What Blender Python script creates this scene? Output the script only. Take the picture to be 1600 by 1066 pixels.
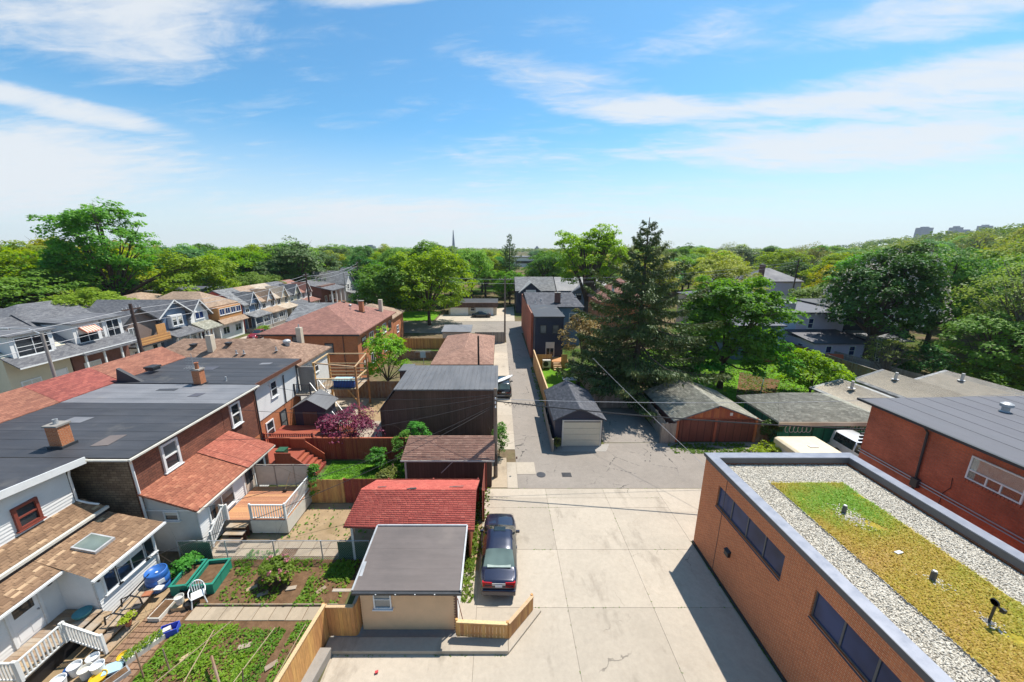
import bpy, math, random
import numpy as np
from mathutils import Vector, Matrix
R = math.radians
random.seed(7)
rng = np.random.default_rng(7)
scene = bpy.context.scene
for o in list(bpy.data.objects): bpy.data.objects.remove(o)
C = scene.collection

# ---------------------------------------------------------------- camera
cam_d = bpy.data.cameras.new('camera'); cam = bpy.data.objects.new('camera', cam_d); C.objects.link(cam)
cam_d.sensor_width = 36.0; cam_d.lens = 36.0 * 575.0 / 1600.0
cam_d.shift_x = 0.0125
cam_d.clip_start = 0.2; cam_d.clip_end = 12000
cam.location = (0, 0, 15.5)
cam.rotation_euler = (R(90) - math.atan(145 / 575.0), 0, 0)
scene.camera = cam

# ---------------------------------------------------------------- sky, sun, exposure
SUN_AZ, SUN_EL = R(46.5), R(62)
world = bpy.data.worlds.new('World'); scene.world = world; world.use_nodes = True
wn, wl = world.node_tree.nodes, world.node_tree.links
wn.clear()
def W(t, **k):
    n = wn.new(t)
    for a, b in k.items(): setattr(n, a, b)
    return n
w_out = W('ShaderNodeOutputWorld'); w_bg = W('ShaderNodeBackground')
w_bg.inputs['Strength'].default_value = 0.13
wl.new(w_bg.outputs[0], w_out.inputs[0])
sky = W('ShaderNodeTexSky', sky_type='NISHITA', sun_disc=False)
sky.sun_elevation = SUN_EL; sky.sun_rotation = SUN_AZ
sky.altitude = 100; sky.air_density = 1.0; sky.dust_density = 0.6; sky.ozone_density = 3.0
def wmath(op, a, b=None, c=None, clamp=False):
    n = W('ShaderNodeMath', operation=op, use_clamp=clamp)
    for i, v in enumerate((a, b, c)):
        if v is None: continue
        if isinstance(v, (int, float)): n.inputs[i].default_value = v
        else: wl.new(v, n.inputs[i])
    return n.outputs[0]
tc = W('ShaderNodeTexCoord'); sep = W('ShaderNodeSeparateXYZ'); wl.new(tc.outputs['Generated'], sep.inputs[0])
dx, dy, dz = sep.outputs
zc = wmath('MAXIMUM', dz, 0.03)
# cirrus sits on a high flat sheet: plan coordinates of that sheet
px = wmath('DIVIDE', dx, wmath('ADD', zc, 0.12)); py = wmath('DIVIDE', dy, wmath('ADD', zc, 0.12))
def wcomb(x, y, z=0.0):
    n = W('ShaderNodeCombineXYZ')
    for i, v in enumerate((x, y, z)):
        if isinstance(v, (int, float)): n.inputs[i].default_value = v
        else: wl.new(v, n.inputs[i])
    return n.outputs[0]
def wnoise(vec, scale, detail=6, rough=0.6, dist=0.0):
    n = W('ShaderNodeTexNoise'); n.inputs['Scale'].default_value = scale; n.inputs['Detail'].default_value = detail
    n.inputs['Roughness'].default_value = rough; n.inputs['Distortion'].default_value = dist
    wl.new(vec, n.inputs['Vector']); return n.outputs[0]
def wramp(v, a, b):
    n = W('ShaderNodeMapRange', interpolation_type='SMOOTHSTEP'); n.inputs['From Min'].default_value = a; n.inputs['From Max'].default_value = b
    wl.new(v, n.inputs['Value']); return n.outputs[0]
AZ = wmath('ARCTAN2', dx, dy); EL = wmath('ARCSINE', dz)
def blob(ax, el, rx, ry, tilt=0.0):
    a = wmath('SUBTRACT', AZ, ax); e = wmath('SUBTRACT', wmath('SUBTRACT', EL, el), wmath('MULTIPLY', wmath('SUBTRACT', AZ, ax), tilt))
    q = wmath('ADD', wmath('POWER', wmath('ABSOLUTE', wmath('DIVIDE', a, rx)), 2), wmath('POWER', wmath('ABSOLUTE', wmath('DIVIDE', e, ry)), 2))
    return wmath('SUBTRACT', 1.0, q, clamp=True)
warp = wnoise(wcomb(px, py), 0.8, 3)
streak = wnoise(wcomb(wmath('MULTIPLY', wmath('ADD', px, wmath('MULTIPLY', warp, 1.2)), 0.55), wmath('MULTIPLY', wmath('ADD', py, wmath('MULTIPLY', px, 0.25)), 1.5)), 1.5, 10, 0.66, 0.4)
fine = wnoise(wcomb(wmath('MULTIPLY', px, 1.0), wmath('MULTIPLY', py, 3.0)), 3.2, 8, 0.65, 0.6)
tex = wmath('ADD', wmath('MULTIPLY', streak, 0.6), wmath('MULTIPLY', fine, 0.4))
banks = None
for ax, el, rx, ry, tl, amp in [(-0.72, 0.40, 0.26, 0.13, 0.12, 0.30), (-0.92, 0.11, 0.34, 0.09, 0.22, 0.36), (-0.83, 0.225, 0.2, 0.022, -0.05, 0.3),
                               (0.66, 0.19, 0.42, 0.055, -0.10, 0.34), (0.42, 0.285, 0.36, 0.035, -0.12, 0.26), (0.85, 0.25, 0.34, 0.05, -0.12, 0.30), (0.14, 0.36, 0.34, 0.06, -0.22, 0.17), (0.5, 0.40, 0.5, 0.05, -0.15, 0.12), (0.0, 0.22, 0.5, 0.05, -0.1, 0.10), (0.95, 0.34, 0.3, 0.05, -0.1, 0.2),
                               (-0.22, 0.50, 0.25, 0.022, 0.16, 0.24), (-0.35, 0.08, 0.4, 0.06, 0, 0.22), (0.15, 0.07, 0.7, 0.10, 0, 0.15),
                               (1.6, 0.3, 0.6, 0.2, 0.05, 0.25), (-1.7, 0.3, 0.7, 0.2, 0.05, 0.25), (2.8, 0.35, 0.7, 0.2, 0.05, 0.25)]:
    b = wmath('MULTIPLY', blob(ax, el, rx, ry, tl), amp)
    banks = b if banks is None else wmath('ADD', banks, b)
cloud = wramp(wmath('ADD', tex, banks), 0.51, 0.84)
cloud = wmath('MULTIPLY', cloud, 0.9)
veil = wmath('MULTIPLY', wramp(EL, 0.29, 0.0), 0.80)           # milky air low over the horizon
mask = wmath('SUBTRACT', 1.0, wmath('MULTIPLY', wmath('SUBTRACT', 1.0, cloud), wmath('SUBTRACT', 1.0, veil)))
mix = W('ShaderNodeMix', data_type='RGBA')
wl.new(mask, mix.inputs[0]); tint = W('ShaderNodeMix', data_type='RGBA', blend_type='MULTIPLY'); tint.inputs[0].default_value = 1.0; wl.new(sky.outputs[0], tint.inputs[6]); tint.inputs[7].default_value = (0.47, 0.80, 0.87, 1)
wl.new(tint.outputs[2], mix.inputs[6]); mix.inputs[7].default_value = (4.2, 4.4, 4.6, 1)
wl.new(mix.outputs[2], w_bg.inputs['Color'])

sun_d = bpy.data.lights.new('sun', 'SUN'); sun = bpy.data.objects.new('sun', sun_d); C.objects.link(sun)
sun_d.energy = 4.4; sun_d.angle = R(0.53); sun_d.color = (1.0, 0.95, 0.87)
sd = Vector((-math.sin(SUN_AZ) * math.cos(SUN_EL), -math.cos(SUN_AZ) * math.cos(SUN_EL), -math.sin(SUN_EL)))
sun.rotation_euler = sd.to_track_quat('-Z', 'Y').to_euler()
vs = scene.view_settings; vs.view_transform = 'Standard'; vs.look = 'None'; vs.gamma = 1.0; vs.use_curve_mapping = False
vs.exposure = 0.62

# ---------------------------------------------------------------- mesh helpers
ORG = {}
class MB:
    def __init__(s): s.v = []; s.f = []; s.m = []
    def add(s, vs_, fs, m=0):
        b = len(s.v); s.v += [tuple(p) for p in vs_]
        for f in fs: s.f.append(tuple(b + i for i in f)); s.m.append(m)
        return s
    def box(s, x0, x1, y0, y1, z0, z1, m=0):
        return s.add([(x0,y0,z0),(x1,y0,z0),(x1,y1,z0),(x0,y1,z0),(x0,y0,z1),(x1,y0,z1),(x1,y1,z1),(x0,y1,z1)],
                     [(3,2,1,0),(4,5,6,7),(0,1,5,4),(1,2,6,5),(2,3,7,6),(3,0,4,7)], m)
    def obox(s, c, ax, ay, az, m=0):
        c = Vector(c); ax, ay, az = Vector(ax), Vector(ay), Vector(az)
        P = [c + ax*i + ay*j + az*k for k in (-1, 1) for i, j in ((-1,-1),(1,-1),(1,1),(-1,1))]
        return s.add(P, [(3,2,1,0),(4,5,6,7),(0,1,5,4),(1,2,6,5),(2,3,7,6),(3,0,4,7)], m)
    def beam(s, a, b, w, h=None, m=0, up=(0, 0, 1)):
        a, b = Vector(a), Vector(b); d = b - a; h = h or w
        u = Vector(up)
        if abs(d.normalized().dot(u)) > 0.98: u = Vector((0, 1, 0))
        side = d.cross(u).normalized(); upv = side.cross(d).normalized()
        return s.obox((a + b) / 2, d / 2, side * (w / 2), upv * (h / 2), m)
    def ext(s, pts, d, m=0):                       # polygon extruded by vector d
        n = len(pts); d = Vector(d); P = [Vector(p) for p in pts]
        nrm = Vector((0, 0, 0))
        for i in range(n): nrm += P[i].cross(P[(i + 1) % n])
        if nrm.dot(d) > 0: P = P[::-1]
        Q = P + [p + d for p in P]
        fs = [tuple(range(n)), tuple(range(2*n - 1, n - 1, -1))] + [((i + 1) % n, i, i + n, (i + 1) % n + n) for i in range(n)]
        return s.add(Q, fs, m)
    def slab(s, pts, t, m=0): return s.ext(pts, (0, 0, -t), m)
    def cyl(s, a, b, r0, r1=None, n=10, m=0, cap=True):
        a, b = Vector(a), Vector(b); r1 = r0 if r1 is None else r1
        d = (b - a).normalized(); u = d.orthogonal().normalized(); w = d.cross(u)
        P = []
        for c, r in ((a, r0), (b, r1)):
            for i in range(n):
                t = 2 * math.pi * i / n; P.append(c + (u * math.cos(t) + w * math.sin(t)) * r)
        fs = [(i, (i + 1) % n, (i + 1) % n + n, i + n) for i in range(n)]
        if cap: fs += [tuple(range(n - 1, -1, -1)), tuple(range(n, 2 * n))]
        return s.add(P, fs, m)
    def tube(s, path, r, n=6, m=0):
        path = [Vector(p) for p in path]; rs = r if isinstance(r, (list, tuple)) else [r] * len(path)
        P = []; u = None
        for i, p in enumerate(path):
            d = (path[min(i + 1, len(path) - 1)] - path[max(i - 1, 0)]).normalized()
            u = d.orthogonal().normalized() if u is None else (u - d * u.dot(d)).normalized()
            w = d.cross(u)
            for k in range(n):
                t = 2 * math.pi * k / n; P.append(p + (u * math.cos(t) + w * math.sin(t)) * rs[i])
        fs = []
        for i in range(len(path) - 1):
            for k in range(n):
                a, b = i * n + k, i * n + (k + 1) % n; fs.append((a, b, b + n, a + n))
        fs += [tuple(range(n - 1, -1, -1)), tuple(range(len(P) - n, len(P)))]
        return s.add(P, fs, m)
    def lathe(s, c, prof, n=20, m=0, axis='z'):
        P = []; c = Vector(c)
        for r, z in prof:
            for k in range(n):
                t = 2 * math.pi * k / n
                q = (r*math.cos(t), r*math.sin(t), z) if axis == 'z' else ((z, r*math.cos(t), r*math.sin(t)))
                P.append(c + Vector(q))
        fs = []
        for i in range(len(prof) - 1):
            for k in range(n):
                a, b = i * n + k, i * n + (k + 1) % n; fs.append((a, b, b + n, a + n))
        if prof[0][0] > 1e-4: fs.append(tuple(range(n - 1, -1, -1)))
        if prof[-1][0] > 1e-4: fs.append(tuple(range(len(P) - n, len(P))))
        return s.add(P, fs, m)
    def build(s, name, mat, parent=None, local=False, smooth=False, bevel=0):
        me = bpy.data.meshes.new(name)
        org = Vector((0, 0, 0)) if (local or parent is None) else ORG.get(parent.name, Vector((0, 0, 0)))
        me.from_pydata([tuple(Vector(p) - org) for p in s.v], [], s.f)
        mats = mat if isinstance(mat, (list, tuple)) else [mat]
        for x in mats: me.materials.append(M[x] if isinstance(x, str) else x)
        if len(mats) > 1: me.polygons.foreach_set('material_index', s.m)
        if smooth: me.polygons.foreach_set('use_smooth', [True] * len(me.polygons))
        me.update()
        o = bpy.data.objects.new(name, me); C.objects.link(o)
        if parent is not None: o.parent = parent; ORG[o.name] = org
        if bevel:
            b = o.modifiers.new('bevel', 'BEVEL'); b.width = bevel; b.segments = 2; b.limit_method = 'ANGLE'
        return o
def tag(o, label, cat, group=None):
    o['label'] = label; o['category'] = cat
    if group: o['group'] = group
    return o
def thing(name, label, cat, loc=(0, 0, 0), group=None, rz=0.0):
    o = bpy.data.objects.new(name, None); C.objects.link(o); o.empty_display_size = 0.2
    o.location = loc; o.rotation_euler = (0, 0, rz); ORG[o.name] = Vector(loc)
    return tag(o, label, cat, group)
def struct(o): o['kind'] = 'structure'; return o
def stuff(o): o['kind'] = 'stuff'; return o
def inst(mesh, name, parent, loc, rz=0.0, sc=(1, 1, 1), rot=None):   # one more object sharing a mesh; loc in world metres
    o = bpy.data.objects.new(name, mesh); C.objects.link(o)
    if parent is not None: o.parent = parent; loc = Vector(loc) - ORG.get(parent.name, Vector((0, 0, 0)))
    o.location = loc; o.rotation_euler = rot if rot else (0, 0, rz); o.scale = sc
    return o
def copy_tree(o, parent=None):
    c = o.copy(); C.objects.link(c)
    if parent is not None: c.parent = parent
    for ch in list(o.children): copy_tree(ch, c)
    return c
def npmesh(name, V, F, mat, col=None, uvn=None, smooth=False):          # quads or tris from numpy
    me = bpy.data.meshes.new(name); V = np.asarray(V, np.float32); F = np.asarray(F, np.int32); k = F.shape[1]
    me.vertices.add(len(V)); me.vertices.foreach_set('co', V.ravel())
    me.loops.add(F.size); me.loops.foreach_set('vertex_index', F.ravel())
    me.polygons.add(len(F)); me.polygons.foreach_set('loop_start', np.arange(0, F.size, k, dtype=np.int32))
    if smooth: me.polygons.foreach_set('use_smooth', np.ones(len(F), bool))
    for x in (mat if isinstance(mat, (list, tuple)) else [mat]): me.materials.append(M[x])
    me.update(calc_edges=True)
    if col is not None:
        a = me.attributes.new('col', 'FLOAT', 'POINT'); a.data.foreach_set('value', np.asarray(col, np.float32))
    return me

# ---------------------------------------------------------------- materials
M = {}
class NT:
    def __init__(s, name):
        s.mat = bpy.data.materials.new(name); s.mat.use_nodes = True; M[name] = s.mat
        s.n = s.mat.node_tree.nodes; s.l = s.mat.node_tree.links
        s.b = s.n['Principled BSDF']; s.out = s.n['Material Output']
    def node(s, t, ins=None, **k):
        n = s.n.new(t)
        for a, b in k.items(): setattr(n, a, b)
        for i, v in (ins or {}).items(): s.put(n.inputs[i], v)
        return n
    def put(s, sock, v):
        if hasattr(v, 'is_output'): s.l.new(v, sock)
        else:
            if isinstance(v, (tuple, list)) and len(v) == 3 and sock.type == 'RGBA': v = (*v, 1)
            sock.default_value = v
    def math(s, op, a, b=None, c=None, clamp=False):
        n = s.node('ShaderNodeMath', operation=op, use_clamp=clamp)
        for i, v in enumerate((a, b, c)):
            if v is not None: s.put(n.inputs[i], v)
        return n.outputs[0]
    def mix(s, f, a, b, mode='MIX'):
        n = s.node('ShaderNodeMix', data_type='RGBA', blend_type=mode)
        s.put(n.inputs[0], f); s.put(n.inputs[6], a); s.put(n.inputs[7], b); return n.outputs[2]
    def noise(s, scale, vec=None, detail=4, rough=0.55, dist=0.0):
        n = s.node('ShaderNodeTexNoise', {'Scale': scale, 'Detail': detail, 'Roughness': rough, 'Distortion': dist})
        s.l.new(vec if vec is not None else s.pos(), n.inputs['Vector']); return n.outputs[0]
    def ramp(s, v, a, b, lo=0.0, hi=1.0):
        n = s.node('ShaderNodeMapRange', {'Value': v, 'From Min': a, 'From Max': b, 'To Min': lo, 'To Max': hi}); return n.outputs[0]
    def pos(s):
        if not hasattr(s, '_p'): s._p = s.node('ShaderNodeNewGeometry')
        return s._p.outputs['Position']
    def obj(s): return s.node('ShaderNodeTexCoord').outputs['Object']
    def comb(s, x, y, z=0.0): return s.node('ShaderNodeCombineXYZ', {0: x, 1: y, 2: z}).outputs[0]
    def xyz(s, v=None): return s.node('ShaderNodeSeparateXYZ', {0: v if v is not None else s.pos()}).outputs
    def scale(s, v, t): return s.node('ShaderNodeVectorMath', {0: v, 1: t}, operation='MULTIPLY').outputs[0]
    def walluv(s, slope=1.0):
        x, y, z = s.xyz(); s.pos(); nx = s.math('ABSOLUTE', s.xyz(s._p.outputs['True Normal'])[0])
        ny = s.math('ABSOLUTE', s.xyz(s._p.outputs['True Normal'])[1])
        k = s.math('GREATER_THAN', nx, ny)
        u = s.math('ADD', s.math('MULTIPLY', x, s.math('SUBTRACT', 1.0, k)), s.math('MULTIPLY', y, k))
        return s.comb(u, s.math('MULTIPLY', z, slope), 0.0)
    def rand(s): return s.node('ShaderNodeObjectInfo').outputs['Random']
    def attr(s, name='col'): return s.node('ShaderNodeAttribute', attribute_name=name).outputs['Fac']
    def hsv(s, c, h=0.5, sat=1.0, v=1.0): return s.node('ShaderNodeHueSaturation', {'Hue': h, 'Saturation': sat, 'Value': v, 'Color': c}).outputs[0]
    def bump(s, h, strength=0.4, dist=0.02):
        n = s.node('ShaderNodeBump', {'Strength': strength, 'Distance': dist, 'Height': h}); s.l.new(n.outputs[0], s.b.inputs['Normal'])
    def set(s, color=None, rough=None, **k):
        if color is not None: s.put(s.b.inputs['Base Color'], color)
        if rough is not None: s.put(s.b.inputs['Roughness'], rough)
        for a, v in k.items(): s.put(s.b.inputs[a.replace('_', ' ')], v)
        return s
def plain(name, c, rough=0.6, var=0.12, scale=3.0, rnd=0.0, metal=0.0, bump=0.0, spec=0.5):
    t = NT(name); n = t.noise(scale, detail=6, rough=0.65); f = t.ramp(n, 0.3, 0.7, 1 - var, 1 + var)
    if rnd: f = t.math('MULTIPLY', f, t.ramp(t.rand(), 0, 1, 1 - rnd, 1 + rnd))
    t.set(t.hsv(c, v=f), t.ramp(n, 0.3, 0.7, max(rough - .08, .02), min(rough + .08, 1)), Metallic=metal)
    t.put(t.b.inputs['Specular IOR Level'], spec)
    if bump: t.bump(t.noise(scale * 12, detail=3), bump, 0.01)
    return t
def brick(name, c1, c2, mortar, bw=0.215, bh=0.075, dirt=0.25, mix_scale=0.7):
    t = NT(name); uv = t.walluv()
    b = t.node('ShaderNodeTexBrick', {'Vector': uv, 'Color1': c1, 'Color2': c2, 'Mortar': mortar, 'Scale': 1.0, 'Mortar Size': 0.011, 'Bias': 0.0, 'Brick Width': bw, 'Row Height': bh, 'Mortar Smooth': 0.3})
    big = t.ramp(t.noise(mix_scale, detail=5, rough=0.65), 0.3, 0.75, 1 + dirt * .5, 1 - dirt)
    fn = t.ramp(t.noise(14, detail=3), 0.3, 0.7, 0.88, 1.12)
    t.set(t.hsv(b.outputs[0], v=t.math('MULTIPLY', big, fn)), 0.85)
    t.bump(t.math('SUBTRACT', 1.0, b.outputs[1]), 0.5, 0.008); return t
def shingle(name, cols, tab=0.33, course=0.145, slope=2.0, var=0.3, bumpy=0.6):
    t = NT(name); uv = t.walluv(slope)
    b = t.node('ShaderNodeTexBrick', {'Vector': uv, 'Color1': (0, 0, 0), 'Color2': (1, 1, 1), 'Mortar': (0.3, 0.3, 0.3), 'Scale': 1.0, 'Mortar Size': 0.008, 'Brick Width': tab, 'Row Height': course, 'Bias': 0.0})
    cr = t.node('ShaderNodeValToRGB', {0: b.outputs[0]}); e = cr.color_ramp.elements
    e[0].position = 0.0; e[0].color = (*cols[0], 1); e[1].position = 1.0; e[1].color = (*cols[-1], 1)
    for i, c in enumerate(cols[1:-1]): q = e.new((i + 1) / (len(cols) - 1)); q.color = (*c, 1)
    big = t.ramp(t.noise(0.6, detail=5, rough=0.6), 0.3, 0.7, 1 - var * .5, 1 + var * .5)
    fn = t.ramp(t.noise(40, detail=2), 0.3, 0.7, 0.85, 1.15)
    lap = t.math('FRACT', t.math('DIVIDE', t.xyz(uv)[1], course))
    col = t.mix(t.math('MULTIPLY', b.outputs[1], 0.6), cr.outputs[0], tuple(x * .45 for x in cols[0]))
    t.set(t.hsv(col, v=t.math('MULTIPLY', big, fn)), 0.9)
    t.bump(t.math('SUBTRACT', t.math('SUBTRACT', 1.0, lap), t.math('MULTIPLY', b.outputs[1], 0.8)), bumpy, 0.012); return t
def shinglegeo(name, cols, var=0.3):        # colour for shingles that are real pieces (random value in attribute col)
    t = NT(name); cr = t.node('ShaderNodeValToRGB', {0: t.attr()}); e = cr.color_ramp.elements
    e[0].color = (*cols[0], 1); e[1].color = (*cols[-1], 1)
    for i, c in enumerate(cols[1:-1]): q = e.new((i + 1) / (len(cols) - 1)); q.color = (*c, 1)
    big = t.ramp(t.noise(0.8, detail=6, rough=0.65), 0.3, 0.7, 1 - var * .6, 1 + var * .6); fn = t.ramp(t.noise(60, detail=2), 0.3, 0.7, 0.8, 1.2)
    t.set(t.hsv(cr.outputs[0], v=t.math('MULTIPLY', big, fn)), 0.92); t.bump(t.noise(90, detail=2), 0.3, 0.004); return t
def siding(name, c, pitch=0.12, var=0.08, dirt=(0.5, 0.45, 0.38), da=0.12):
    t = NT(name); x, y, z = t.xyz(); lap = t.math('FRACT', t.math('DIVIDE', z, pitch))
    n = t.ramp(t.noise(0.9, detail=6, rough=0.65), 0.3, 0.7, 1 - var, 1 + var * .4)
    st = t.ramp(t.noise(1.0, t.scale(t.pos(), (2.2, 2.2, 0.35)), 5, 0.7), 0.55, 0.8, 0, da)
    t.set(t.mix(st, t.hsv(c, v=n), dirt), 0.55)
    t.bump(t.math('POWER', t.math('SUBTRACT', 1.0, lap), 1.0), 0.6, pitch * 0.16); return t
def vboards(name, c, pitch=0.2, axis=0, var=0.2):     # vertical board cladding, far surfaces only
    t = NT(name); uv = t.walluv(); u = t.xyz(uv)[0]; k = t.math('DIVIDE', u, pitch)
    fr = t.math('FRACT', k); fl = t.math('FLOOR', k)
    rnd = t.node('ShaderNodeTexWhiteNoise', {'W': fl}, noise_dimensions='1D').outputs[0]
    gap = t.math('LESS_THAN', t.math('ABSOLUTE', t.math('SUBTRACT', fr, 0.5)), 0.45)
    st = t.ramp(t.noise(1.0, t.scale(t.pos(), (3, 3, 0.6)), 5, 0.6), 0.3, 0.7, 1 - var, 1 + var)
    v = t.math('MULTIPLY', t.math('MULTIPLY', st, t.ramp(rnd, 0, 1, 0.85, 1.15)), t.ramp(gap, 0, 1, 0.45, 1))
    t.set(t.hsv(c, v=v), 0.7); t.bump(gap, 0.7, 0.015); return t
def wood(name, c, rnd=0.22, rough=0.75, grain=0.25, grey=None):
    t = NT(name); o = t.obj(); r = t.rand()
    v = t.node('ShaderNodeVectorMath', {0: o, 1: t.comb(t.math('MULTIPLY', r, 37.0), t.math('MULTIPLY', r, 11.0), t.math('MULTIPLY', r, 23.0))}, operation='ADD').outputs[0]
    n = t.noise(1.0, t.scale(v, (26, 26, 2.2)), 5, 0.6)
    f = t.math('MULTIPLY', t.ramp(n, 0.3, 0.7, 1 - grain, 1 + grain), t.ramp(r, 0, 1, 1 - rnd, 1 + rnd))
    col = t.hsv(c, h=t.ramp(r, 0, 1, 0.49, 0.51), v=f)
    if grey: col = t.mix(t.ramp(t.noise(1.3, v, 5), 0.42, 0.68, 0, 0.7), col, grey)
    t.set(col, rough); t.bump(n, 0.25, 0.004); return t
def leafmat(name, cols, trans=0.5, rough=0.55, rnd=0.16):
    t = NT(name); a = t.attr(); r = t.rand(); cr = t.node('ShaderNodeValToRGB', {0: a}); e = cr.color_ramp.elements
    e[0].color = (*cols[0], 1); e[1].color = (*cols[-1], 1)
    for i, c in enumerate(cols[1:-1]): q = e.new((i + 1) / (len(cols) - 1)); q.color = (*c, 1)
    col = t.hsv(cr.outputs[0], h=t.ramp(r, 0, 1, 0.5 - .03 * rnd / .16, 0.5 + .025 * rnd / .16), v=t.ramp(r, 0, 1, 1 - rnd, 1 + rnd))
    t.set(col, rough); t.put(t.b.inputs['Specular IOR Level'], 0.3)
    tr = t.node('ShaderNodeBsdfTranslucent', {'Color': t.hsv(col, h=0.485, sat=1.1, v=1.15)}); mx = t.node('ShaderNodeMixShader', {0: trans})
    t.l.new(t.b.outputs[0], mx.inputs[1]); t.l.new(tr.outputs[0], mx.inputs[2]); t.l.new(mx.outputs[0], t.out.inputs[0]); return t
def glass(name, c=(0.02, 0.025, 0.03), rough=0.06, spec=0.6):
    t = NT(name); n = t.noise(0.8, detail=2); t.set(t.hsv(c, v=t.ramp(n, 0.3, 0.7, 0.6, 1.5)), rough); t.put(t.b.inputs['Specular IOR Level'], spec)
    t.bump(t.noise(1.4, detail=1), 0.04, 0.05); return t
# ground surfaces
def concrete(name, c, stain=0.2, warm=(0.36, 0.30, 0.22)):
    t = NT(name); a = t.noise(0.35, detail=7, rough=0.7); b = t.noise(5, detail=5, rough=0.7); d = t.noise(60, detail=2)
    col = t.hsv(c, v=t.math('MULTIPLY', t.math('MULTIPLY', t.ramp(a, 0.3, 0.7, 0.9, 1.08), t.ramp(b, 0.3, 0.7, 0.93, 1.07)), t.math('MULTIPLY', t.ramp(d, 0.3, 0.7, 0.92, 1.08), t.ramp(t.rand(), 0, 1, 0.87, 1.05))))
    st = t.ramp(t.noise(0.9, detail=6, rough=0.75, dist=0.6), 0.56, 0.75, 0, stain)
    oil = t.ramp(t.noise(0.55, t.scale(t.pos(), (1.3, .6, 1)), 7, 0.65), 0.57, 0.72, 0, stain * 1.0)
    ck = t.node('ShaderNodeTexVoronoi', {'Scale': 0.22, 'Vector': t.node('ShaderNodeVectorMath', {0: t.pos(), 1: t.comb(t.math('MULTIPLY', t.noise(1.3, detail=5), .9), t.math('MULTIPLY', t.noise(1.7, detail=5), .9), 0.0)}, operation='ADD').outputs[0]}, feature='DISTANCE_TO_EDGE').outputs[0]
    ck = t.math('MULTIPLY', t.math('LESS_THAN', ck, 0.0022), t.ramp(t.noise(0.3), 0.56, 0.62, 0, .55))
    t.set(t.mix(ck, t.mix(oil, t.mix(st, col, warm), tuple(x * .45 for x in warm)), (0.06, 0.05, 0.04)), 0.85); t.bump(t.noise(70, detail=3), 0.25, 0.004); return t
concrete('concrete', (0.42, 0.357, 0.28), 0.5, (0.30, 0.24, 0.175))
concrete('concrete_grey', (0.29, 0.265, 0.235), 0.35, (0.2, 0.17, 0.13))
concrete('concrete_old', (0.36, 0.30, 0.23), 0.5, (0.18, 0.13, 0.08))
t = NT('asphalt'); a = t.noise(0.25, detail=8, rough=0.7); b = t.noise(3, detail=6, rough=0.7); d = t.noise(90, detail=2)
v = t.math('MULTIPLY', t.math('MULTIPLY', t.ramp(a, 0.3, 0.7, 0.86, 1.12), t.ramp(b, 0.3, 0.7, 0.92, 1.08)), t.ramp(d, 0.25, 0.75, 0.75, 1.25))
cr_ = t.node('ShaderNodeTexVoronoi', {'Scale': 0.5, 'Vector': t.pos()}, feature='DISTANCE_TO_EDGE').outputs[0]
t.set(t.mix(t.math('MULTIPLY', t.math('LESS_THAN', t.math('ADD', cr_, t.ramp(t.noise(4, detail=4), .3, .7, -.03, .03)), 0.006), t.ramp(t.noise(0.3), 0.5, 0.6)), t.hsv((0.25, 0.216, 0.182), v=v), (0.05, 0.045, 0.04)), 0.9); t.bump(d, 0.35, 0.006)
t = NT('asphalt_dark'); d = t.noise(90, detail=2); t.set(t.hsv((0.10, 0.092, 0.085), v=t.math('MULTIPLY', t.ramp(t.noise(0.5, detail=7, rough=.7), 0.3, 0.7, 0.75, 1.25), t.ramp(d, .25, .75, .75, 1.25))), 0.9); t.bump(d, 0.3, 0.006)
t = NT('earth'); n = t.noise(0.06, detail=8, rough=0.7); m_ = t.noise(1.6, detail=6, rough=0.7)
t.set(t.mix(t.ramp(n, 0.42, 0.55), t.hsv((0.055, 0.095, 0.02), v=t.ramp(m_, .3, .7, .6, 1.4)), t.hsv((0.16, 0.12, 0.075), v=t.ramp(m_, .3, .7, .7, 1.3))), 0.95); t.bump(t.noise(18, detail=5), 0.5, 0.03)
t = NT('soil'); m_ = t.noise(2.5, detail=8, rough=0.75); t.set(t.hsv((0.155, 0.09, 0.05), v=t.ramp(m_, .3, .7, .55, 1.45)), 0.95); t.bump(t.noise(22, detail=6, rough=.7), 0.8, 0.04)
t = NT('dirt_yard'); m_ = t.noise(1.2, detail=8, rough=0.75); t.set(t.mix(t.ramp(t.noise(0.7, detail=6), .5, .7), t.hsv((0.33, 0.235, 0.14), v=t.ramp(m_, .3, .7, .78, 1.2)), (0.24, 0.17, 0.09)), 0.95); t.bump(t.noise(20, detail=6), 0.5, 0.02)
t = NT('lawn'); n = t.noise(0.8, detail=6, rough=.7); m_ = t.noise(25, detail=4); t.set(t.hsv(t.mix(t.ramp(n, .35, .65), (0.085, 0.21, 0.018), (0.14, 0.27, 0.025)), v=t.ramp(m_, .3, .7, .65, 1.35)), 0.9); t.bump(t.noise(60, detail=4), .7, .03)
t = NT('wooded_ground'); n = t.noise(0.05, detail=8, rough=.7); t.set(t.hsv((0.03, 0.06, 0.012), v=t.ramp(n, .3, .7, .6, 1.4)), 0.95)
concrete('brick_paver', (0.27, 0.155, 0.09), 0.4, (0.16, 0.1, 0.06)); concrete('pavers', (0.38, 0.30, 0.21), 0.4, (0.22, 0.16, 0.1))
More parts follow.
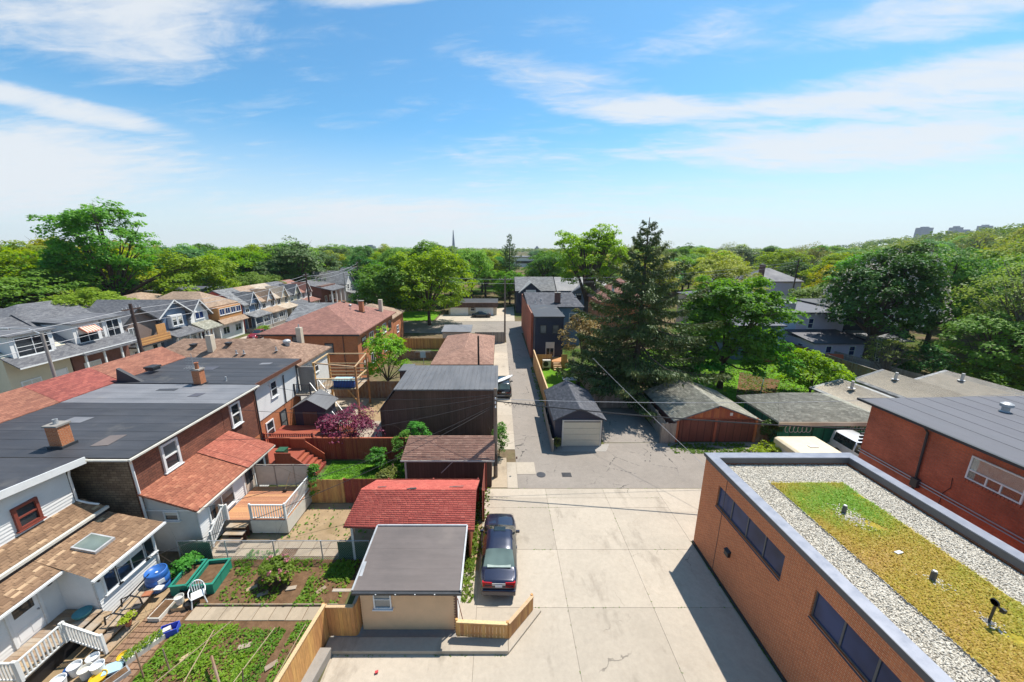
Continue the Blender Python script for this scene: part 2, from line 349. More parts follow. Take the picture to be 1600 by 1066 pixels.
# walls
brick('brick_office', (0.50, 0.115, 0.03), (0.60, 0.165, 0.048), (0.58, 0.32, 0.19), 0.20, 0.0667, 0.12)
brick('brick_red', (0.44, 0.095, 0.042), (0.54, 0.13, 0.058), (0.30, 0.14, 0.095), 0.22, 0.075, 0.45, 0.45)
brick('brick_orange', (0.48, 0.135, 0.042), (0.55, 0.175, 0.06), (0.34, 0.2, 0.12), 0.22, 0.075, 0.2)
brick('brick_chimney', (0.40, 0.10, 0.03), (0.50, 0.15, 0.05), (0.4, 0.26, 0.16), 0.21, 0.07, 0.2)
brick('brick_dark', (0.17, 0.06, 0.045), (0.22, 0.08, 0.055), (0.16, 0.11, 0.09), 0.22, 0.075, 0.3)
brick('insul_brick', (0.18, 0.066, 0.04), (0.26, 0.095, 0.055), (0.075, 0.035, 0.025), 0.33, 0.135, 0.55, 0.5)
brick('insul_tan', (0.16, 0.115, 0.075), (0.24, 0.18, 0.12), (0.06, 0.04, 0.03), 0.33, 0.135, 0.7, 0.6)
siding('siding_white', (0.68, 0.67, 0.65)); siding('siding_cream', (0.62, 0.55, 0.40)); siding('siding_grey', (0.52, 0.50, 0.45))
siding('siding_tan', (0.58, 0.38, 0.22), 0.105); siding('siding_navy', (0.014, 0.022, 0.05), 0.13, 0.2, (0.03, .04, .06)); siding('siding_slate', (0.13, 0.19, 0.28)); siding('siding_blue', (0.46, 0.55, 0.74))
siding('siding_mauve', (0.62, 0.55, 0.68)); siding('siding_brown', (0.21, 0.155, 0.13)); siding('siding_teal', (0.05, 0.11, 0.16)); siding('siding_red', (0.30, 0.05, 0.035), 0.12)
plain('lap_white', (0.70, 0.69, 0.67), 0.5, 0.06, 1.2); plain('lap_grey', (0.50, 0.485, 0.45), 0.5, 0.1, 1.2); plain('lap_tan', (0.74, 0.46, 0.25), 0.5, 0.08, 1.2)
vboards('clad_brown', (0.105, 0.058, 0.042), 0.19); vboards('clad_rust', (0.34, 0.10, 0.045), 0.22); vboards('clad_green', (0.03, 0.23, 0.13), 0.9, var=0.3)
vboards('door_brown', (0.17, 0.052, 0.035), 0.6)
plain('stucco_white', (0.76, 0.75, 0.72), 0.85, 0.1, 1.5); plain('stucco_beige', (0.55, 0.47, 0.36), 0.85, 0.12, 1.5)
# roofs
def membrane(name, c, streak=0.3, spots=(0.3, 0.26, 0.2), sa=0.25, wx=(0.25, 1.6)):
    t = NT(name); a = t.noise(1.0, t.scale(t.pos(), (wx[0], wx[1], 1)), 7, 0.7); b = t.noise(0.5, detail=7, rough=0.7)
    col = t.hsv(c, v=t.math('MULTIPLY', t.ramp(a, 0.3, 0.7, 1 - streak, 1 + streak), t.ramp(b, 0.3, 0.7, .85, 1.15)))
    t.set(t.mix(t.ramp(t.noise(0.55, detail=5, rough=.6), .6, .78, 0, sa), col, spots), t.ramp(b, .3, .7, .5, .75)); t.bump(t.noise(50, detail=3), 0.2, 0.004); return t
membrane('roof_black', (0.043, 0.044, 0.050), 0.26, (0.17, 0.155, 0.13), .5); membrane('roof_grey', (0.17, 0.17, 0.18), 0.12); membrane('roof_slate', (0.078, 0.078, 0.094), 0.12, sa=.1, wx=(1.6, .25))
membrane('roof_shed', (0.13, 0.105, 0.095), 0.18, (0.22, 0.18, 0.15), .35); membrane('roof_metal', (0.115, 0.115, 0.12), 0.22, (.2, .19, .18), .2, (2.5, .3))
shingle('sh_red', [(0.20, 0.05, 0.04), (0.26, 0.065, 0.05), (0.32, 0.09, 0.065)], slope=2.2)
shingle('sh_rust', [(0.20, 0.075, 0.048), (0.255, 0.10, 0.062), (0.31, 0.13, 0.08)], slope=2.4)
shingle('sh_brown', [(0.19, 0.11, 0.072), (0.25, 0.155, 0.105), (0.32, 0.2, 0.135)], slope=2.4)
shingle('sh_maroon', [(0.21, 0.095, 0.075), (0.26, 0.12, 0.09), (0.31, 0.15, 0.11)], slope=2.6)
shingle('sh_pink', [(0.22, 0.12, 0.085), (0.28, 0.155, 0.11), (0.34, 0.195, 0.14)], slope=2.2)
shingle('sh_tan', [(0.26, 0.18, 0.12), (0.32, 0.22, 0.15), (0.38, 0.27, 0.185)], slope=1.6)
shingle('sh_beige', [(0.36, 0.29, 0.21), (0.42, 0.34, 0.26), (0.48, 0.4, 0.31)], slope=1.6)
shingle('sh_dark', [(0.045, 0.046, 0.055), (0.07, 0.07, 0.08), (0.1, 0.1, 0.11)], slope=2.0); shingle('sh_mid', [(0.09, 0.09, 0.10), (0.13, 0.13, 0.138), (0.17, 0.17, 0.175)], slope=2.0)
shingle('sh_grey', [(0.12, 0.12, 0.125), (0.18, 0.18, 0.18), (0.24, 0.24, 0.24)], tab=.45, course=.2, slope=2.4, bumpy=1.0)
shingle('sh_pale', [(0.25, 0.25, 0.245), (0.33, 0.33, 0.32), (0.41, 0.405, 0.39)], tab=.5, course=.22, slope=2.6, bumpy=1.0)
shingle('sh_moss', [(0.20, 0.195, 0.15), (0.28, 0.275, 0.22), (0.37, 0.36, 0.29)], slope=3.0)
shinglegeo('shg_brown', [(0.16, 0.092, 0.052), (0.215, 0.128, 0.072), (0.27, 0.165, 0.095), (0.46, 0.31, 0.185)])
shinglegeo('shg_red', [(0.47, 0.09, 0.066), (0.54, 0.115, 0.082), (0.6, 0.15, 0.105)], 0.25)
shinglegeo('shg_rust', [(0.25, 0.08, 0.045), (0.33, 0.115, 0.065), (0.40, 0.16, 0.09)])
shinglegeo('shg_pink', [(0.27, 0.14, 0.10), (0.34, 0.19, 0.135), (0.43, 0.25, 0.18)])
shinglegeo('shg_dark', [(0.07, 0.073, 0.085), (0.105, 0.108, 0.122), (0.15, 0.15, 0.165)], 0.2)
shinglegeo('shg_moss', [(0.20, 0.19, 0.15), (0.29, 0.28, 0.225), (0.40, 0.385, 0.31)])
# trim, metal, wood, glass
plain('white', (0.70, 0.70, 0.69), 0.45, 0.06); plain('offwhite', (0.60, 0.57, 0.50), 0.55, 0.08); plain('black', (0.012, 0.012, 0.014), 0.45, 0.2); plain('dark_trim', (0.03, 0.032, 0.036), 0.5, 0.15)
plain('brown_trim', (0.13, 0.055, 0.035), 0.5, 0.15); plain('red_trim', (0.20, 0.045, 0.03), 0.5, 0.1); plain('cap_grey', (0.22, 0.23, 0.27), 0.4, 0.05, metal=0.25); plain('cap_side', (0.085, 0.087, 0.095), 0.55, 0.1)
plain('steel', (0.42, 0.42, 0.43), 0.35, 0.1, metal=0.8); plain('galv', (0.45, 0.45, 0.45), 0.5, 0.12, metal=0.4); plain('iron', (0.05, 0.05, 0.055), 0.5, 0.2, metal=0.3); plain('cable', (0.02, 0.02, 0.022), 0.6, 0.1); plain('wire_grey', (0.42, 0.42, 0.43), 0.5, 0.1)
wood('cedar', (0.50, 0.25, 0.085), 0.2); wood('cedar_pale', (0.56, 0.38, 0.2), 0.16); wood('redwood', (0.27, 0.055, 0.03), 0.2); wood('wood_grey', (0.29, 0.25, 0.205), 0.2); wood('wood_brown', (0.24, 0.13, 0.065), 0.25, grey=(0.27, 0.24, 0.2))
wood('deck_orange', (0.43, 0.205, 0.1), 0.18); wood('plank_old', (0.34, 0.235, 0.14), 0.25, grey=(0.36, 0.33, 0.29)); wood('pole_wood', (0.17, 0.12, 0.085), 0.2, grain=0.35, grey=(0.22, 0.19, 0.165)); wood('pole_dark', (0.06, 0.035, 0.028), 0.2); wood('wood_white', (0.66, 0.65, 0.62), 0.06, grain=0.06); wood('stake', (0.45, 0.33, 0.19), 0.2)
glass('pane'); glass('pane_blue', (0.020, 0.036, 0.10), 0.2, 0.18); glass('pane_light', (0.16, 0.17, 0.17)); glass('pane_rear', (0.10, 0.135, 0.12), 0.05, 0.7); glass('pane_car', (0.018, 0.026, 0.028), 0.03, 0.8); glass('skylight', (0.11, 0.135, 0.12), .1)
t = NT('clear_pane'); g_ = t.node('ShaderNodeBsdfTransparent', {0: (0.85, 0.88, 0.88, 1)}); gl = t.node('ShaderNodeBsdfGlossy', {'Roughness': 0.03}); mx = t.node('ShaderNodeMixShader', {0: 0.14}); t.l.new(g_.outputs[0], mx.inputs[1]); t.l.new(gl.outputs[0], mx.inputs[2]); t.l.new(mx.outputs[0], t.out.inputs[0])
t = NT('screen_mesh'); g_ = t.node('ShaderNodeBsdfTransparent'); mx = t.node('ShaderNodeMixShader', {0: 0.35}); t.set((0.1, 0.11, 0.1), .6); t.l.new(g_.outputs[0], mx.inputs[1]); t.l.new(t.b.outputs[0], mx.inputs[2]); t.l.new(mx.outputs[0], t.out.inputs[0])
plain('curtain', (0.62, 0.60, 0.56), 0.9, 0.15, 4.0); plain('barrel_blue', (0.03, 0.13, 0.42), 0.4, 0.08); plain('bin_blue', (0.04, 0.08, 0.5), 0.4, 0.08); plain('tarp_blue', (0.03, 0.11, 0.42), 0.45, 0.15)
plain('planter_green', (0.015, 0.20, 0.13), 0.55, 0.12); plain('bin_green', (0.02, 0.09, 0.045), 0.5, 0.1); plain('yellow', (0.65, 0.40, 0.02), 0.45, 0.08); plain('orange_paint', (0.50, 0.085, 0.02), 0.5, 0.1); plain('teal', (0.06, 0.26, 0.30), 0.5, 0.12); plain('pale_blue', (0.36, 0.52, 0.58), 0.5, 0.1)
plain('red_plastic', (0.5, 0.04, 0.05), 0.5, 0.1); plain('terracotta', (0.36, 0.13, 0.06), 0.7, 0.15); plain('fabric_grey', (0.05, 0.05, 0.055), 0.85, 0.15); plain('cream_panel', (0.66, 0.56, 0.38), 0.5, 0.08); plain('garage_cream', (0.60, 0.55, 0.42), 0.5, 0.04); plain('rubble', (0.42, 0.39, 0.34), 0.9, 0.25, 3, rnd=.3, bump=.4)
plain('tank_blue', (0.03, 0.18, 0.34), 0.4, 0.1); plain('privacy', (0.48, 0.43, 0.35), 0.8, 0.1); plain('door_white', (0.78, 0.77, 0.76), 0.4, 0.04); plain('screen_door', (0.55, 0.45, 0.36), 0.5, .1)
t = NT('awning'); x, y, z = t.xyz(); f = t.math('GREATER_THAN', t.math('FRACT', t.math('MULTIPLY', y, 3.2)), 0.45); t.set(t.mix(f, (0.62, 0.20, 0.12), (0.75, 0.5, 0.42)), 0.8)
def paint(name, c, coat=1.0, rough=0.3):
    t = NT(name); t.set(t.hsv(c, v=t.ramp(t.noise(1.2, detail=5, rough=.7), .3, .7, .85, 1.2)), rough, Metallic=0.25); t.put(t.b.inputs['Coat Weight'], coat); t.put(t.b.inputs['Coat Roughness'], 0.05); return t
paint('paint_navy', (0.016, 0.018, 0.042)); paint('paint_black', (0.012, 0.012, 0.014)); paint('paint_red', (0.30, 0.015, 0.025)); paint('paint_silver', (0.30, 0.31, 0.34)); paint('paint_white', (0.72, 0.72, 0.72)); paint('paint_blue', (0.03, 0.05, 0.11))
plain('tyre', (0.018, 0.018, 0.018), 0.85, 0.15); plain('lamp_red', (0.42, 0.012, 0.015), 0.15, 0.1); plain('lamp_clear', (0.6, 0.6, 0.62), 0.1, 0.1); plain('plate', (0.7, 0.72, 0.76), 0.4, 0.05); plain('seat_grey', (0.3, 0.36, 0.32), 0.7, 0.2, 5)
# plants
leafmat('leaf_maple', [(0.065, 0.22, 0.025), (0.11, 0.31, 0.04), (0.165, 0.40, 0.055)])
leafmat('leaf_bright', [(0.16, 0.30, 0.016), (0.235, 0.39, 0.024), (0.31, 0.46, 0.034)])
leafmat('leaf_lime', [(0.29, 0.36, 0.018), (0.37, 0.44, 0.026), (0.44, 0.49, 0.045)])
leafmat('leaf_mid', [(0.10, 0.24, 0.02), (0.155, 0.315, 0.03), (0.22, 0.38, 0.042)])
leafmat('leaf_dark', [(0.04, 0.12, 0.02), (0.07, 0.175, 0.03), (0.115, 0.24, 0.042)], 0.25)
leafmat('leaf_spruce', [(0.036, 0.070, 0.02), (0.072, 0.118, 0.03), (0.125, 0.155, 0.042), (0.19, 0.175, 0.055)], 0.15, rnd=0.02)
leafmat('leaf_olive', [(0.15, 0.20, 0.045), (0.21, 0.265, 0.055), (0.28, 0.32, 0.08)])
leafmat('leaf_gold', [(0.22, 0.165, 0.055), (0.34, 0.255, 0.09), (0.45, 0.34, 0.13)], 0.3, rnd=0.03)
leafmat('leaf_purple', [(0.111, 0.016, 0.039), (0.208, 0.029, 0.072), (0.325, 0.065, 0.117)], 0.3)
leafmat('leaf_herb', [(0.085, 0.235, 0.02), (0.14, 0.33, 0.027), (0.24, 0.42, 0.035)])
leafmat('leaf_sedum', [(0.17, 0.33, 0.014), (0.32, 0.33, 0.022), (0.45, 0.32, 0.04), (0.50, 0.31, 0.08)], 0.2, rnd=0.02)
leafmat('leaf_grass', [(0.07, 0.19, 0.015), (0.11, 0.25, 0.02), (0.17, 0.30, 0.03)])
leafmat('blossom', [(0.55, 0.48, 0.42), (0.7, 0.65, 0.58)], 0.2, rnd=.05); leafmat('blossom_pink', [(0.5, 0.12, 0.16), (0.62, 0.3, 0.34)], 0.2, rnd=.05)
plain('bark', (0.085, 0.062, 0.045), 0.9, 0.35, 6.0, bump=0.6); plain('bark_grey', (0.16, 0.135, 0.11), 0.9, 0.3, 6.0, bump=.6)
t = NT('stone'); a = t.attr(); t.set(t.hsv(t.mix(a, (0.48, 0.42, 0.33), (0.76, 0.70, 0.59)), v=t.ramp(t.noise(30), .3, .7, .85, 1.15)), 0.85)
t = NT('gravel_bed'); t.set(t.hsv((0.30, 0.265, 0.21), v=t.ramp(t.noise(40, detail=4), .3, .7, .5, 1.4)), 0.95)
t = NT('sedum_base'); x, y, z = t.xyz(); n = t.noise(0.7, detail=7, rough=.7); m_ = t.noise(9, detail=6, rough=.7)
t.set(t.hsv(t.mix(t.ramp(n, .4, .6), (0.33, 0.29, 0.03), (0.40, 0.27, 0.07)), v=t.ramp(m_, .3, .7, .5, 1.45)), 0.95); t.bump(t.noise(45, detail=4), .8, .03)
for k_ in ('earth', 'soil', 'dirt_yard', 'lawn', 'wooded_ground', 'gravel_bed', 'sedum_base'): M[k_].node_tree.nodes['Principled BSDF'].inputs['Specular IOR Level'].default_value = 0.0
plain('haze_tower', (0.12, 0.14, 0.18), 0.6, 0.1, 0.05); plain('tower_glass', (0.1, 0.14, 0.2), 0.3, 0.15, .05)  # skyline blocks and mast: blue-grey of distant haze put into their base colour
shinglegeo('shg_clay', [(0.30, 0.085, 0.055), (0.36, 0.11, 0.07), (0.42, 0.14, 0.09)])
wood('cedar_red', (0.40, 0.125, 0.055), 0.2)
# ---------------------------------------------------------------- ground, lane, lot
def sheet(name, pts, z, mat, parent=None, t=0.0):
    return MB().slab([(x, y, z) for x, y in pts], t or 0.003, 0).build(name, mat, parent)
def rect(x0, x1, y0, y1): return [(x0, y0), (x1, y0), (x1, y1), (x0, y1)]
ground = MB().add([(-6000,-300,0),(6000,-300,0),(6000,9000,0),(-6000,9000,0)], [(0,1,2,3)]).build('ground', 'earth'); struct(ground)
struct(sheet('back_lane', [(1.25, 21.35), (28, 21.35), (28, 27.4), (8.6, 27.2), (8.4, 26.3), (4.55, 26.2), (4.55, 48.5), (4.2, 67.5), (1.2, 67.5)], 0.012, 'asphalt'))
struct(sheet('side_street', rect(-70, 14, 67.6, 79.0), 0.012, 'asphalt'))
struct(sheet('far_driveway', [(-14, 79.2), (3.4, 79.2), (4.0, 100), (-14, 86.5)], 0.016, 'concrete'))
lane_strip = struct(MB().box(-0.35, -0.34, 26, 26.01, 0, .01).build('lane_apron', 'concrete'))
m_slab = {}
def slab_piece(x0, x1, y0, y1, z, parent, mat='concrete', name='slab', g=0.008, t=0.05):
    k = (round(x1 - x0, 3), round(y1 - y0, 3), mat, t)
    if k not in m_slab:
        w, d = k[0] / 2 - g / 2, k[1] / 2 - g / 2; e = 0.006
        b = MB().add([(-w,-d,-t),(w,-d,-t),(w,d,-t),(-w,d,-t),(-w,-d,-e),(w,-d,-e),(w,d,-e),(-w,d,-e),(-w+e,-d+e,0),(w-e,-d+e,0),(w-e,d-e,0),(-w+e,d-e,0)],
                     [(3,2,1,0),(0,1,5,4),(1,2,6,5),(2,3,7,6),(3,0,4,7),(4,5,9,8),(5,6,10,9),(6,7,11,10),(7,4,8,11),(8,9,10,11)])
        o = b.build(name, mat); m_slab[k] = o.data; bpy.data.objects.remove(o)
    return inst(m_slab[k], name, parent, ((x0 + x1) / 2, (y0 + y1) / 2, z))
for y in np.arange(26.2, 60, 3.1): slab_piece(-0.4 if y < 39 else -0.75, 1.25, y, y + 3.1, 0.03, lane_strip)
slab_piece(-0.55, 0.55, 21.4, 25.0, 0.03, lane_strip, 'pavers'); slab_piece(0.55, 1.25, 21.35, 24.4, 0.034, lane_strip); slab_piece(1.25, 2.6, 22.9, 24.4, 0.034, lane_strip)
lot = MB().box(-6.6, 10.45, 3.0, 21.3, -0.2, 0.002).build('concrete_lot', 'concrete_old'); struct(lot)
lot_x = [-1.0, 3.05, 6.85, 10.4]; lot_y = [3.0, 6.4, 9.7, 12.95, 16.2, 19.45, 20.35, 21.3]
for i in range(3):
    for j in range(len(lot_y) - 1): slab_piece(lot_x[i], lot_x[i + 1], lot_y[j], lot_y[j + 1], 0.03, lot)
for i in range(3):
    for j in range(2): slab_piece(10.4 + i*3.55, 13.95 + i*3.55, 16.78 + j*2.26, 19.04 + j*2.26, 0.03, lot)
slab_piece(-1.9, -1.0, 11.6, 14.8, 0.03, lot)
for j in range(2): slab_piece(-6.5, -1.0, lot_y[j] if j else 3.0, lot_y[j + 1] if j else 6.4, 0.03, lot)
slab_piece(-6.5, -1.0, 9.7, 11.0, 0.03, lot)
# retaining kerb below the small shed, wedge at its right end
kb = thing('retaining_kerb', 'low grey concrete kerb wall below the tan shed and picket gate fence', 'kerb', (-3, 11.2, 0))
MB().box(-6.9, 0.35, 11.0, 11.55, 0, 0.2).build('wall', 'concrete', kb, bevel=.02)
MB().ext([(0.36, 11.0, 0), (0.36, 11.5, 0), (1.35, 12.85, 0), (1.85, 12.75, 0)], (0, 0, 0.14)).build('wedge', 'concrete', kb, bevel=.02)
MB().box(-6.9, -1.75, 11.555, 12.0, 0, 0.07).build('ledge', 'concrete_grey', kb)
MB().ext([(-7.0, 11.0, 0), (-7.4, 8.0, 0), (-7.0, 8.0, 0), (-6.55, 11.0, 0)], (0, 0, 0.4)).build('side_wall', 'concrete_grey', kb, bevel=.02)
def manhole(x, y, kind):
    if kind: o = MB().cyl((x, y, 0.013), (x, y, 0.03), 0.32, n=24).cyl((x, y, .031), (x, y, .036), .26, n=24).build('manhole_cover', 'iron'); tag(o, 'round iron manhole cover in the lane asphalt', 'manhole')
    else:
        o = thing('drain_grate', 'square iron drain grate in the lane beside the round manhole', 'drain', (x, y, .012))
        MB().box(x-.33, x+.33, y-.25, y+.25, .013, .02).build('pit', 'black', o); b = MB()
        for k in range(7): b.box(x-.31+k*.095, x-.26+k*.095, y-.24, y+.24, .021, .032)
        b.build('bars', 'iron', o)
manhole(2.95, 22.85, 1); manhole(4.75, 22.85, 0)
# yards
struct(sheet('dirt_yard', rect(-15.4, -7.0, 15.7, 19.85), 0.006, 'dirt_yard'))
struct(sheet('garden_soil', rect(-13.6, -6.95, 8.0, 15.6), 0.008, 'soil'))
struct(sheet('side_yard_soil', rect(-17.0, -13.6, 8.0, 15.0), 0.006, 'dirt_yard'))
struct(sheet('green_lawn', rect(-12.5, -6.3, 20.4, 24.6), 0.006, 'lawn'))
struct(sheet('lane_verge', rect(-1.8, -0.55, 14.9, 21.4), 0.008, 'dirt_yard'))
struct(sheet('patio_yard', rect(-18.3, -6.0, 25.0, 39.0), 0.006, 'concrete_old'))
struct(sheet('sandy_yard', rect(-13.6, -9.0, 31.2, 37.0), 0.012, 'dirt_yard'))
struct(sheet('dark_house_lawn', rect(4.8, 9.8, 33.4, 49), 0.006, 'lawn'))
struct(sheet('parking_pad', rect(8.6, 13.7, 27.3, 34.0), 0.010, 'asphalt'))
struct(sheet('garage_apron', [(4.3, 25.9), (8.4, 25.9), (8.95, 27.0), (4.3, 27.0)], 0.022, 'concrete_grey'))
struct(sheet('right_lawn', rect(20, 43.5, 33.5, 56), 0.006, 'lawn'))
struct(sheet('mulch_patch', [(24.5, 35.5), (27.5, 34.5), (34, 42), (31, 45)], 0.012, 'soil'))
struct(sheet('gap_passage', rect(17.85, 21.15, 3, 19), 0.006, 'concrete_old'))
struct(sheet('main_street', rect(-43.5, -34.5, 5, 260), 0.012, 'asphalt'))
struct(sheet('pavement', rect(-46, -43.6, 5, 67), 0.02, 'concrete')); struct(sheet('pavement', rect(-46, -43.6, 80, 260), 0.02, 'concrete')); struct(sheet('pavement', rect(-34.4, -32.4, 5, 67), 0.02, 'concrete'))
struct(sheet('far_lawn', rect(-30, -14.5, 80, 92), 0.01, 'lawn'))
# paving stones across the garden
path = struct(MB().box(-13.6, -7.0, 12.35, 13.0, 0.002, 0.011).build('garden_path', 'soil'))
for i in range(9):
    for j in range(1): slab_piece(-13.5 + i * .72, -12.8 + i * .72, 12.36, 12.98, 0.04 + .006 * (i % 3), path, 'pavers', 'paving_stone')
path2 = struct(MB().box(-15.3, -7.6, 15.72, 16.8, 0.002, 0.009).build('yard_path', 'soil'))
for i in range(10):
    for j in range(2):
        if random.random() < .9: slab_piece(-15.2 + i * .76, -14.46 + i * .76, 15.75 + j * .52, 16.25 + j * .52, 0.03 + random.random() * .015, path2, 'pavers', 'paving_stone')
bp_ = struct(MB().box(-15.3, -13.6, 9.0, 14.2, 0.002, 0.009).build('brick_path', 'soil'))
for i in range(7):
    for j in range(22):
        slab_piece(-15.25 + i * .23 + (.0), -15.03 + i * .23, 9.1 + j * .23 , 9.32 + j * .23, 0.035 + random.random() * .012, bp_, 'brick_paver', 'brick', .015, .03)
# ---------------------------------------------------------------- building helpers
def fbox(b, face, pl, u0, u1, n0, n1, z0, z1, m=0):
    if face == '+X': return b.box(pl + n0, pl + n1, u0, u1, z0, z1, m)
    if face == '-X': return b.box(pl - n1, pl - n0, u0, u1, z0, z1, m)
    if face == '-Y': return b.box(u0, u1, pl - n1, pl - n0, z0, z1, m)
    return b.box(u0, u1, pl + n0, pl + n1, z0, z1, m)
def win(T, face, pl, u, z, w, h, fm='white', pm='pane', div='h', fr=0.07, proud=0.06, name='window', sill=True):
    b = MB(); u0, u1, z1 = u - w / 2, u + w / 2, z + h
    fbox(b, face, pl, u0, u0 + fr, -.02, proud, z, z1); fbox(b, face, pl, u1 - fr, u1, -.02, proud, z, z1)
    fbox(b, face, pl, u0 + fr, u1 - fr, -.02, proud, z1 - fr, z1); fbox(b, face, pl, u0 + fr, u1 - fr, -.02, proud, z, z + fr)
    k = fr * .6
    if 'h' in div: fbox(b, face, pl, u0 + fr, u1 - fr, -.02, proud * .8, z + h / 2 - k / 2, z + h / 2 + k / 2)
    for c in '234':
        if c in div:
            for i in range(1, int(c)):
                x = u0 + fr + (w - 2 * fr) * i / int(c); fbox(b, face, pl, x - k / 2, x + k / 2, -.021, proud * .85, z + fr, z1 - fr)
    if sill: fbox(b, face, pl, u0 - .06, u1 + .06, -.02, proud + .05, z - .05, z - .002)
    f = b.build(name, fm, T)
    fbox(MB(), face, pl, u0 + fr * .8, u1 - fr * .8, -.015, .014, z + fr * .8, z1 - fr * .8).build('pane', pm, f)
    if pm == 'pane' and random.random() < .45:          # a blind or curtain drawn part way
        k2 = random.uniform(.25, .6); fbox(MB(), face, pl, u0 + fr, u1 - fr, .0141, .018, z1 - fr - (h - 2 * fr) * k2, z1 - fr).build('blind', random.choice(('curtain', 'offwhite', 'pane_light')), f)
    return f
def door(T, face, pl, u, z, w, h, dm='door_white', fm='white', glass_=0.0, pm='pane', name='door'):
    b = MB(); u0, u1 = u - w / 2, u + w / 2
    fbox(b, face, pl, u0 - .09, u0, -.02, .06, z, z + h + .09); fbox(b, face, pl, u1, u1 + .09, -.02, .06, z, z + h + .09); fbox(b, face, pl, u0, u1, -.02, .06, z + h, z + h + .09)
    f = b.build(name, fm, T); d = MB(); fbox(d, face, pl, u0 + .01, u1 - .01, -.01, .02, z + .02, z + h - .01)
    for r_ in ((.08, .32), (.36, .62)) if not glass_ else ((.06, .3),):
        for s in (0.1, 0.54): fbox(d, face, pl, u0 + w * s, u0 + w * (s + .36), .018, .032, z + h * r_[0], z + h * r_[1])
    d.build('door_leaf', dm, f)
    if glass_: fbox(MB(), face, pl, u0 + .14, u1 - .14, .015, .03, z + h * (1 - glass_), z + h - .15).build('pane', pm, f)
    fbox(MB(), face, pl, u1 - .12, u1 - .07, .02, .09, z + h * .45, z + h * .45 + .05).build('handle', 'steel', f)
    return f
def lap(T, face, pl, u0, u1, z0, zA, zB, mat, pitch=0.115, name='siding', lip=.034):      # overlapping boards; the top runs from zA at u0 to zB at u1
    b = MB(); z = z0; out = 1 if face[0] == '+' else -1
    def P(u, n, zz):
        return (pl + out * n, u, zz) if face[1] == 'X' else (u, pl + out * n, zz)
    while z < max(zA, zB) - .01:
        zt = z + pitch; a, c = u0, u1
        lo = min(zA, zB)
        if zt > lo and abs(zA - zB) > 1e-6:
            f = (min(z + pitch * .5, max(zA, zB)) - zA) / (zB - zA)
            uc = u0 + (u1 - u0) * f
            if zB > zA: a = max(a, uc)
            else: c = min(c, uc)
            if c - a < .03: break
        elif zt > lo: zt = lo
        b.add([P(a, lip, z), P(c, lip, z), P(c, .004, zt), P(a, .004, zt), P(a, 0, z), P(c, 0, z)], [(0, 1, 2, 3), (4, 5, 1, 0)])
        z += pitch
    o = b.build(name, mat, T); o['kind'] = 'stuff'; return o
def shingles(T, p00, p10, p11, p01, mat, tab=0.30, course=0.14, name='shingles', lift=0.02):    # eave left, eave right, ridge right, ridge left
    p00, p10, p11, p01 = [np.array(p, float) for p in (p00, p10, p11, p01)]
    org = np.array(ORG.get(T.name, Vector((0, 0, 0)))) if T is not None else np.zeros(3)
    L = max(np.linalg.norm(p01 - p00), np.linalg.norm(p11 - p10)); n = max(1, int(round(L / course)))
    nr = np.cross(p10 - p00, p01 - p00); nr /= np.linalg.norm(nr); nr *= np.sign(nr[2]) or 1
    V, F, K = [], [], []
    for i in range(n):
        a, b = i / n, min((i + 1.25) / n, 1.0)
        L0, R0 = p00 + (p01 - p00) * a, p10 + (p11 - p10) * a; L1, R1 = p00 + (p01 - p00) * b, p10 + (p11 - p10) * b
        w = np.linalg.norm(R0 - L0); k = max(1, int(round(w / tab))); off = random.random()
        cuts = np.clip((np.arange(k + 2) - off) / k, 0, 1)
        for s, e in zip(cuts[:-1], cuts[1:]):
            if e - s < .15 / k: continue
            g_ = 0.006 / max(w, .1); t0 = lift * random.uniform(.7, 1.2); jit = random.uniform(-.006, .006) * (p01 - p00) / max(L, .1)
            A, B = L0 + (R0 - L0) * (s + g_) + jit, L0 + (R0 - L0) * (e - g_) + jit; D, Cc = L1 + (R1 - L1) * (s + g_), L1 + (R1 - L1) * (e - g_)
            q = len(V); V += [A + nr * t0, B + nr * t0, Cc + nr * .004, D + nr * .004, A, B]; F += [(q, q+1, q+2, q+3), (q+4, q+5, q+1, q)]
            c = random.uniform(.05, .6) if random.random() < .84 else random.uniform(.6, 1); K += [c] * 6
    me = npmesh(name, np.array(V) - org, F, mat, K); o = bpy.data.objects.new(name, me); C.objects.link(o); o.parent = T; o['kind'] = 'stuff'
    return o
def gable_roof(T, x0, x1, y0, y1, ze, zr, mat, axis='y', t=0.12, over=0.3, name='roof', fm=None):
    b = MB()
    if axis == 'y':
        xm = (x0 + x1) / 2; k = (zr - ze) / (xm - x0); A, B = x0 - over, x1 + over; zo = ze - k * over; ya, yb = y0 - over, y1 + over
        b.slab([(A, ya, zo), (xm, ya, zr), (xm, yb, zr), (A, yb, zo)], t); b.slab([(B, ya, zo), (xm + .001, ya, zr), (xm + .001, yb, zr), (B, yb, zo)], t)
    else:
        ym = (y0 + y1) / 2; k = (zr - ze) / (ym - y0); A, B = y0 - over, y1 + over; zo = ze - k * over; xa, xb = x0 - over, x1 + over
        b.slab([(xa, A, zo), (xb, A, zo), (xb, ym, zr), (xa, ym, zr)], t); b.slab([(xa, B, zo), (xb, B, zo), (xb, ym + .001, zr), (xa, ym + .001, zr)], t)
    return b.build(name, mat, T)
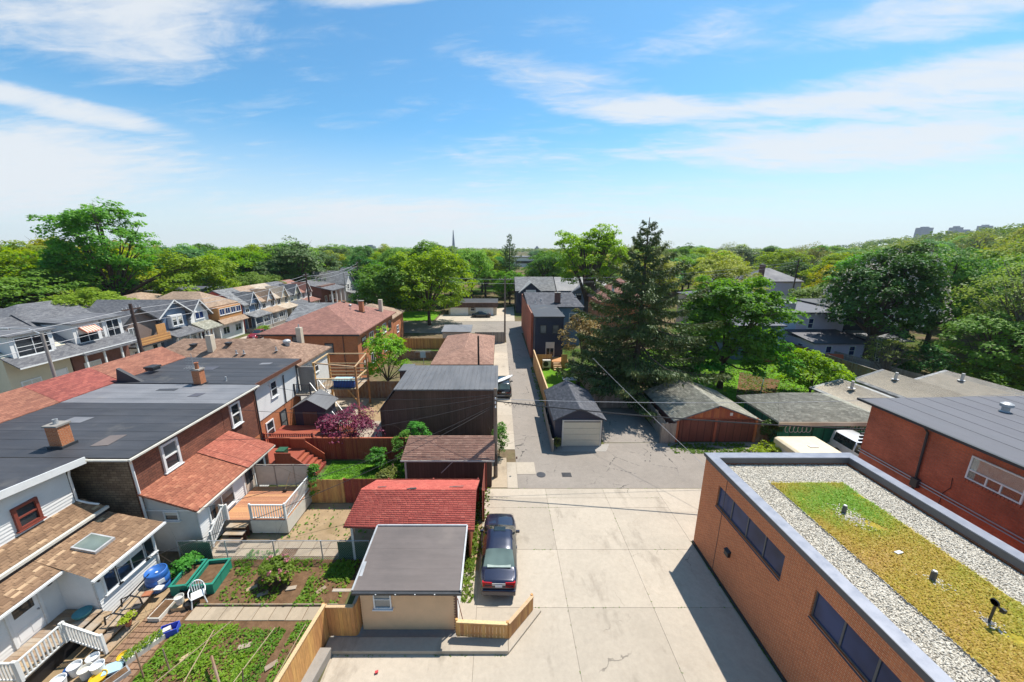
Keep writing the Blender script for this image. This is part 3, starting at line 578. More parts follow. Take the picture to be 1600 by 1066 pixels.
def gable_wall(x0, x1, y0, y1, z0, ze, zr, axis='y'):
    b = MB()
    if axis == 'y': b.ext([(x0, y0, z0), (x1, y0, z0), (x1, y0, ze), ((x0 + x1) / 2, y0, zr), (x0, y0, ze)], (0, y1 - y0, 0))
    else: b.ext([(x0, y0, z0), (x0, y1, z0), (x0, y1, ze), (x0, (y0 + y1) / 2, zr), (x0, y0, ze)], (x1 - x0, 0, 0))
    return b
def hip_roof(T, x0, x1, y0, y1, ze, zr, mat, rl=None, t=0.14, over=0.35, name='roof'):   # rl: ((xa,ya),(xb,yb)) ridge ends
    X0, X1, Y0, Y1 = x0 - over, x1 + over, y0 - over, y1 + over
    if rl is None:
        if x1 - x0 > y1 - y0: d = (y1 - y0) / 2; rl = ((x0 + d, (y0 + y1) / 2), (x1 - d, (y0 + y1) / 2))
        else: d = (x1 - x0) / 2; rl = (((x0 + x1) / 2, y0 + d), ((x0 + x1) / 2, y1 - d))
    (a, b_), (c, d) = rl; b = MB()
    V = [(X0, Y0, ze), (X1, Y0, ze), (X1, Y1, ze), (X0, Y1, ze), (a, b_, zr), (c, d, zr)]
    W_ = [(x, y, z - t) for x, y, z in V[:4]]
    if abs(a - c) > abs(b_ - d): fs = [(0, 1, 5, 4), (1, 2, 5), (2, 3, 4, 5), (3, 0, 4)]
    else: fs = [(0, 1, 4), (1, 2, 5, 4), (2, 3, 5), (3, 0, 4, 5)]
    b.add(V + W_, fs + [(9, 8, 7, 6), (1, 0, 6, 7), (2, 1, 7, 8), (3, 2, 8, 9), (0, 3, 9, 6)])
    return b.build(name, mat, T)
def chimney(T, x, y, z0, z1, w=0.6, d=0.5, mat='brick_chimney', pots=1, cap='concrete_grey'):
    c = MB().box(x - w/2, x + w/2, y - d/2, y + d/2, z0, z1).build('chimney', mat, T)
    MB().box(x - w/2 - .05, x + w/2 + .05, y - d/2 - .05, y + d/2 + .05, z1 + .001, z1 + .09).build('cap', cap, c)
    for i in range(pots): MB().lathe((x + (i - (pots - 1) / 2) * .28, y, z1 + .09), [(.11, 0), (.09, .22), (.1, .24), (.07, .24), (.06, .1), (0.001, .1)], 12).build('flue_pot', 'galv' if pots else 'terracotta', c)
    MB().box(x - w/2 - .08, x + w/2 + .08, y - d/2 - .08, y + d/2 + .08, z0 - .02, z0 + .14).build('flashing', 'dark_trim', c)
    return c
def vent(T, x, y, z, kind=0, s=1.0):
    if kind == 0: return MB().cyl((x, y, z), (x, y, z + .35 * s), .06 * s, n=10).cyl((x, y, z), (x, y, z + .03), .14 * s, n=12).build('vent_pipe', 'galv', T)
    if kind == 1: return MB().box(x - .2*s, x + .2*s, y - .2*s, y + .2*s, z, z + .12*s).ext([(x-.24*s, y-.24*s, z+.12*s), (x+.24*s, y-.24*s, z+.12*s), (x+.24*s, y+.24*s, z+.12*s), (x-.24*s, y+.24*s, z+.12*s)], (0, 0, .08*s)).build('roof_vent', 'dark_trim', T)
    return MB().lathe((x, y, z), [(.16*s, 0), (.12*s, .05*s), (.12*s, .2*s), (.2*s, .24*s), (.2*s, .36*s), (.1*s, .42*s), (.001, .43*s)], 14).build('roof_vent', 'galv', T)
def gutter(T, a, b, r=0.06, mat='white', name='gutter'): return MB().beam(a, b, r * 2, r * 1.7).build(name, mat, T)
def pipe(T, pts, r=0.045, mat='white', name='downspout'): return MB().tube(pts, r, 6).build(name, mat, T)
m_board = {}
def board(T, p, rz, w, h, t, mat, name='board', top='flat'):
    k = (round(w, 2), round(h, 2), t, mat, top)
    if k not in m_board:
        b = MB()
        if top == 'dog': b.ext([(-w/2, -t/2, 0), (w/2, -t/2, 0), (w/2, -t/2, h - .04), (w/2 - .03, -t/2, h), (-w/2 + .03, -t/2, h), (-w/2, -t/2, h - .04)], (0, t, 0))
        else: b.box(-w/2, w/2, -t/2, t/2, 0, h)
        o = b.build(name, mat, None); m_board[k] = o.data; bpy.data.objects.remove(o)
    return inst(m_board[k], name, T, p, rz)
def fence(label, a, b, h, mat, z0=0.0, w=0.14, gap=0.006, post=2.4, cap=None, cat='fence', rails=True, h2=None, side=1, top='flat', jit=0.015, group=None, name='board_fence', finial=False, panel=None):
    a, b = Vector((*a, z0)), Vector((*b, z0)); d = b - a; L = d.length; u = d / L; nrm = Vector((-u.y, u.x, 0)) * side; rz = math.atan2(u.y, u.x)
    T = thing(name, label, cat, tuple(a), group)
    n = int(L / (w + gap)); h2 = h if h2 is None else h2
    for i in range(n):
        p = a + u * ((i + .5) * L / n) + nrm * .03; hh = h + (h2 - h) * (i + .5) / n
        if abs(h2 - h) > .01: hh = round(hh * 10) / 10
        o = board(T, p + Vector((0, 0, random.uniform(0, .02))), rz + random.uniform(-1, 1) * jit, L / n - gap, hh, .02, mat, 'picket', top)
    k = max(1, int(round(L / post)))
    for i in range(k + 1):
        p = a + u * (L * i / k) - nrm * .05; hh = h + (h2 - h) * i / k
        o = board(T, p, rz, .09, round(hh + .03, 1), .09, mat, 'post')
        if finial: MB().lathe(tuple(p + Vector((0, 0, hh + .04))), [(.06, 0), (.06, .02), (.03, .04), (.055, .09), (.045, .14), (.001, .16)], 10).build('finial', 'brown_trim', o)
    if rails:
        for f in (.2, .8):
            MB().beam(a + Vector((0, 0, h * f)) - nrm * .02, b + Vector((0, 0, h2 * f)) - nrm * .02, .04, .08).build('rail', mat, T)
    if cap: MB().beam(a + Vector((0, 0, h + .035)), b + Vector((0, 0, h2 + .035)), .14, .035).build('cap_rail', cap, T)
    return T
def railing(T, a, b, h, mat='wood_white', n=None, step=0.13, t=0.035, base=0.08):
    a, b = Vector(a), Vector(b); d = b - a; L = d.length; u = d / L; rz = math.atan2(u.y, u.x)
    r = MB().beam(a + Vector((0, 0, h)), b + Vector((0, 0, h)), .07, .045).build('handrail', mat, T)
    MB().beam(a + Vector((0, 0, base)), b + Vector((0, 0, base)), .05, .05).build('bottom_rail', mat, T)
    for i in range(int(L / step)):
        p = a + d * ((i + .5) / int(L / step)); board(T, p + Vector((0, 0, base)), rz, t, round(h - base, 2), t, mat, 'baluster')
    for p in (a, b): board(T, p - Vector((0, 0, 0)), rz, .09, round(h + .08, 2), .09, mat, 'post')
def planks(T, x0, x1, y0, y1, z, along, mat, w=0.14, t=0.03, name='plank'):
    n = int(((y1 - y0) if along == 'x' else (x1 - x0)) / w)
    for i in range(n):
        if along == 'x': key = ('px', round(x1 - x0, 2), w, mat); c = ((x0 + x1) / 2, y0 + (i + .5) * (y1 - y0) / n, z); dims = ((x1 - x0) / 2, (y1 - y0) / n / 2 - .004)
        else: key = ('py', round(y1 - y0, 2), w, mat); c = (x0 + (i + .5) * (x1 - x0) / n, (y0 + y1) / 2, z); dims = ((x1 - x0) / n / 2 - .004, (y1 - y0) / 2)
        key += (round(dims[0], 3), round(dims[1], 3))
        if key not in m_board:
            o = MB().box(-dims[0], dims[0], -dims[1], dims[1], -t, 0).build(name, mat); m_board[key] = o.data; bpy.data.objects.remove(o)
        inst(m_board[key], name, T, (c[0], c[1], c[2] + random.uniform(-.003, .003)))
# ---------------------------------------------------------------- brick building with planted roof (right foreground)
A = thing('brick_office_building', 'orange brick building with gravel and planted roof, right foreground', 'building', (14.1, 10, 0))
wins = [(11.2, 15.4), (5.65, 9.85)]; zl, zh = 3.42, 4.5
b = MB(); ys = [3.0]
for y0, y1 in sorted(wins): ys += [y0, y1]
ys.append(16.7)
for i in range(0, len(ys), 2): b.box(10.53, 10.85, ys[i], ys[i + 1], 0.0, 5.1)
for y0, y1 in wins: b.box(10.53, 10.85, y0, y1, 0, zl - .002); b.box(10.53, 10.85, y0, y1, zh + .002, 5.1)
b.box(10.851, 17.8, 16.38, 16.7, 0, 5.1); b.box(17.48, 17.8, 3.0, 16.379, 0, 5.1); b.build('brick_wall', 'brick_office', A)
MB().box(10.49, 10.528, 3.0, 16.74, 0.0, 0.14).build('base_strip', 'dark_trim', A)
MB().box(10.515, 10.529, 14.86, 14.875, 0.15, 5.1).build('movement_joint', 'dark_trim', A)
for y0, y1 in wins:
    f = MB(); n = 4; X = 10.60
    f.box(X, X + .07, y0, y1, zl, zl + .05); f.box(X, X + .07, y0, y1, zh - .05, zh)
    for i in range(n + 1):
        y = y0 + (y1 - y0) * i / n; q0, q1 = (y, y + .05) if i == 0 else ((y - .05, y) if i == n else (y - .03, y + .03)); f.box(X - .006, X + .07, q0, q1, zl + .051, zh - .051)
    w_ = f.build('window', 'cap_side', A)
    for i in range(n): MB().box(X + .02, X + .035, y0 + (y1 - y0) * i / n + .03, y0 + (y1 - y0) * (i + 1) / n - .03, zl + .05, zh - .05).build('pane', 'pane_blue', w_)
    MB().ext([(10.48, y0, zl - .05), (10.68, y0, zl + .01), (10.68, y0, zl - .05)], (0, y1 - y0, 0)).build('sill', 'cap_side', w_)
wl_ = MB().box(10.40, 10.53, 13.86, 14.14, 1.80, 2.05).ext([(10.36, 13.84, 2.05), (10.53, 13.84, 2.05), (10.53, 13.84, 2.12)], (0, .32, 0)).build('wall_lamp', 'black', A)
# parapet with metal cap
b = MB(); b.box(10.53, 10.93, 3, 16.7, 5.101, 5.37); b.box(17.38, 17.8, 3, 16.7, 5.101, 5.37); b.box(10.931, 17.379, 16.3, 16.7, 5.101, 5.37); b.build('parapet', 'cap_side', A)
b = MB()
for q in ([(10.47, 2.9), (10.93, 2.9), (10.93, 16.3), (10.47, 16.76)], [(17.86, 2.9), (17.86, 16.76), (17.39, 16.3), (17.39, 2.9)], [(10.472, 16.762), (17.858, 16.762), (17.388, 16.302), (10.932, 16.302)]):
    b.slab([(x, y, 5.42) for x, y in q], .05)
b.build('parapet_cap', 'cap_grey', A)
MB().box(10.44, 10.47, 2.9, 16.79, 5.26, 5.42).build('cap_edge', 'cap_side', A)
MB().box(11.0, 17.32, 3, 16.3, 4.9, 5.0).build('gravel_bed', 'gravel_bed', A)
MB().box(12.45, 15.75, 3, 14.78, 5.0, 5.075).build('planting_mat', 'sedum_base', A)
MB().box(12.43, 12.45, 3, 14.80, 5.0, 5.07).box(15.75, 15.77, 3, 14.80, 5.0, 5.07).box(12.45, 15.75, 14.78, 14.80, 5.0, 5.07).build('mat_edging', 'galv', A)
OCT_V = np.array([(1,0,0),(-1,0,0),(0,1,0),(0,-1,0),(0,0,1),(0,0,-1)], float); OCT_F = np.array([(0,2,4),(2,1,4),(1,3,4),(3,0,4),(2,0,5),(1,2,5),(3,1,5),(0,3,5)])
def stones(P, s0, s1, name, T, mat='stone'):
    n = len(P); V = OCT_V[None] * (rng.uniform(s0, s1, (n, 1, 1)) * rng.uniform(.7, 1.2, (n, 6, 3))) * np.array([1, 1, .65])
    a = rng.uniform(0, 6.28, n); ca, sa = np.cos(a)[:, None], np.sin(a)[:, None]
    V = np.stack([V[..., 0]*ca - V[..., 1]*sa, V[..., 0]*sa + V[..., 1]*ca, V[..., 2]], -1) + P[:, None]
    org = np.array(ORG.get(T.name, Vector((0,0,0)))) if T is not None else 0
    F = (OCT_F[None] + 6 * np.arange(n)[:, None, None]).reshape(-1, 3)
    me = npmesh(name, (V - org).reshape(-1, 3), F, mat, np.repeat(rng.uniform(0, 1, n) ** .7, 6)); o = bpy.data.objects.new(name, me); C.objects.link(o); o.parent = T; o['kind'] = 'stuff'; return o
def scat(x0, x1, y0, y1, dens, z): n = int((x1-x0)*(y1-y0)*dens); return np.stack([rng.uniform(x0, x1, n), rng.uniform(y0, y1, n), z + rng.uniform(0, .03, n)], -1)
P = np.concatenate([scat(10.94, 12.42, 5.5, 16.3, 1250, 5.0), scat(15.78, 17.32, 5.5, 16.3, 1150, 5.0), scat(12.42, 15.78, 14.8, 16.3, 1150, 5.0), np.stack([14.05 + .42*rng.normal(0, .55, 420), 12.55 + .55*rng.normal(0, .55, 420), 5.08 + rng.uniform(0, .03, 420)], -1), np.stack([14.08 + .2*rng.normal(0, .6, 90), 9.55 + .25*rng.normal(0, .6, 90), 5.08 + rng.uniform(0, .03, 90)], -1), np.stack([14.05 + .2*rng.normal(0, .6, 90), 8.25 + .25*rng.normal(0, .6, 90), 5.08 + rng.uniform(0, .03, 90)], -1)])
stones(P, .018, .04, 'gravel', A)
def tufts(P, size, mat, name, T, col, up=0.4):          # little crossed leaves
    n = len(P); a = rng.uniform(0, 6.28, n); tilt = rng.uniform(.05, .7, n); s = size * rng.uniform(.6, 1.4, n)
    u = np.stack([np.cos(a), np.sin(a), 0*a], -1); w = np.stack([-np.sin(a)*np.cos(tilt), np.cos(a)*np.cos(tilt), np.sin(tilt)], -1)
    V = np.stack([P - u*s[:, None]*.45, P + w*s[:, None]*.5 - 0*u, P + u*s[:, None]*.45, P + w*s[:, None] ], 1)
    V = np.stack([P - w*s[:, None]*.1, P + u*s[:, None]*.45 + w*s[:, None]*.4, P + w*s[:, None], P - u*s[:, None]*.45 + w*s[:, None]*.4], 1)
    org = np.array(ORG.get(T.name, Vector((0,0,0)))) if T is not None else 0
    me = npmesh(name, (V - org).reshape(-1, 3), np.arange(4*n).reshape(-1, 4), mat, np.repeat(col, 4)); o = bpy.data.objects.new(name, me); C.objects.link(o); o.parent = T; o['kind'] = 'stuff'; return o
def vnoise(x, y, s, seed=0):             # cheap smooth noise for placing plants
    r_ = np.random.default_rng(seed); t = 0
    for k in range(6):
        kx, ky, p = r_.normal(0, s, 3); t = t + np.sin(kx*x + ky*y + p*5)
    return t / 3.2
P = scat(12.46, 15.74, 5.5, 14.76, 2400, 5.07); P[:, :2] += rng.normal(0, .05, (len(P), 2))
P = P[vnoise(P[:, 0], P[:, 1], 2.6, 21) + rng.normal(0, .25, len(P)) < .95]
green = np.clip(1.25 - np.abs(P[:, 1] - 13.2 - .5*(P[:, 0] - 14)) / 1.7, 0, 1) * (1 + .4*vnoise(P[:, 0], P[:, 1], 2, 3))
tufts(P, .042, 'leaf_sedum', 'sedum', A, np.clip(.66 + .2*vnoise(P[:, 0], P[:, 1], 1.3, 1) + .08*vnoise(P[:, 0], P[:, 1], 6, 2) + rng.normal(0, .09, len(P)) - .62*np.clip(green, 0, 1), 0, 1))
for x, y in ((14.0, 12.8), (14.04, 9.68)):
    v = MB().cyl((x, y, 5.05), (x, y, 5.38), .075, n=14).build('roof_drain_pipe', 'cap_side', A); MB().cyl((x, y, 5.385), (x, y, 5.43), .055, n=14).build('pipe_top', 'galv', v)
v = MB().cyl((14.05, 8.27, 5.05), (14.05, 8.27, 5.75), .03, n=8).cyl((14.05, 8.27, 5.05), (14.05, 8.27, 5.12), .1, n=12).build('anchor_post', 'iron', A)
MB().lathe((14.0, 8.27, 5.8), [(.09, -.02), (.11, 0), (.09, .02), (.07, 0), (.09, -.02)], 14, axis='x').beam((14.05, 8.27, 5.72), (14.2, 8.2, 5.6), .05).box(14.17, 14.25, 8.15, 8.25, 5.52, 5.64).build('anchor_ring', 'iron', v)
MB().obox((14.06, 10.74, 5.12), (.13, .03, 0), (-.02, .05, 0), (0, 0, .02)).build('label_plate', 'white', A)
# ---------------------------------------------------------------- red brick building behind it
B = thing('red_brick_building', 'long red brick building with low grey roof beside the planted-roof building', 'building', (28, 10, 0))
MB().box(21.2, 36, 1.0, 19.4, 0, 6.95).build('brick_wall', 'brick_red', B)
MB().slab([(20.85, .6, 7.1), (36.4, .6, 7.4), (36.4, 19.75, 7.4), (20.85, 19.75, 7.1)], .13).build('roof', 'roof_slate', B)
b = MB()
for x in np.arange(22.3, 36, 1.05): z = 7.1 + .3*(x - 20.85)/15.55; b.slab([(x, .6, z + .012), (x + .04, .6, z + .012), (x + .04, 19.74, z + .012), (x, 19.74, z + .012)], .011)
b.build('roof_seams', 'roof_slate', B)
gutter(B, (20.78, .6, 7.06), (20.78, 19.85, 7.06), .075, 'dark_trim'); MB().box(20.86, 36.3, 19.751, 19.80, 6.98, 7.12).build('fascia', 'dark_trim', B)
pipe(B, [(20.85, 16.46, 7.0), (21.1, 16.46, 6.7), (21.13, 16.44, 5.2), (21.12, 16.4, 4.2), (21.12, 16.4, .1)], .055, 'dark_trim')
for z in (3.95, 4.1): MB().cyl((21.15, 1, z), (21.15, 19.45, z), .025, n=6).build('conduit', 'galv', B)
MB().box(21.0, 21.2, 16.2, 16.5, 3.75, 4.2).build('meter_box', 'dark_trim', B)
pipe(B, [(21.17, 15.1, 5.1), (21.17, 15.05, 4.6), (21.17, 15.25, 4.2), (21.17, 15.3, 3.2)], .012, 'cable', 'wire_drop')
f = MB(); y0, y1, z0, z1 = 12.85, 14.7, 5.4, 6.52
for q in ((y0, y0+.06, z0, z1), (y1-.06, y1, z0, z1), (y0+.06, y1-.06, z0, z0+.06), (y0+.06, y1-.06, z1-.06, z1), (y0+.06, y1-.06, z0+.42, z0+.48), (13.5, 13.55, z0+.06, z0+.42), (13.98, 14.03, z0+.06, z0+.42)): f.box(21.14, 21.24, *q)
wB = f.build('window', 'white', B); MB().box(21.193, 21.199, y0+.05, y1-.05, z0+.05, z1-.05).build('interior', 'pane_blue', wB)
b = MB(); n = 40
b.add([(21.182 + .006*math.sin(i*1.9) , y0+.06+(y1-y0-.12)*i/n, z) for i in range(n+1) for z in (z0+.46, z1-.06)], [(2*i, 2*i+2, 2*i+3, 2*i+1) for i in range(n)]); b.build('curtain', 'curtain', wB)
MB().box(21.164, 21.168, y0+.05, y1-.05, z0+.05, z1-.05).build('pane', 'clear_pane', wB)
b = MB()
for i in range(16): b.box(21.1, 21.24, 12.82 + i*.12, 12.92 + i*.12, 5.27, 5.385)
b.build('brick_sill', 'brick_red', wB)
vent(B, 26.5, 17.8, 7.2, 2, 1.2)
for i in range(4): MB().cyl((21.1, 19.5, 4.35 + i*.22), (21.35, 19.5, 4.35 + i*.22), .07, n=8).build('insulator', 'dark_trim', B)
fence('weathered board fence closing the gap between the two brick buildings', (17.9, 15.3), (21.1, 15.3), 2.2, 'wood_brown')
# ---------------------------------------------------------------- tan shed in front
F_ = thing('tan_shed', 'tan sided shed with flat dark roof at the head of the concrete lot', 'shed', (-3.7, 13.3, 0))
MB().box(-5.68, -1.78, 12.0, 14.9, 0, 2.12).build('wall', 'lap_tan', F_)
lap(F_, '-Y', 11.998, -5.66, -1.80, .08, 2.12, 2.12, 'lap_tan', .135, lip=.055); lap(F_, '-X', -5.682, 12.02, 14.9, .1, 2.15, 2.3, 'lap_tan', .135); lap(F_, '+X', -1.778, 12.02, 14.9, .1, 2.12, 2.12, 'lap_white', .15)
MB().slab([(-5.85, 11.8, 2.26), (-1.55, 11.8, 2.26), (-1.55, 15.0, 2.52), (-5.85, 15.0, 2.52)], .1).build('roof', 'roof_shed', F_)
b = MB()
for y in (12.75, 13.75): z = 2.26 + .26*(y-11.8)/3.2; b.slab([(-5.8, y, z+.014), (-1.6, y, z+.014), (-1.6, y+.5, z+.05), (-5.8, y+.5, z+.05)], .012)
o = b.build('roof_sheet', 'roof_shed', F_); o.location.z -= .012
for q in (((-5.86, 11.78, 2.28), (-5.86, 15.02, 2.54)), ((-1.54, 11.78, 2.28), (-1.54, 15.02, 2.54)), ((-5.86, 15.03, 2.55), (-1.54, 15.03, 2.55))): MB().beam(*q, .07, .06).build('roof_edge', 'galv', F_)
gutter(F_, (-5.86, 11.74, 2.19), (-1.5, 11.74, 2.17), .055, 'dark_trim')
for i in range(4): MB().lathe((-4.9 + i*.78, 11.69, 2.19), [(.001, -.02), (.03, -.01), (.03, .02), (.001, .03)], 10).build('eave_lamp', 'white', F_)
win(F_, '-Y', 11.945, -4.75, 1.22, .72, .92, 'white', 'pane_light', 'h', .05)
pipe(F_, [(-1.62, 11.76, 2.12), (-1.74, 11.9, 1.95), (-1.74, 11.93, .1)], .045, 'brown_trim')
MB().box(-1.86, -1.77, 11.96, 12.03, .1, 2.1).build('corner_trim', 'brown_trim', F_)
MB().beam((-5.8, 11.9, 2.16), (-6.7, 11.9, 2.16), .13, .03).build('shelf_board', 'plank_old', F_)
MB().beam((-5.75, 12.1, 2.2), (-5.75, 13.0, 2.45), .12, .04).build('trough', 'galv', F_)
hz_ = thing('long_tool', 'long handled tool leaning on the white side of the tan shed', 'tool', (-1.5, 12.1, 0)); MB().cyl((-1.45, 12.05, 0.03), (-1.72, 12.15, 1.45), .018, n=6).build('handle', 'red_trim', hz_); MB().box(-1.53, -1.35, 12.0, 12.08, .03, .25).build('blade', 'steel', hz_)
# cedar fence round the shed
fence('cedar board fence with cap rail beside the vegetable garden', (-6.95, 11.62), (-7.35, 8.2), 1.75, 'cedar', cap='cedar_pale', side=1, finial=False)
fence('short cedar fence panel joining the garden fence to the tan shed', (-6.9, 11.62), (-5.8, 11.62), 1.45, 'cedar', z0=.2, cap='cedar_pale', side=-1)
fence('narrow cedar fence return beside the tan shed wall', (-5.78, 11.66), (-5.74, 12.3), 1.5, 'cedar', z0=.2, side=-1)
fence('low cedar fence standing on the kerb right of the tan shed', (-1.72, 11.6), (0.33, 11.5), .72, 'cedar', z0=.2, cap='cedar_pale', side=-1, post=2.05, finial=True)
fence('angled low cedar fence with round finials behind the sedan', (0.37, 11.52), (1.45, 12.75), .75, 'cedar', z0=.16, cap='cedar_pale', side=-1, post=1.6, finial=True, h2=.72)
# ---------------------------------------------------------------- red roofed garage / carport
G = thing('red_roof_garage', 'garage with faded red shingle roof and open carport front beside the lane', 'garage', (-4.4, 17, 0))
gable_wall(-7.3, -1.45, 15.95, 18.6, 0, 2.2, 3.1, 'x')
MB().box(-7.3, -1.45, 18.5, 18.6, 0, 2.3).box(-1.55, -1.45, 15.6, 18.499, 0, 2.3).box(-5.2, -5.1, 15.6, 18.499, 0, 2.3).build('wall', 'clad_rust', G)
MB().ext([(-1.5, 15.4, 2.25), (-1.5, 16.95, 3.1), (-1.5, 18.7, 2.25)], (.05, 0, 0)).build('gable', 'clad_rust', G)
MB().box(-7.45, -7.33, 15.55, 15.67, 0, 2.3).build('post', 'white', G); MB().box(-7.45, -7.33, 18.4, 18.5, 0, 2.3).build('post', 'white', G)
MB().slab([(-7.65, 15.25, 2.28), (-1.2, 15.0, 2.28), (-1.2, 16.95, 3.15), (-7.3, 16.95, 3.15)], .08).slab([(-7.3, 16.951, 3.15), (-1.2, 16.951, 3.15), (-1.15, 18.95, 2.3), (-7.2, 18.95, 2.3)], .08).build('roof', 'sh_red', G)
shingles(G, (-7.65, 15.25, 2.285), (-1.2, 15.0, 2.285), (-1.2, 16.95, 3.155), (-7.3, 16.95, 3.155), 'shg_red', .24, .11)
shingles(G, (-7.2, 18.95, 2.305), (-1.15, 18.95, 2.305), (-1.2, 16.955, 3.155), (-7.3, 16.955, 3.155), 'shg_red', .24, .11)
for k in range(7): MB().obox((random.uniform(-6.3, -1.6), 17.05 + random.uniform(-.1, .15), 3.16), (random.uniform(.1, .3), .02, 0), (0, .06, -.025), (0, 0, .006)).build('worn_patch', 'roof_shed', G)
fence('dark red board fence behind the dirt yard', (-9.6, 19.95), (-1.3, 19.95), 1.7, 'redwood', side=-1)
fence('cedar fence panel next to the dark red one behind the dirt yard', (-11.9, 19.95), (-9.65, 19.95), 1.65, 'cedar', side=-1)
fence('dark red gate board by the shingled lane shed', (-0.95, 18.3), (-0.9, 21.1), 2.1, 'redwood', side=1, rails=False)
# ---------------------------------------------------------------- brown shingle shed by the pole
Hs = thing('lane_shed', 'small shed with brown shingle roof beside the wooden utility pole', 'shed', (-3.3, 22.5, 0))
MB().box(-6.1, -.5, 21.5, 23.7, 0, 2.25).build('wall', 'clad_brown', Hs)
MB().slab([(-6.35, 21.1, 2.25), (-.3, 21.1, 2.25), (-.3, 22.95, 3.0), (-6.2, 22.95, 3.0)], .07).slab([(-6.2, 22.951, 3.0), (-.3, 22.951, 3.0), (-.3, 24.0, 2.3), (-6.2, 24.0, 2.3)], .07).build('roof', 'sh_pink', Hs)
shingles(Hs, (-6.35, 21.1, 2.255), (-.3, 21.1, 2.255), (-.3, 22.95, 3.005), (-6.2, 22.95, 3.005), 'shg_pink', .3, .14)
MB().beam((-6.36, 21.08, 2.2), (-.29, 21.08, 2.2), .04, .09).build('fascia', 'offwhite', Hs)
MB().box(-6.15, -6.05, 21.2, 21.3, 0, 2.2).build('post', 'offwhite', Hs); MB().beam((-3.8, 21.3, 1.2), (-2.9, 21.3, 2.15), .05, .05).build('brace', 'galv', Hs)
# ---------------------------------------------------------------- big dark barn-like garage
I_ = thing('dark_metal_garage', 'tall dark brown clad garage with grey metal roof beside the lane', 'garage', (-4.5, 31, 0))
MB().box(-8.35, -.25, 27.9, 33.4, 0, 4.42).build('wall', 'clad_brown', I_)
MB().ext([(-8.36, 27.95, 0), (-9.8, 27.95, 0), (-9.8, 27.95, 2.6), (-8.36, 27.95, 4.35)], (0, 5.3, 0)).build('side_bay', 'clad_brown', I_)
b = MB().slab([(-8.5, 27.7, 4.5), (-.1, 27.7, 4.5), (-.1, 33.6, 4.62), (-8.5, 33.6, 4.62)], .12); b.slab([(-9.95, 27.7, 2.48), (-8.51, 27.7, 4.49), (-8.51, 33.5, 4.49), (-9.95, 33.5, 2.48)], .1); b.build('roof', 'roof_metal', I_)
b = MB()
for x in np.arange(-8.3, -.2, .42): b.slab([(x, 27.69, 4.53), (x+.035, 27.69, 4.53), (x+.035, 33.6, 4.65), (x, 33.6, 4.65)], .03)
b.build('roof_ribs', 'roof_metal', I_)
MB().box(-9.6, -8.6, 33.65, 35.6, 0, 4.0).build('annex', 'clad_brown', I_); MB().box(-9.7, -8.5, 33.62, 35.7, 4.0, 4.1).build('annex_roof', 'roof_metal', I_)
MB().box(-.24, -.2, 28.4, 30.8, 0, 2.4).build('garage_door', 'door_brown', I_)
# hip roofed garage further up the lane
J = thing('hip_roof_garage', 'long low garage with pinkish brown hip roof beyond the dark metal garage', 'garage', (-4.4, 47, 0))
MB().box(-7.6, -1.0, 40.8, 54.6, 0, 2.5).build('wall', 'brick_orange', J); hip_roof(J, -7.6, -1.0, 40.8, 54.6, 2.5, 3.7, 'sh_pink', ((-4.3, 44.0), (-4.3, 51.5)))
for i in range(4): MB().box(-1.0, -.95, 41.5 + i*3.2, 44.1 + i*3.2, .02, 2.2).build('garage_door', 'door_white', J)
fence('weathered plank fence with gate at the end of the lane garage', (-4.0, 60.0), (0.9, 60.0), 1.9, 'wood_grey', side=-1, w=.2)
s_ = thing('grey_roof_shed', 'small shed with pale grey flat roof by the plank fence', 'shed', (-7.5, 60, 0)); MB().box(-9.3, -5.0, 59, 62.5, 0, 2.2).build('wall', 'siding_grey', s_); MB().slab([(-9.5, 58.7, 2.25), (-4.6, 58.7, 2.25), (-4.6, 62.8, 2.6), (-9.5, 62.8, 2.6)], .1).build('roof', 'roof_grey', s_)
# ---------------------------------------------------------------- white house at lower left
E_ = thing('white_house', 'white sided house with brown shingle lean-to, lower left corner', 'house', (-20, 11, 0))
b = MB().ext([(-20.1, 4, 0), (-20.1, 15.05, 0), (-20.1, 15.05, 5.75), (-20.1, 4, 6.9)], (-8, 0, 0)); b.build('wall', 'lap_white', E_)
lap(E_, '+X', -20.098, 4, 15.03, 2.9, 6.9, 5.75, 'lap_white', .155)
MB().ext([(-19.65, 3.5, 7.02), (-19.65, 15.5, 5.78), (-28, 15.5, 5.78), (-28, 3.5, 7.02)], (0, 0, .12)).build('roof', 'roof_black', E_)
MB().ext([(-19.6, 3.5, 6.84), (-19.6, 15.54, 5.6), (-19.6, 15.54, 5.93), (-19.6, 3.5, 7.17)], (-.05, 0, 0)).build('rake_board', 'white', E_)
gutter(E_, (-19.6, 15.56, 5.72), (-27, 15.56, 5.72), .06, 'offwhite')
pipe(E_, [(-20.0, 15.12, 5.6), (-20.06, 15.1, 5.2), (-20.06, 15.1, 3.9), (-19.6, 15.15, 3.7), (-19.2, 15.2, 3.6)], .05)
win(E_, '+X', -20.06, 13.35, 4.05, .85, 1.05, 'red_trim', 'pane', 'h', .11, .09)
MB().box(-20.075, -20.0, 11.6, 11.7, 4.75, 4.85).build('vent_hood', 'black', E_)
lt = MB().slab([(-20.09, 4, 3.85), (-19.05, 4, 3.42), (-19.05, 15.3, 3.42), (-20.09, 15.3, 3.85)], .1).build('upper_lean_roof', 'sh_brown', E_)
shingles(E_, (-19.05, 6, 3.425), (-19.05, 15.3, 3.425), (-20.09, 15.3, 3.855), (-20.09, 6, 3.855), 'shg_brown', .3, .14)
gutter(E_, (-18.98, 4, 3.36), (-18.98, 15.34, 3.36), .07, 'offwhite'); MB().box(-19.1, -19.0, 4, 15.2, 3.0, 3.3).build('lean_fascia', 'dark_trim', E_)
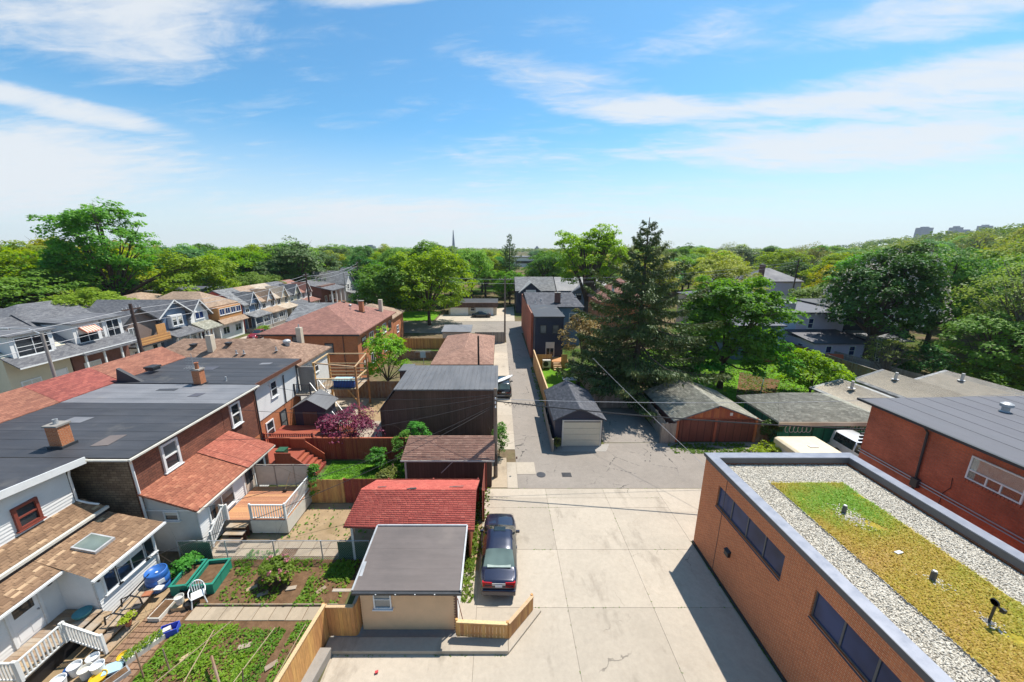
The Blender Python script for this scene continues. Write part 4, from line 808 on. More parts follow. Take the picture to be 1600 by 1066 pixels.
MB().slab([(-19.0, 12.35, 3.12), (-16.45, 12.35, 2.5), (-16.45, 15.3, 2.5), (-19.0, 15.3, 3.12)], .09).slab([(-19.0, 4, 3.12), (-17.85, 4, 2.78), (-17.85, 12.349, 2.78), (-19.0, 12.349, 3.12)], .09).build('lean_roof', 'sh_brown', E_)
shingles(E_, (-16.45, 12.05, 2.505), (-16.45, 15.3, 2.505), (-19.0, 15.3, 3.125), (-19.0, 12.35, 3.125), 'shg_brown', .3, .14)
shingles(E_, (-17.8, 6, 2.785), (-17.8, 12.33, 2.785), (-19.0, 12.33, 3.125), (-19.0, 6, 3.125), 'shg_brown', .3, .14)
MB().ext([(-16.9, 12.37, 0), (-16.9, 15.05, 0), (-16.9, 15.05, 2.5), (-16.9, 12.37, 2.5)], (-3.19, 0, 0)).box(-20.09, -18.35, 4, 12.36, 0, 2.75).build('lean_wall', 'lap_white', E_)
lap(E_, '+X', -16.898, 12.39, 15.03, .05, 2.5, 2.5, 'lap_white', .155); lap(E_, '-Y', 12.368, -18.34, -16.92, .05, 2.9, 2.5, 'lap_white', .155); lap(E_, '+X', -18.348, 5, 12.35, .05, 2.75, 2.75, 'lap_white', .155)
for y, w in ((12.95, .6), (13.85, 1.35), (14.72, .55)): win(E_, '+X', -16.87, y, 1.1, w, .95, 'white', 'pane', '2' if w > 1 else '', .06)
gutter(E_, (-16.4, 12.0, 2.44), (-16.4, 15.34, 2.44), .055); pipe(E_, [(-16.42, 15.25, 2.4), (-16.7, 15.1, 2.2), (-16.84, 15.0, 2.0), (-16.84, 15.0, .1)], .05)
gutter(E_, (-17.76, 5, 2.73), (-17.76, 12.33, 2.73), .05)
sk = MB().ext([(-17.35, 13.1, 2.73), (-17.35, 13.95, 2.73), (-18.35, 13.95, 2.975), (-18.35, 13.1, 2.975)], (0, 0, .12)).build('skylight', 'galv', E_); MB().ext([(-17.42, 13.17, 2.87), (-17.42, 13.88, 2.87), (-18.28, 13.88, 3.08), (-18.28, 13.17, 3.08)], (0, 0, .006)).build('pane', 'skylight', sk)
door(E_, '+X', -18.32, 11.2, .75, .9, 1.95, 'door_white', 'white', .42)
MB().box(-18.33, -18.22, 12.0, 12.14, 2.25, 2.38).build('porch_light', 'black', E_)
MB().cyl((-16.87, 12.45, 2.1), (-16.7, 12.45, 2.02), .05, n=8).build('porch_light', 'black', E_)
# stoop
St = thing('wooden_stoop', 'wooden door stoop with white picket railing at the white house', 'stoop', (-17, 11, 0))
planks(St, -18.3, -16.75, 9.6, 12.3, .72, 'x', 'plank_old', .16)
MB().box(-18.2, -16.85, 9.7, 12.2, .0, .66).build('skirt', 'black', St)
for i in range(4): MB().box(-16.72 + i*.34, -16.36 + i*.34, 11.05, 12.3, .62 - i*.17 - .05, .62 - i*.17).build('step', 'plank_old', St)
railing(St, (-16.72, 9.6, .74), (-16.72, 10.95, .74), .85, 'wood_white', step=.12, t=.04); railing(St, (-18.2, 9.6, .74), (-16.8, 9.6, .74), .85, 'wood_white', step=.12, t=.04)
railing(St, (-16.7, 11.0, .74), (-15.4, 11.0, .1), .85, 'wood_white', step=.12, t=.04)
# ---------------------------------------------------------------- brown insul-brick row houses with flat roofs
Ch = thing('row_house', 'brown imitation brick row house with black flat roof and brick chimney', 'house', (-23, 19, 0))
MB().box(-30.5, -18.0, 16.0, 21.98, 1.95, 5.62).build('wall', 'insul_brick', Ch); MB().box(-30.5, -17.99, 15.99, 21.98, 0, 1.94).build('brick_base', 'brick_orange', Ch)
MB().box(-28, -18.15, 15.96, 15.998, 2.0, 5.6).build('end_cladding', 'insul_tan', Ch)
MB().slab([(-28.3, 15.7, 5.85), (-17.7, 15.7, 5.78), (-17.7, 22.0, 5.78), (-28.3, 22.0, 5.85)], .14).build('flat_roof', 'roof_black', Ch)
gutter(Ch, (-17.64, 15.6, 5.68), (-17.64, 22.0, 5.70), .05, 'offwhite'); gutter(Ch, (-28, 15.62, 5.68), (-17.7, 15.62, 5.68), .05, 'offwhite')
pipe(Ch, [(-17.72, 15.72, 5.6), (-17.92, 15.9, 5.3), (-17.92, 15.92, 3.2), (-17.92, 15.92, .2)], .055)
win(Ch, '+X', -17.99, 18.0, 3.75, 1.05, 1.6, 'white', 'pane', 'h', .13, .09)
chimney(Ch, -22.05, 16.75, 5.8, 6.95, .62, .55, 'brick_chimney', 1)
MB().slab([(-28.3, 15.6, 5.9), (-28.3, 22.0, 5.9), (-30.3, 22.0, 6.95), (-30.3, 15.6, 6.95)], .12).slab([(-30.3, 15.6, 6.95), (-30.3, 22.0, 6.95), (-33, 22.0, 5.4), (-33, 15.6, 5.4)], .12).build('street_roof', 'sh_rust', Ch)
Cb = thing('row_house', 'middle row house with pale grey flat roof next to the black-roofed one', 'house', (-23, 23.6, 0))
MB().box(-30.5, -18.0, 22.0, 25.3, 1.95, 5.62).build('wall', 'insul_brick', Cb); MB().box(-30.5, -17.99, 22.0, 25.3, 0, 1.94).build('brick_base', 'brick_orange', Cb)
MB().slab([(-28.3, 22.02, 5.86), (-17.7, 22.02, 5.79), (-17.7, 25.4, 5.79), (-28.3, 25.4, 5.86)], .14).build('flat_roof', 'roof_grey', Cb)
gutter(Cb, (-17.64, 22.02, 5.70), (-17.64, 25.4, 5.71), .05, 'offwhite'); pipe(Cb, [(-17.72, 25.25, 5.6), (-17.92, 25.2, 5.3), (-17.92, 25.2, .2)], .05, 'dark_trim')
win(Cb, '+X', -17.99, 23.1, 3.75, .95, 1.6, 'white', 'pane', 'h', .12, .09)
MB().slab([(-28.3, 22.01, 5.91), (-28.3, 25.9, 5.91), (-30.3, 25.9, 6.96), (-30.3, 22.01, 6.96)], .12).slab([(-30.3, 22.01, 6.96), (-30.3, 25.9, 6.96), (-33, 25.9, 5.41), (-33, 22.01, 5.41)], .12).build('street_roof', 'sh_red', Cb)
MB().ext([(-28.4, 25.75, 5.7), (-26.3, 25.75, 5.7), (-28.2, 25.75, 6.9)], (0, .25, 0)).build('fire_wall', 'roof_black', Cb)
vent(Cb, -27.6, 27.9, 6.1, 1, 1.6)
C2 = thing('row_house', 'row house with white siding above orange brick and black flat roof', 'house', (-23, 28.6, 0))
MB().box(-30.5, -18.45, 25.9, 31.9, 2.55, 5.6).build('wall', 'siding_white', C2); MB().box(-30.5, -18.5, 25.88, 31.9, 0, 2.54).build('brick_base', 'brick_orange', C2); MB().box(-30.5, -18.47, 25.86, 25.899, 2.5, 5.6).build('end_cladding', 'siding_brown', C2)
MB().slab([(-28.3, 25.55, 5.9), (-18.0, 25.55, 5.78), (-18.0, 32.0, 5.78), (-28.3, 32.0, 5.9)], .16).build('flat_roof', 'roof_black', C2); MB().box(-18.02, -17.96, 25.5, 32.0, 5.5, 5.8).build('fascia', 'brown_trim', C2)
MB().slab([(-28.3, 25.91, 5.95), (-28.3, 31.9, 5.95), (-30.3, 31.9, 6.95), (-30.3, 25.91, 6.95)], .12).slab([(-30.3, 25.91, 6.95), (-30.3, 31.9, 6.95), (-33, 31.9, 5.4), (-33, 25.91, 5.4)], .12).build('street_roof', 'sh_rust', C2)
win(C2, '+X', -18.44, 28.2, 3.7, .9, 1.35, 'white', 'pane', 'h', .1); pipe(C2, [(-18.4, 29.7, 5.0), (-18.38, 29.6, 4.9), (-18.38, 29.5, 2.6)], .05, 'dark_trim'); pipe(C2, [(-18.38, 31.7, 5.5), (-18.38, 31.7, .2)], .05, 'dark_trim')
win(C2, '+X', -18.49, 27.1, .55, 1.0, 1.5, 'white', 'pane', 'h', .1); win(C2, '+X', -18.49, 29.0, .1, .9, 2.0, 'dark_trim', 'pane_light', 'h', .08, name='patio_door')
chimney(C2, -22.0, 25.5, 5.75, 6.9, .55, .5, 'brick_chimney', 0)
MB().lathe((-22.0, 25.5, 7.0), [(.13, 0), (.11, .4), (.15, .42), (.15, .46), (.08, .46), (.001, .3)], 12).build('chimney_pot', 'terracotta', C2); vent(C2, -20.6, 26.2, 5.78)
an = thing('television_aerial', 'old rooftop television aerial mast beside the chimney', 'aerial', (-22.6, 25.9, 5.8))
b = MB().cyl((-22.6, 25.9, 5.8), (-22.6, 25.9, 8.0), .02, n=6)
for i in range(6): b.cyl((-22.6 - .5, 25.9 + i*.0, 6.7 + i*.2), (-22.6 + .5, 25.9, 6.7 + i*.2), .008, n=5).cyl((-23.1 + i*.2, 25.6, 6.95), (-23.1 + i*.2, 26.2, 6.95), .008, n=5)
b.build('aerial', 'galv', an)
C3 = thing('row_house', 'white sided house with brown hip roof and two chimneys behind the row', 'house', (-25, 34.5, 0))
MB().box(-33, -18.6, 32.1, 38.2, 0, 5.1).build('wall', 'siding_white', C3); hip_roof(C3, -33, -18.6, 32.1, 38.2, 5.15, 6.9, 'sh_brown', ((-31, 35.1), (-22.6, 35.1)), over=.4)
win(C3, '+X', -18.59, 34.0, 3.3, .8, 1.3, 'white', 'pane', 'h', .08); win(C3, '+X', -18.59, 35.6, 3.3, .8, 1.3, 'white', 'pane', 'h', .08)
for x, y in ((-27.2, 33.6), (-20.6, 37.0)): MB().box(x-.25, x+.25, y-.25, y+.25, 5.7, 7.6).build('chimney', 'stucco_beige', C3); vent(C3, x, y, 7.6, 0)
for x, y, k in ((-29.2, 34.0, 1), (-26.0, 34.2, 1), (-24.5, 33.0, 0), (-23.8, 33.0, 0), (-21.0, 33.4, 0)): vent(C3, x, y, 5.3 + (y - 31.7) * .5, k)
vent(C3, -20.9, 35.1, 6.05, 2, 1.8)
# ---------------------------------------------------------------- enclosed back porch with deck
D = thing('back_porch', 'grey and white sided back porch with rust shingle roof on the brown house', 'porch', (-16.7, 19, 0))
MB().ext([(-18.0, 16.1, 0), (-15.5, 16.1, 0), (-15.5, 16.1, 2.62), (-18.0, 16.1, 3.5)], (0, 5.6, 0)).build('wall', 'lap_white', D)
lap(D, '-Y', 16.098, -17.98, -15.52, .05, 3.5, 2.62, 'lap_grey', .15); lap(D, '+X', -15.498, 16.12, 21.68, .05, 2.62, 2.62, 'lap_white', .15)
MB().slab([(-15.2, 15.85, 2.66), (-15.2, 22.0, 2.66), (-18.0, 22.0, 3.66), (-18.0, 15.85, 3.66)], .09).build('roof', 'sh_rust', D)
shingles(D, (-15.2, 15.85, 2.665), (-15.2, 19.6, 2.665), (-18.0, 19.6, 3.665), (-18.0, 15.85, 3.665), 'shg_rust', .3, .14)
MB().slab([(-15.12, 19.6, 2.69), (-15.12, 22.3, 2.69), (-18.0, 22.3, 3.72), (-18.0, 19.6, 3.72)], .05).build('neighbour_roof', 'sh_rust', D); shingles(D, (-15.1, 19.6, 2.7), (-15.1, 22.3, 2.7), (-18.0, 22.3, 3.73), (-18.0, 19.6, 3.73), 'shg_clay', .3, .14)
MB().box(-18.0, -15.52, 21.71, 22.1, 0, 2.6).build('neighbour_wall', 'insul_brick', D)
gutter(D, (-15.14, 15.8, 2.6), (-15.14, 22.35, 2.6), .045, 'offwhite')
win(D, '-Y', 16.08, -16.75, 1.95, .75, .55, 'white', 'pane', '', .06); MB().box(-17.98, -15.5, 16.06, 16.09, 2.5, 2.58).build('trim_board', 'white', D)
win(D, '+X', -15.475, 17.7, 1.2, 1.9, 1.05, 'white', 'pane', '2', .07)
door(D, '+X', -15.475, 20.0, .9, .9, 1.75, 'screen_door', 'white', .75); win(Cb, '+X', -17.99, 23.6, 1.0, .8, 1.1, 'white', 'curtain', '', .08)
win(D, '+X', -15.475, 21.1, 1.1, .85, 1.2, 'white', 'pane', 'h', .07)
MB().box(-15.49, -15.36, 19.2, 19.32, 2.3, 2.42).build('porch_light', 'black', D)
Dk = thing('wooden_deck', 'orange plank deck with white railing and steps behind the porch', 'deck', (-13, 19, 0))
planks(Dk, -15.4, -11.75, 17.3, 20.25, .95, 'x', 'deck_orange', .15)
MB().box(-15.35, -11.8, 17.35, 20.2, .2, .9).build('joists', 'wood_grey', Dk)
MB().box(-13.75, -11.76, 17.28, 17.30, .1, .92).box(-11.76, -11.74, 17.3, 20.2, .1, .92).build('lattice_skirt', 'offwhite', Dk)
railing(Dk, (-13.7, 17.35, .96), (-11.8, 17.35, .96), .9); railing(Dk, (-11.8, 17.4, .96), (-11.8, 20.2, .96), .9)
railing(Dk, (-15.1, 17.25, .96), (-15.1, 16.2, .2), .9); railing(Dk, (-15.3, 17.3, .96), (-14.95, 17.3, .96), .9)
for i in range(4): MB().box(-14.85, -13.8, 16.0 + i*.3, 16.34 + i*.3, .12 + i*.21, .17 + i*.21).build('tread', 'plank_old', Dk); MB().box(-14.8, -13.85, 16.3 + i*.3, 16.32 + i*.3, .0, .16 + i*.21).build('riser', 'brown_trim', Dk)
scr = thing('privacy_screen', 'beige privacy screen panels along the back of the orange deck', 'screen', (-13.4, 20.35, .95))
for i in range(3): MB().box(-15.2 + i*1.2, -14.06 + i*1.2, 20.32, 20.35, 1.0, 2.35).build('panel', 'privacy', scr); MB().box(-15.26 + i*1.2, -15.2 + i*1.2, 20.3, 20.37, .9, 2.45).build('post', 'wood_grey', scr)
MB().box(-11.6, -11.54, 20.3, 20.37, .9, 2.45).build('post', 'wood_grey', scr); MB().beam((-15.26, 20.34, 2.42), (-11.54, 20.34, 2.42), .05, .05).build('top_rail', 'wood_grey', scr)
b = thing('garden_broom', 'broom leaning in the corner of the orange deck', 'broom', (-13.2, 19.8, .96)); MB().cyl((-13.2, 19.7, 1.0), (-13.0, 20.2, 2.0), .02, n=6).build('handle', 'stake', b); MB().box(-13.3, -13.1, 19.66, 19.74, .96, 1.1).build('brush', 'black', b)
# red stained porch and decks behind
Rp = thing('red_stairs', 'red stained wooden stairs with solid side panels at the next porch', 'stairs', (-14.3, 23.2, 0))
MB().box(-17.9, -14.2, 22.4, 24.4, 0, 1.2).build('landing', 'redwood', Rp)
for i in range(5): MB().box(-14.19 + i*.28, -13.9 + i*.28, 22.5, 24.2, 0, 1.02 - i*.2).build('step', 'redwood', Rp)
for y in (22.36, 24.3): MB().ext([(-15.3, y, 1.2), (-14.2, y, 1.2), (-14.2, y, 2.0), (-15.3, y, 2.0)], (0, .06, 0)).ext([(-14.18, y, .4), (-12.9, y, .1), (-12.9, y, .8), (-14.18, y, 1.8)], (0, .06, 0)).build('side_panel', 'redwood', Rp)
gb = thing('wheelie_bin', 'green wheelie bin on the landing of the red stairs', 'bin', (-15.0, 22.7, 1.2)); MB().ext([(-15.2, 22.55, 1.2), (-14.8, 22.55, 1.2), (-14.72, 22.55, 2.0), (-15.28, 22.55, 2.0)], (0, .5, 0)).build('body', 'bin_green', gb); MB().box(-15.3, -14.7, 22.5, 23.08, 2.0, 2.07).build('lid', 'bin_green', gb)
fence('tall red stained board fence along the back of the small lawn', (-17.2, 24.85), (-6.5, 24.85), 1.75, 'redwood', cap='redwood', side=-1)
Rd = thing('red_deck', 'red stained deck with slatted railing beside the black garden shed', 'deck', (-15.5, 26.6, 0))
planks(Rd, -18.4, -12.0, 25.3, 28.6, .9, 'x', 'redwood', .16); MB().box(-18.3, -12.1, 25.35, 28.5, .1, .84).build('joists', 'redwood', Rd)
railing(Rd, (-17.9, 25.35, .9), (-14.2, 25.35, .9), .95, 'redwood', step=.16, t=.06); railing(Rd, (-13.2, 26.0, .9), (-12.2, 28.5, .9), .95, 'redwood', step=.2, t=.06)
rr_ = thing('pallet_planter', 'red stained planter edge with pale stones below the purple shrub', 'planter', (-12.4, 25.6, 0)); MB().box(-13.6, -10.3, 25.2, 25.3, .0, .9).box(-13.6, -10.3, 26.2, 26.3, 0, .9).box(-13.599, -13.5, 25.301, 26.199, 0, .9).box(-10.4, -10.3, 25.301, 26.199, 0, .9).build('edging', 'redwood', rr_); MB().box(-13.5, -10.4, 25.3, 26.2, 0, .8).build('soil', 'soil', rr_); stones(scat(-12.4, -10.5, 25.3, 26.1, 60, .86), .05, .12, 'pale_stones', rr_)
Bs = thing('garden_shed', 'small black garden shed with ribbed grey gable roof between the decks', 'shed', (-16, 29.7, 0))
gable_wall(-17.3, -14.7, 28.7, 30.6, 0, 2.5, 3.2, 'y').build('wall', 'siding_navy', Bs); gable_roof(Bs, -17.3, -14.7, 28.7, 30.6, 2.55, 3.3, 'roof_metal', 'y', .06, .25)
MB().box(-16.6, -15.4, 28.66, 28.7, .1, 2.1).build('door', 'clad_brown', Bs)
bq = thing('barbecue', 'black barbecue under a cover on the red deck', 'barbecue', (-14.0, 27.4, .9)); MB().ext([(-14.5, 27.1, .9), (-13.6, 27.1, .9), (-13.55, 27.1, 1.7), (-13.75, 27.1, 2.0), (-14.35, 27.1, 2.0), (-14.55, 27.1, 1.7)], (0, .6, 0)).build('cover', 'fabric_grey', bq, bevel=.05)
# raised deck with pergola frame
Ud = thing('raised_deck', 'high wooden deck on posts with open timber frame above', 'deck', (-14.8, 33.5, 0))
planks(Ud, -17.2, -13.2, 32.2, 35.4, 2.75, 'x', 'plank_old', .16)
for x, y in ((-17.1, 32.3), (-13.3, 32.3), (-17.1, 35.3), (-13.3, 35.3)): MB().box(x-.08, x+.08, y-.08, y+.08, 0, 5.3 if y > 33 or x < -14 else 4.9).build('post', 'cedar', Ud)
for z in (3.1, 3.45, 3.8, 4.3): MB().beam((-17.1, 35.25, z), (-13.3, 35.25, z), .04, .12).build('rail', 'cedar_pale', Ud)
for q in (((-17.1, 32.3, 5.25), (-13.3, 32.3, 4.9)), ((-17.1, 35.3, 5.3), (-13.3, 35.3, 5.3)), ((-17.1, 32.3, 5.25), (-17.1, 35.3, 5.3)), ((-13.3, 32.3, 4.9), (-13.3, 35.3, 5.3)), ((-17.1, 32.3, 3.7), (-13.3, 32.3, 3.7)), ((-13.3, 32.3, 3.7), (-13.3, 35.3, 3.7))): MB().beam(*q, .1, .1).build('beam', 'cedar_pale', Ud)
MB().beam((-13.3, 32.3, 1.4), (-14.2, 32.3, 2.7), .09, .09).build('brace', 'cedar', Ud)
for i in range(26): board(Ud, (-17.0 + i*.145, 32.28, 2.75), 0, .03, .9, .03, 'dark_trim', 'baluster')
tp = thing('blue_tarp_box', 'blue storage box under tarp on the high deck', 'box', (-14.5, 32.9, 2.76)); MB().box(-15.6, -13.6, 32.5, 33.4, 2.77, 3.45).build('box', 'tarp_blue', tp, bevel=.06); MB().box(-15.65, -13.55, 32.46, 33.44, 3.46, 3.52).build('lid', 'pale_blue', tp)
Es = thing('outdoor_stairs', 'steep black metal stairs descending from the high deck', 'stairs', (-15.6, 31.0, 0))
for x in (-17.6, -16.9): pass
a0, a1 = Vector((-16.9, 31.7, 2.75)), Vector((-13.9, 29.9, .1)); sd_ = (a1 - a0).cross(Vector((0, 0, 1))).normalized()
for s in (-.42, .42): MB().beam(a0 + sd_*s, a1 + sd_*s, .06, .2).build('stringer', 'iron', Es); MB().beam(a0 + sd_*s + Vector((0, 0, .95)), a1 + sd_*s + Vector((0, 0, .95)), .04, .04).build('handrail', 'galv', Es)
for i in range(11):
    p = a0 + (a1 - a0) * ((i + .5) / 11); MB().obox(p, sd_*.4, Vector((sd_.y, -sd_.x, 0))*.13, (0, 0, .02)).build('tread', 'galv', Es)
for i in range(5):
    p = a0 + (a1 - a0) * (i / 4); MB().cyl(p + sd_*.42, p + sd_*.42 + Vector((0, 0, .95)), .02, n=6).cyl(p - sd_*.42, p - sd_*.42 + Vector((0, 0, .95)), .02, n=6).build('baluster', 'iron', Es)
ub = thing('balcony', 'small iron railed balcony with grey wall panel on the white house', 'balcony', (-17.9, 31.8, 2.6)); MB().box(-18.45, -16.95, 31.0, 32.1, 2.55, 2.7).build('floor', 'wood_grey', ub); MB().box(-18.4, -17.0, 32.0, 32.09, 2.7, 5.0).build('panel', 'concrete_grey', ub); railing(ub, (-18.4, 31.0, 2.7), (-17.0, 31.0, 2.7), .95, 'iron', step=.13, t=.02)
fence('weathered picket fence behind the high deck', (-17.5, 36.6), (-9.7, 36.6), 1.9, 'wood_brown', side=-1, w=.16)
fence('pale cedar fence beyond the bright young tree', (-15.3, 56.5), (-8.3, 56.5), 1.7, 'cedar', side=-1, w=.2)
fence('dark weathered fence along the vegetable plot past the young tree', (-14.5, 50.5), (-8.2, 50.5), 1.3, 'wood_brown', side=-1, w=.18)
# ---------------------------------------------------------------- orange brick apartment house
Pp = thing('apartment_house', 'orange brick apartment house with broad maroon hip roof', 'house', (-21.5, 48, 0))
MB().box(-27.0, -16.3, 41.0, 55.3, 0, 6.0).build('wall', 'brick_orange', Pp); hip_roof(Pp, -27.0, -16.3, 41.0, 55.3, 6.05, 8.4, 'sh_maroon', ((-21.8, 46.2), (-21.8, 50.5)), over=.5)
MB().box(-27.5, -15.8, 40.48, 40.53, 5.85, 6.02).build('fascia', 'dark_trim', Pp)
for i, y in enumerate((43.0, 45.6, 48.2, 51.0, 53.6)):
    for z in (1.2, 3.9): win(Pp, '+X', -16.29, y, z, 1.5, 1.3, 'white' if i % 2 else 'brown_trim', 'pane', '2', .08)
win(Pp, '-Y', 40.99, -19.6, 3.6, 1.0, 1.3, 'dark_trim', 'pane_light', 'h', .09); win(Pp, '-Y', 40.99, -23.2, 4.5, 1.1, 1.2, 'dark_trim', 'pane', '', .08)
chimney(Pp, -18.6, 49.3, 7.0, 8.6, .55, .55, 'brick_chimney', 0); MB().box(-17.5, -17.0, 52.9, 53.4, 6.4, 8.3).build('chimney', 'stucco_beige', Pp)
for x, y, k in ((-21.5, 50.5, 1), (-20.0, 52.0, 1), (-19.8, 48.4, 0), (-20.3, 49.8, 2)): vent(Pp, x, y, 8.4 - (x + 21.8) * .4 - .1, k)
pipe(Pp, [(-17.9, 40.9, 6.0), (-17.9, 40.88, .2)], .04, 'dark_trim')

def roof_seams(T, x0, x1, y0, y1, z0, z1, mat, step=.95):      # lapped strips of roofing felt
    b = MB(); y = y0 + step*.6
    while y < y1 - .2:
        j = random.uniform(-.05, .05); b.add([(x0, y + j, z0 + .004), (x1, y, z1 + .004), (x1, y + .03, z1 + .014), (x0, y + j + .03, z0 + .014), (x0, y + j + .3, z0 + .004), (x1, y + .3, z1 + .004)], [(0, 1, 2, 3), (3, 2, 5, 4)]); y += step
    b.build('felt_laps', mat, T)
roof_seams(Ch, -28.3, -17.75, 15.8, 22, 5.85, 5.78, 'roof_black'); roof_seams(Cb, -28.3, -17.75, 22.1, 25.4, 5.86, 5.79, 'roof_grey'); roof_seams(C2, -28.3, -18.1, 25.6, 32, 5.9, 5.78, 'roof_black')

for T, x, y, z, w, d_, m_ in ((Ch, -24.5, 19.6, 5.836, 1.2, .7, 'roof_grey'), (Ch, -20.3, 17.3, 5.81, .8, 1.1, 'roof_shed'), (Cb, -23.4, 24.3, 5.835, 1.3, .35, 'roof_black'), (Cb, -20.6, 23.4, 5.82, .7, .6, 'roof_slate'), (C2, -24.0, 29.0, 5.86, 1.1, .9, 'roof_slate'), (C2, -20.2, 30.4, 5.82, .9, .5, 'roof_grey')):
    MB().obox((x, y, z), (w/2, random.uniform(-.06, .06), 0), (random.uniform(-.05, .05), d_/2, 0), (0, 0, .008)).build('repair_patch', m_, T)
# ---------------------------------------------------------------- small navy garage beside the lane
K = thing('navy_garage', 'small navy gabled garage with cream door beside the lane', 'garage', (6.35, 30, 0))
gable_wall(4.45, 8.25, 26.8, 32.6, 0, 2.4, 3.3, 'y').build('wall', 'siding_navy', K)
k = .9 / 1.9; o_ = .2
for sx, X in ((-1, 4.45), (1, 8.25)): 
    e = X + sx * o_; ze = 2.4 - k * o_ + .06
    MB().slab([(e, 26.5, ze), (6.35 - sx*-.0005, 26.5, 3.38), (6.35 - sx*-.0005, 32.9, 3.38), (e, 32.9, ze)], .08).build('roof', 'sh_dark', K)
shingles(K, (4.25, 32.9, 2.37), (4.25, 26.5, 2.37), (6.345, 26.5, 3.385), (6.345, 32.9, 3.385), 'shg_dark', .33, .15); shingles(K, (8.45, 26.5, 2.37), (8.45, 32.9, 2.37), (6.355, 32.9, 3.385), (6.355, 26.5, 3.385), 'shg_dark', .33, .15)
d = MB()
for i in range(4): d.box(5.15, 8.05, 26.745, 26.79, .03 + i*.52, .53 + i*.52)
dd = d.build('garage_door', 'garage_cream', K); MB().box(5.02, 5.14, 26.7, 26.798, 0, 2.2).box(8.06, 8.16, 26.7, 26.798, 0, 2.2).box(5.02, 8.16, 26.7, 26.798, 2.201, 2.3).build('door_frame', 'offwhite', dd)
fence('tall cedar board fence along the right side of the lane', (4.62, 47.6), (4.68, 33.0), 2.3, 'cedar', cap='cedar_pale', side=-1, z0=0.02, w=.17, h2=2.3)
fence('weathered grey plank boundary wall beside the navy garage', (4.30, 32.8), (4.15, 25.9), 1.1, 'wood_grey', side=-1, w=.2)
# ---------------------------------------------------------------- navy house
L_ = thing('navy_house', 'navy sided two storey house with flat black roof beside the lane', 'house', (6.8, 52, 0))
MB().box(4.9, 8.75, 49.0, 58.5, 0, 6.4).build('wall', 'siding_navy', L_); MB().box(4.55, 4.88, 51.5, 74, 0, 6.6).build('party_wall', 'brick_red', L_)
MB().slab([(4.75, 48.8, 6.58), (8.9, 48.8, 6.58), (8.9, 58.5, 6.75), (4.75, 58.5, 6.75)], .16).build('roof', 'roof_black', L_)
MB().box(4.9, 13.2, 58.51, 72.5, 0, 6.2).build('main_wall', 'siding_slate', L_); MB().slab([(4.6, 58.2, 6.5), (13.6, 58.2, 6.4), (13.6, 69, 7.5), (4.6, 69, 7.5)], .15).slab([(4.6, 69.001, 7.5), (13.6, 69.001, 7.5), (13.6, 73, 6.5), (4.6, 73, 6.5)], .15).build('main_roof', 'sh_dark', L_)
for x in (6.0, 7.7): win(L_, '-Y', 48.99, x, 4.2, .85, 1.2, 'dark_trim', 'pane_light', '', .07)
win(L_, '-Y', 48.99, 7.0, .9, 1.2, 2.1, 'offwhite', 'pane', '2', .1, name='patio_door'); win(L_, '-Y', 58.5, 9.6, 3.9, 1.3, 1.7, 'white', 'pane_light', 'h', .1); win(L_, '-Y', 58.5, 11.8, 3.9, 1.1, 1.5, 'white', 'pane', 'h', .1)
chimney(L_, 9.6, 60.5, 6.7, 8.4, .9, .7, 'brick_dark', 1)
for x, y in ((5.9, 60), (7.0, 61.5), (11, 65), (13.5, 65)): vent(L_, x, y, 6.5 + (y - 58.2) * .1, 0, 1.3)
Ld = thing('back_deck', 'cedar back deck with privacy wall and steps at the navy house', 'deck', (7, 47.5, 0))
MB().box(5.0, 9.2, 46.7, 48.98, .0, .9).build('platform', 'cedar', Ld)
for i in range(10): board(Ld, (5.1 + i*.2, 46.66, .0), 0, .19, 1.9, .02, 'cedar', 'picket')
for i in range(4): board(Ld, (8.3 + i*.2, 46.66, .0), 0, .19, 1.9, .02, 'cedar', 'picket')
for i in range(4): MB().box(7.15, 8.15, 45.4 + i*.3, 45.7 + i*.3, 0, .2 + i*.2).build('step', 'cedar_pale', Ld)
ac = thing('heat_pump', 'white heat pump unit standing before the cedar deck', 'heat pump', (6.2, 46.2, 0)); MB().box(5.7, 6.75, 46.0, 46.45, .3, 1.3).build('body', 'offwhite', ac, bevel=.03); fr_ = MB().lathe((0, 0, 0), [(.36, 0), (.36, .03), (.3, .03), (.3, .01)], 20, axis='x').build('fan_ring', 'black', ac, local=True); fr_.rotation_euler = (0, 0, R(-90)); fr_.location = (-.1, -.21, .8); MB().box(5.75, 5.82, 46.05, 46.4, 0, .3).box(6.62, 6.69, 46.05, 46.4, 0, .3).build('legs', 'galv', ac)
pt = thing('patio_table', 'grey patio table set on the navy house lawn', 'table', (8.3, 40.5, 0)); MB().box(7.4, 9.2, 40, 41.0, .72, .76).build('top', 'galv', pt); [MB().cyl((x, y, 0), (x, y, .72), .03, n=6).build('leg', 'iron', pt) for x in (7.5, 9.1) for y in (40.1, 40.9)]
for i, (x, y) in enumerate(((7.6, 39.3), (8.9, 39.3), (9.4, 41.6))):
    c_ = thing('patio_chair', ('dark patio chair at the left of the grey patio table', 'dark patio chair at the near right of the grey patio table', 'dark patio chair behind the grey patio table')[i], 'chair', (x, y, 0)); MB().box(x-.25, x+.25, y-.25, y+.25, .4, .45).build('seat', 'fabric_grey', c_); MB().box(x-.25, x+.25, y-.29, y-.25, .45, .95).build('backrest', 'fabric_grey', c_); [MB().cyl((x+a, y+b2, 0), (x+a, y+b2, .4), .02, n=6).build('leg', 'iron', c_) for a in (-.2, .2) for b2 in (-.2, .2)]
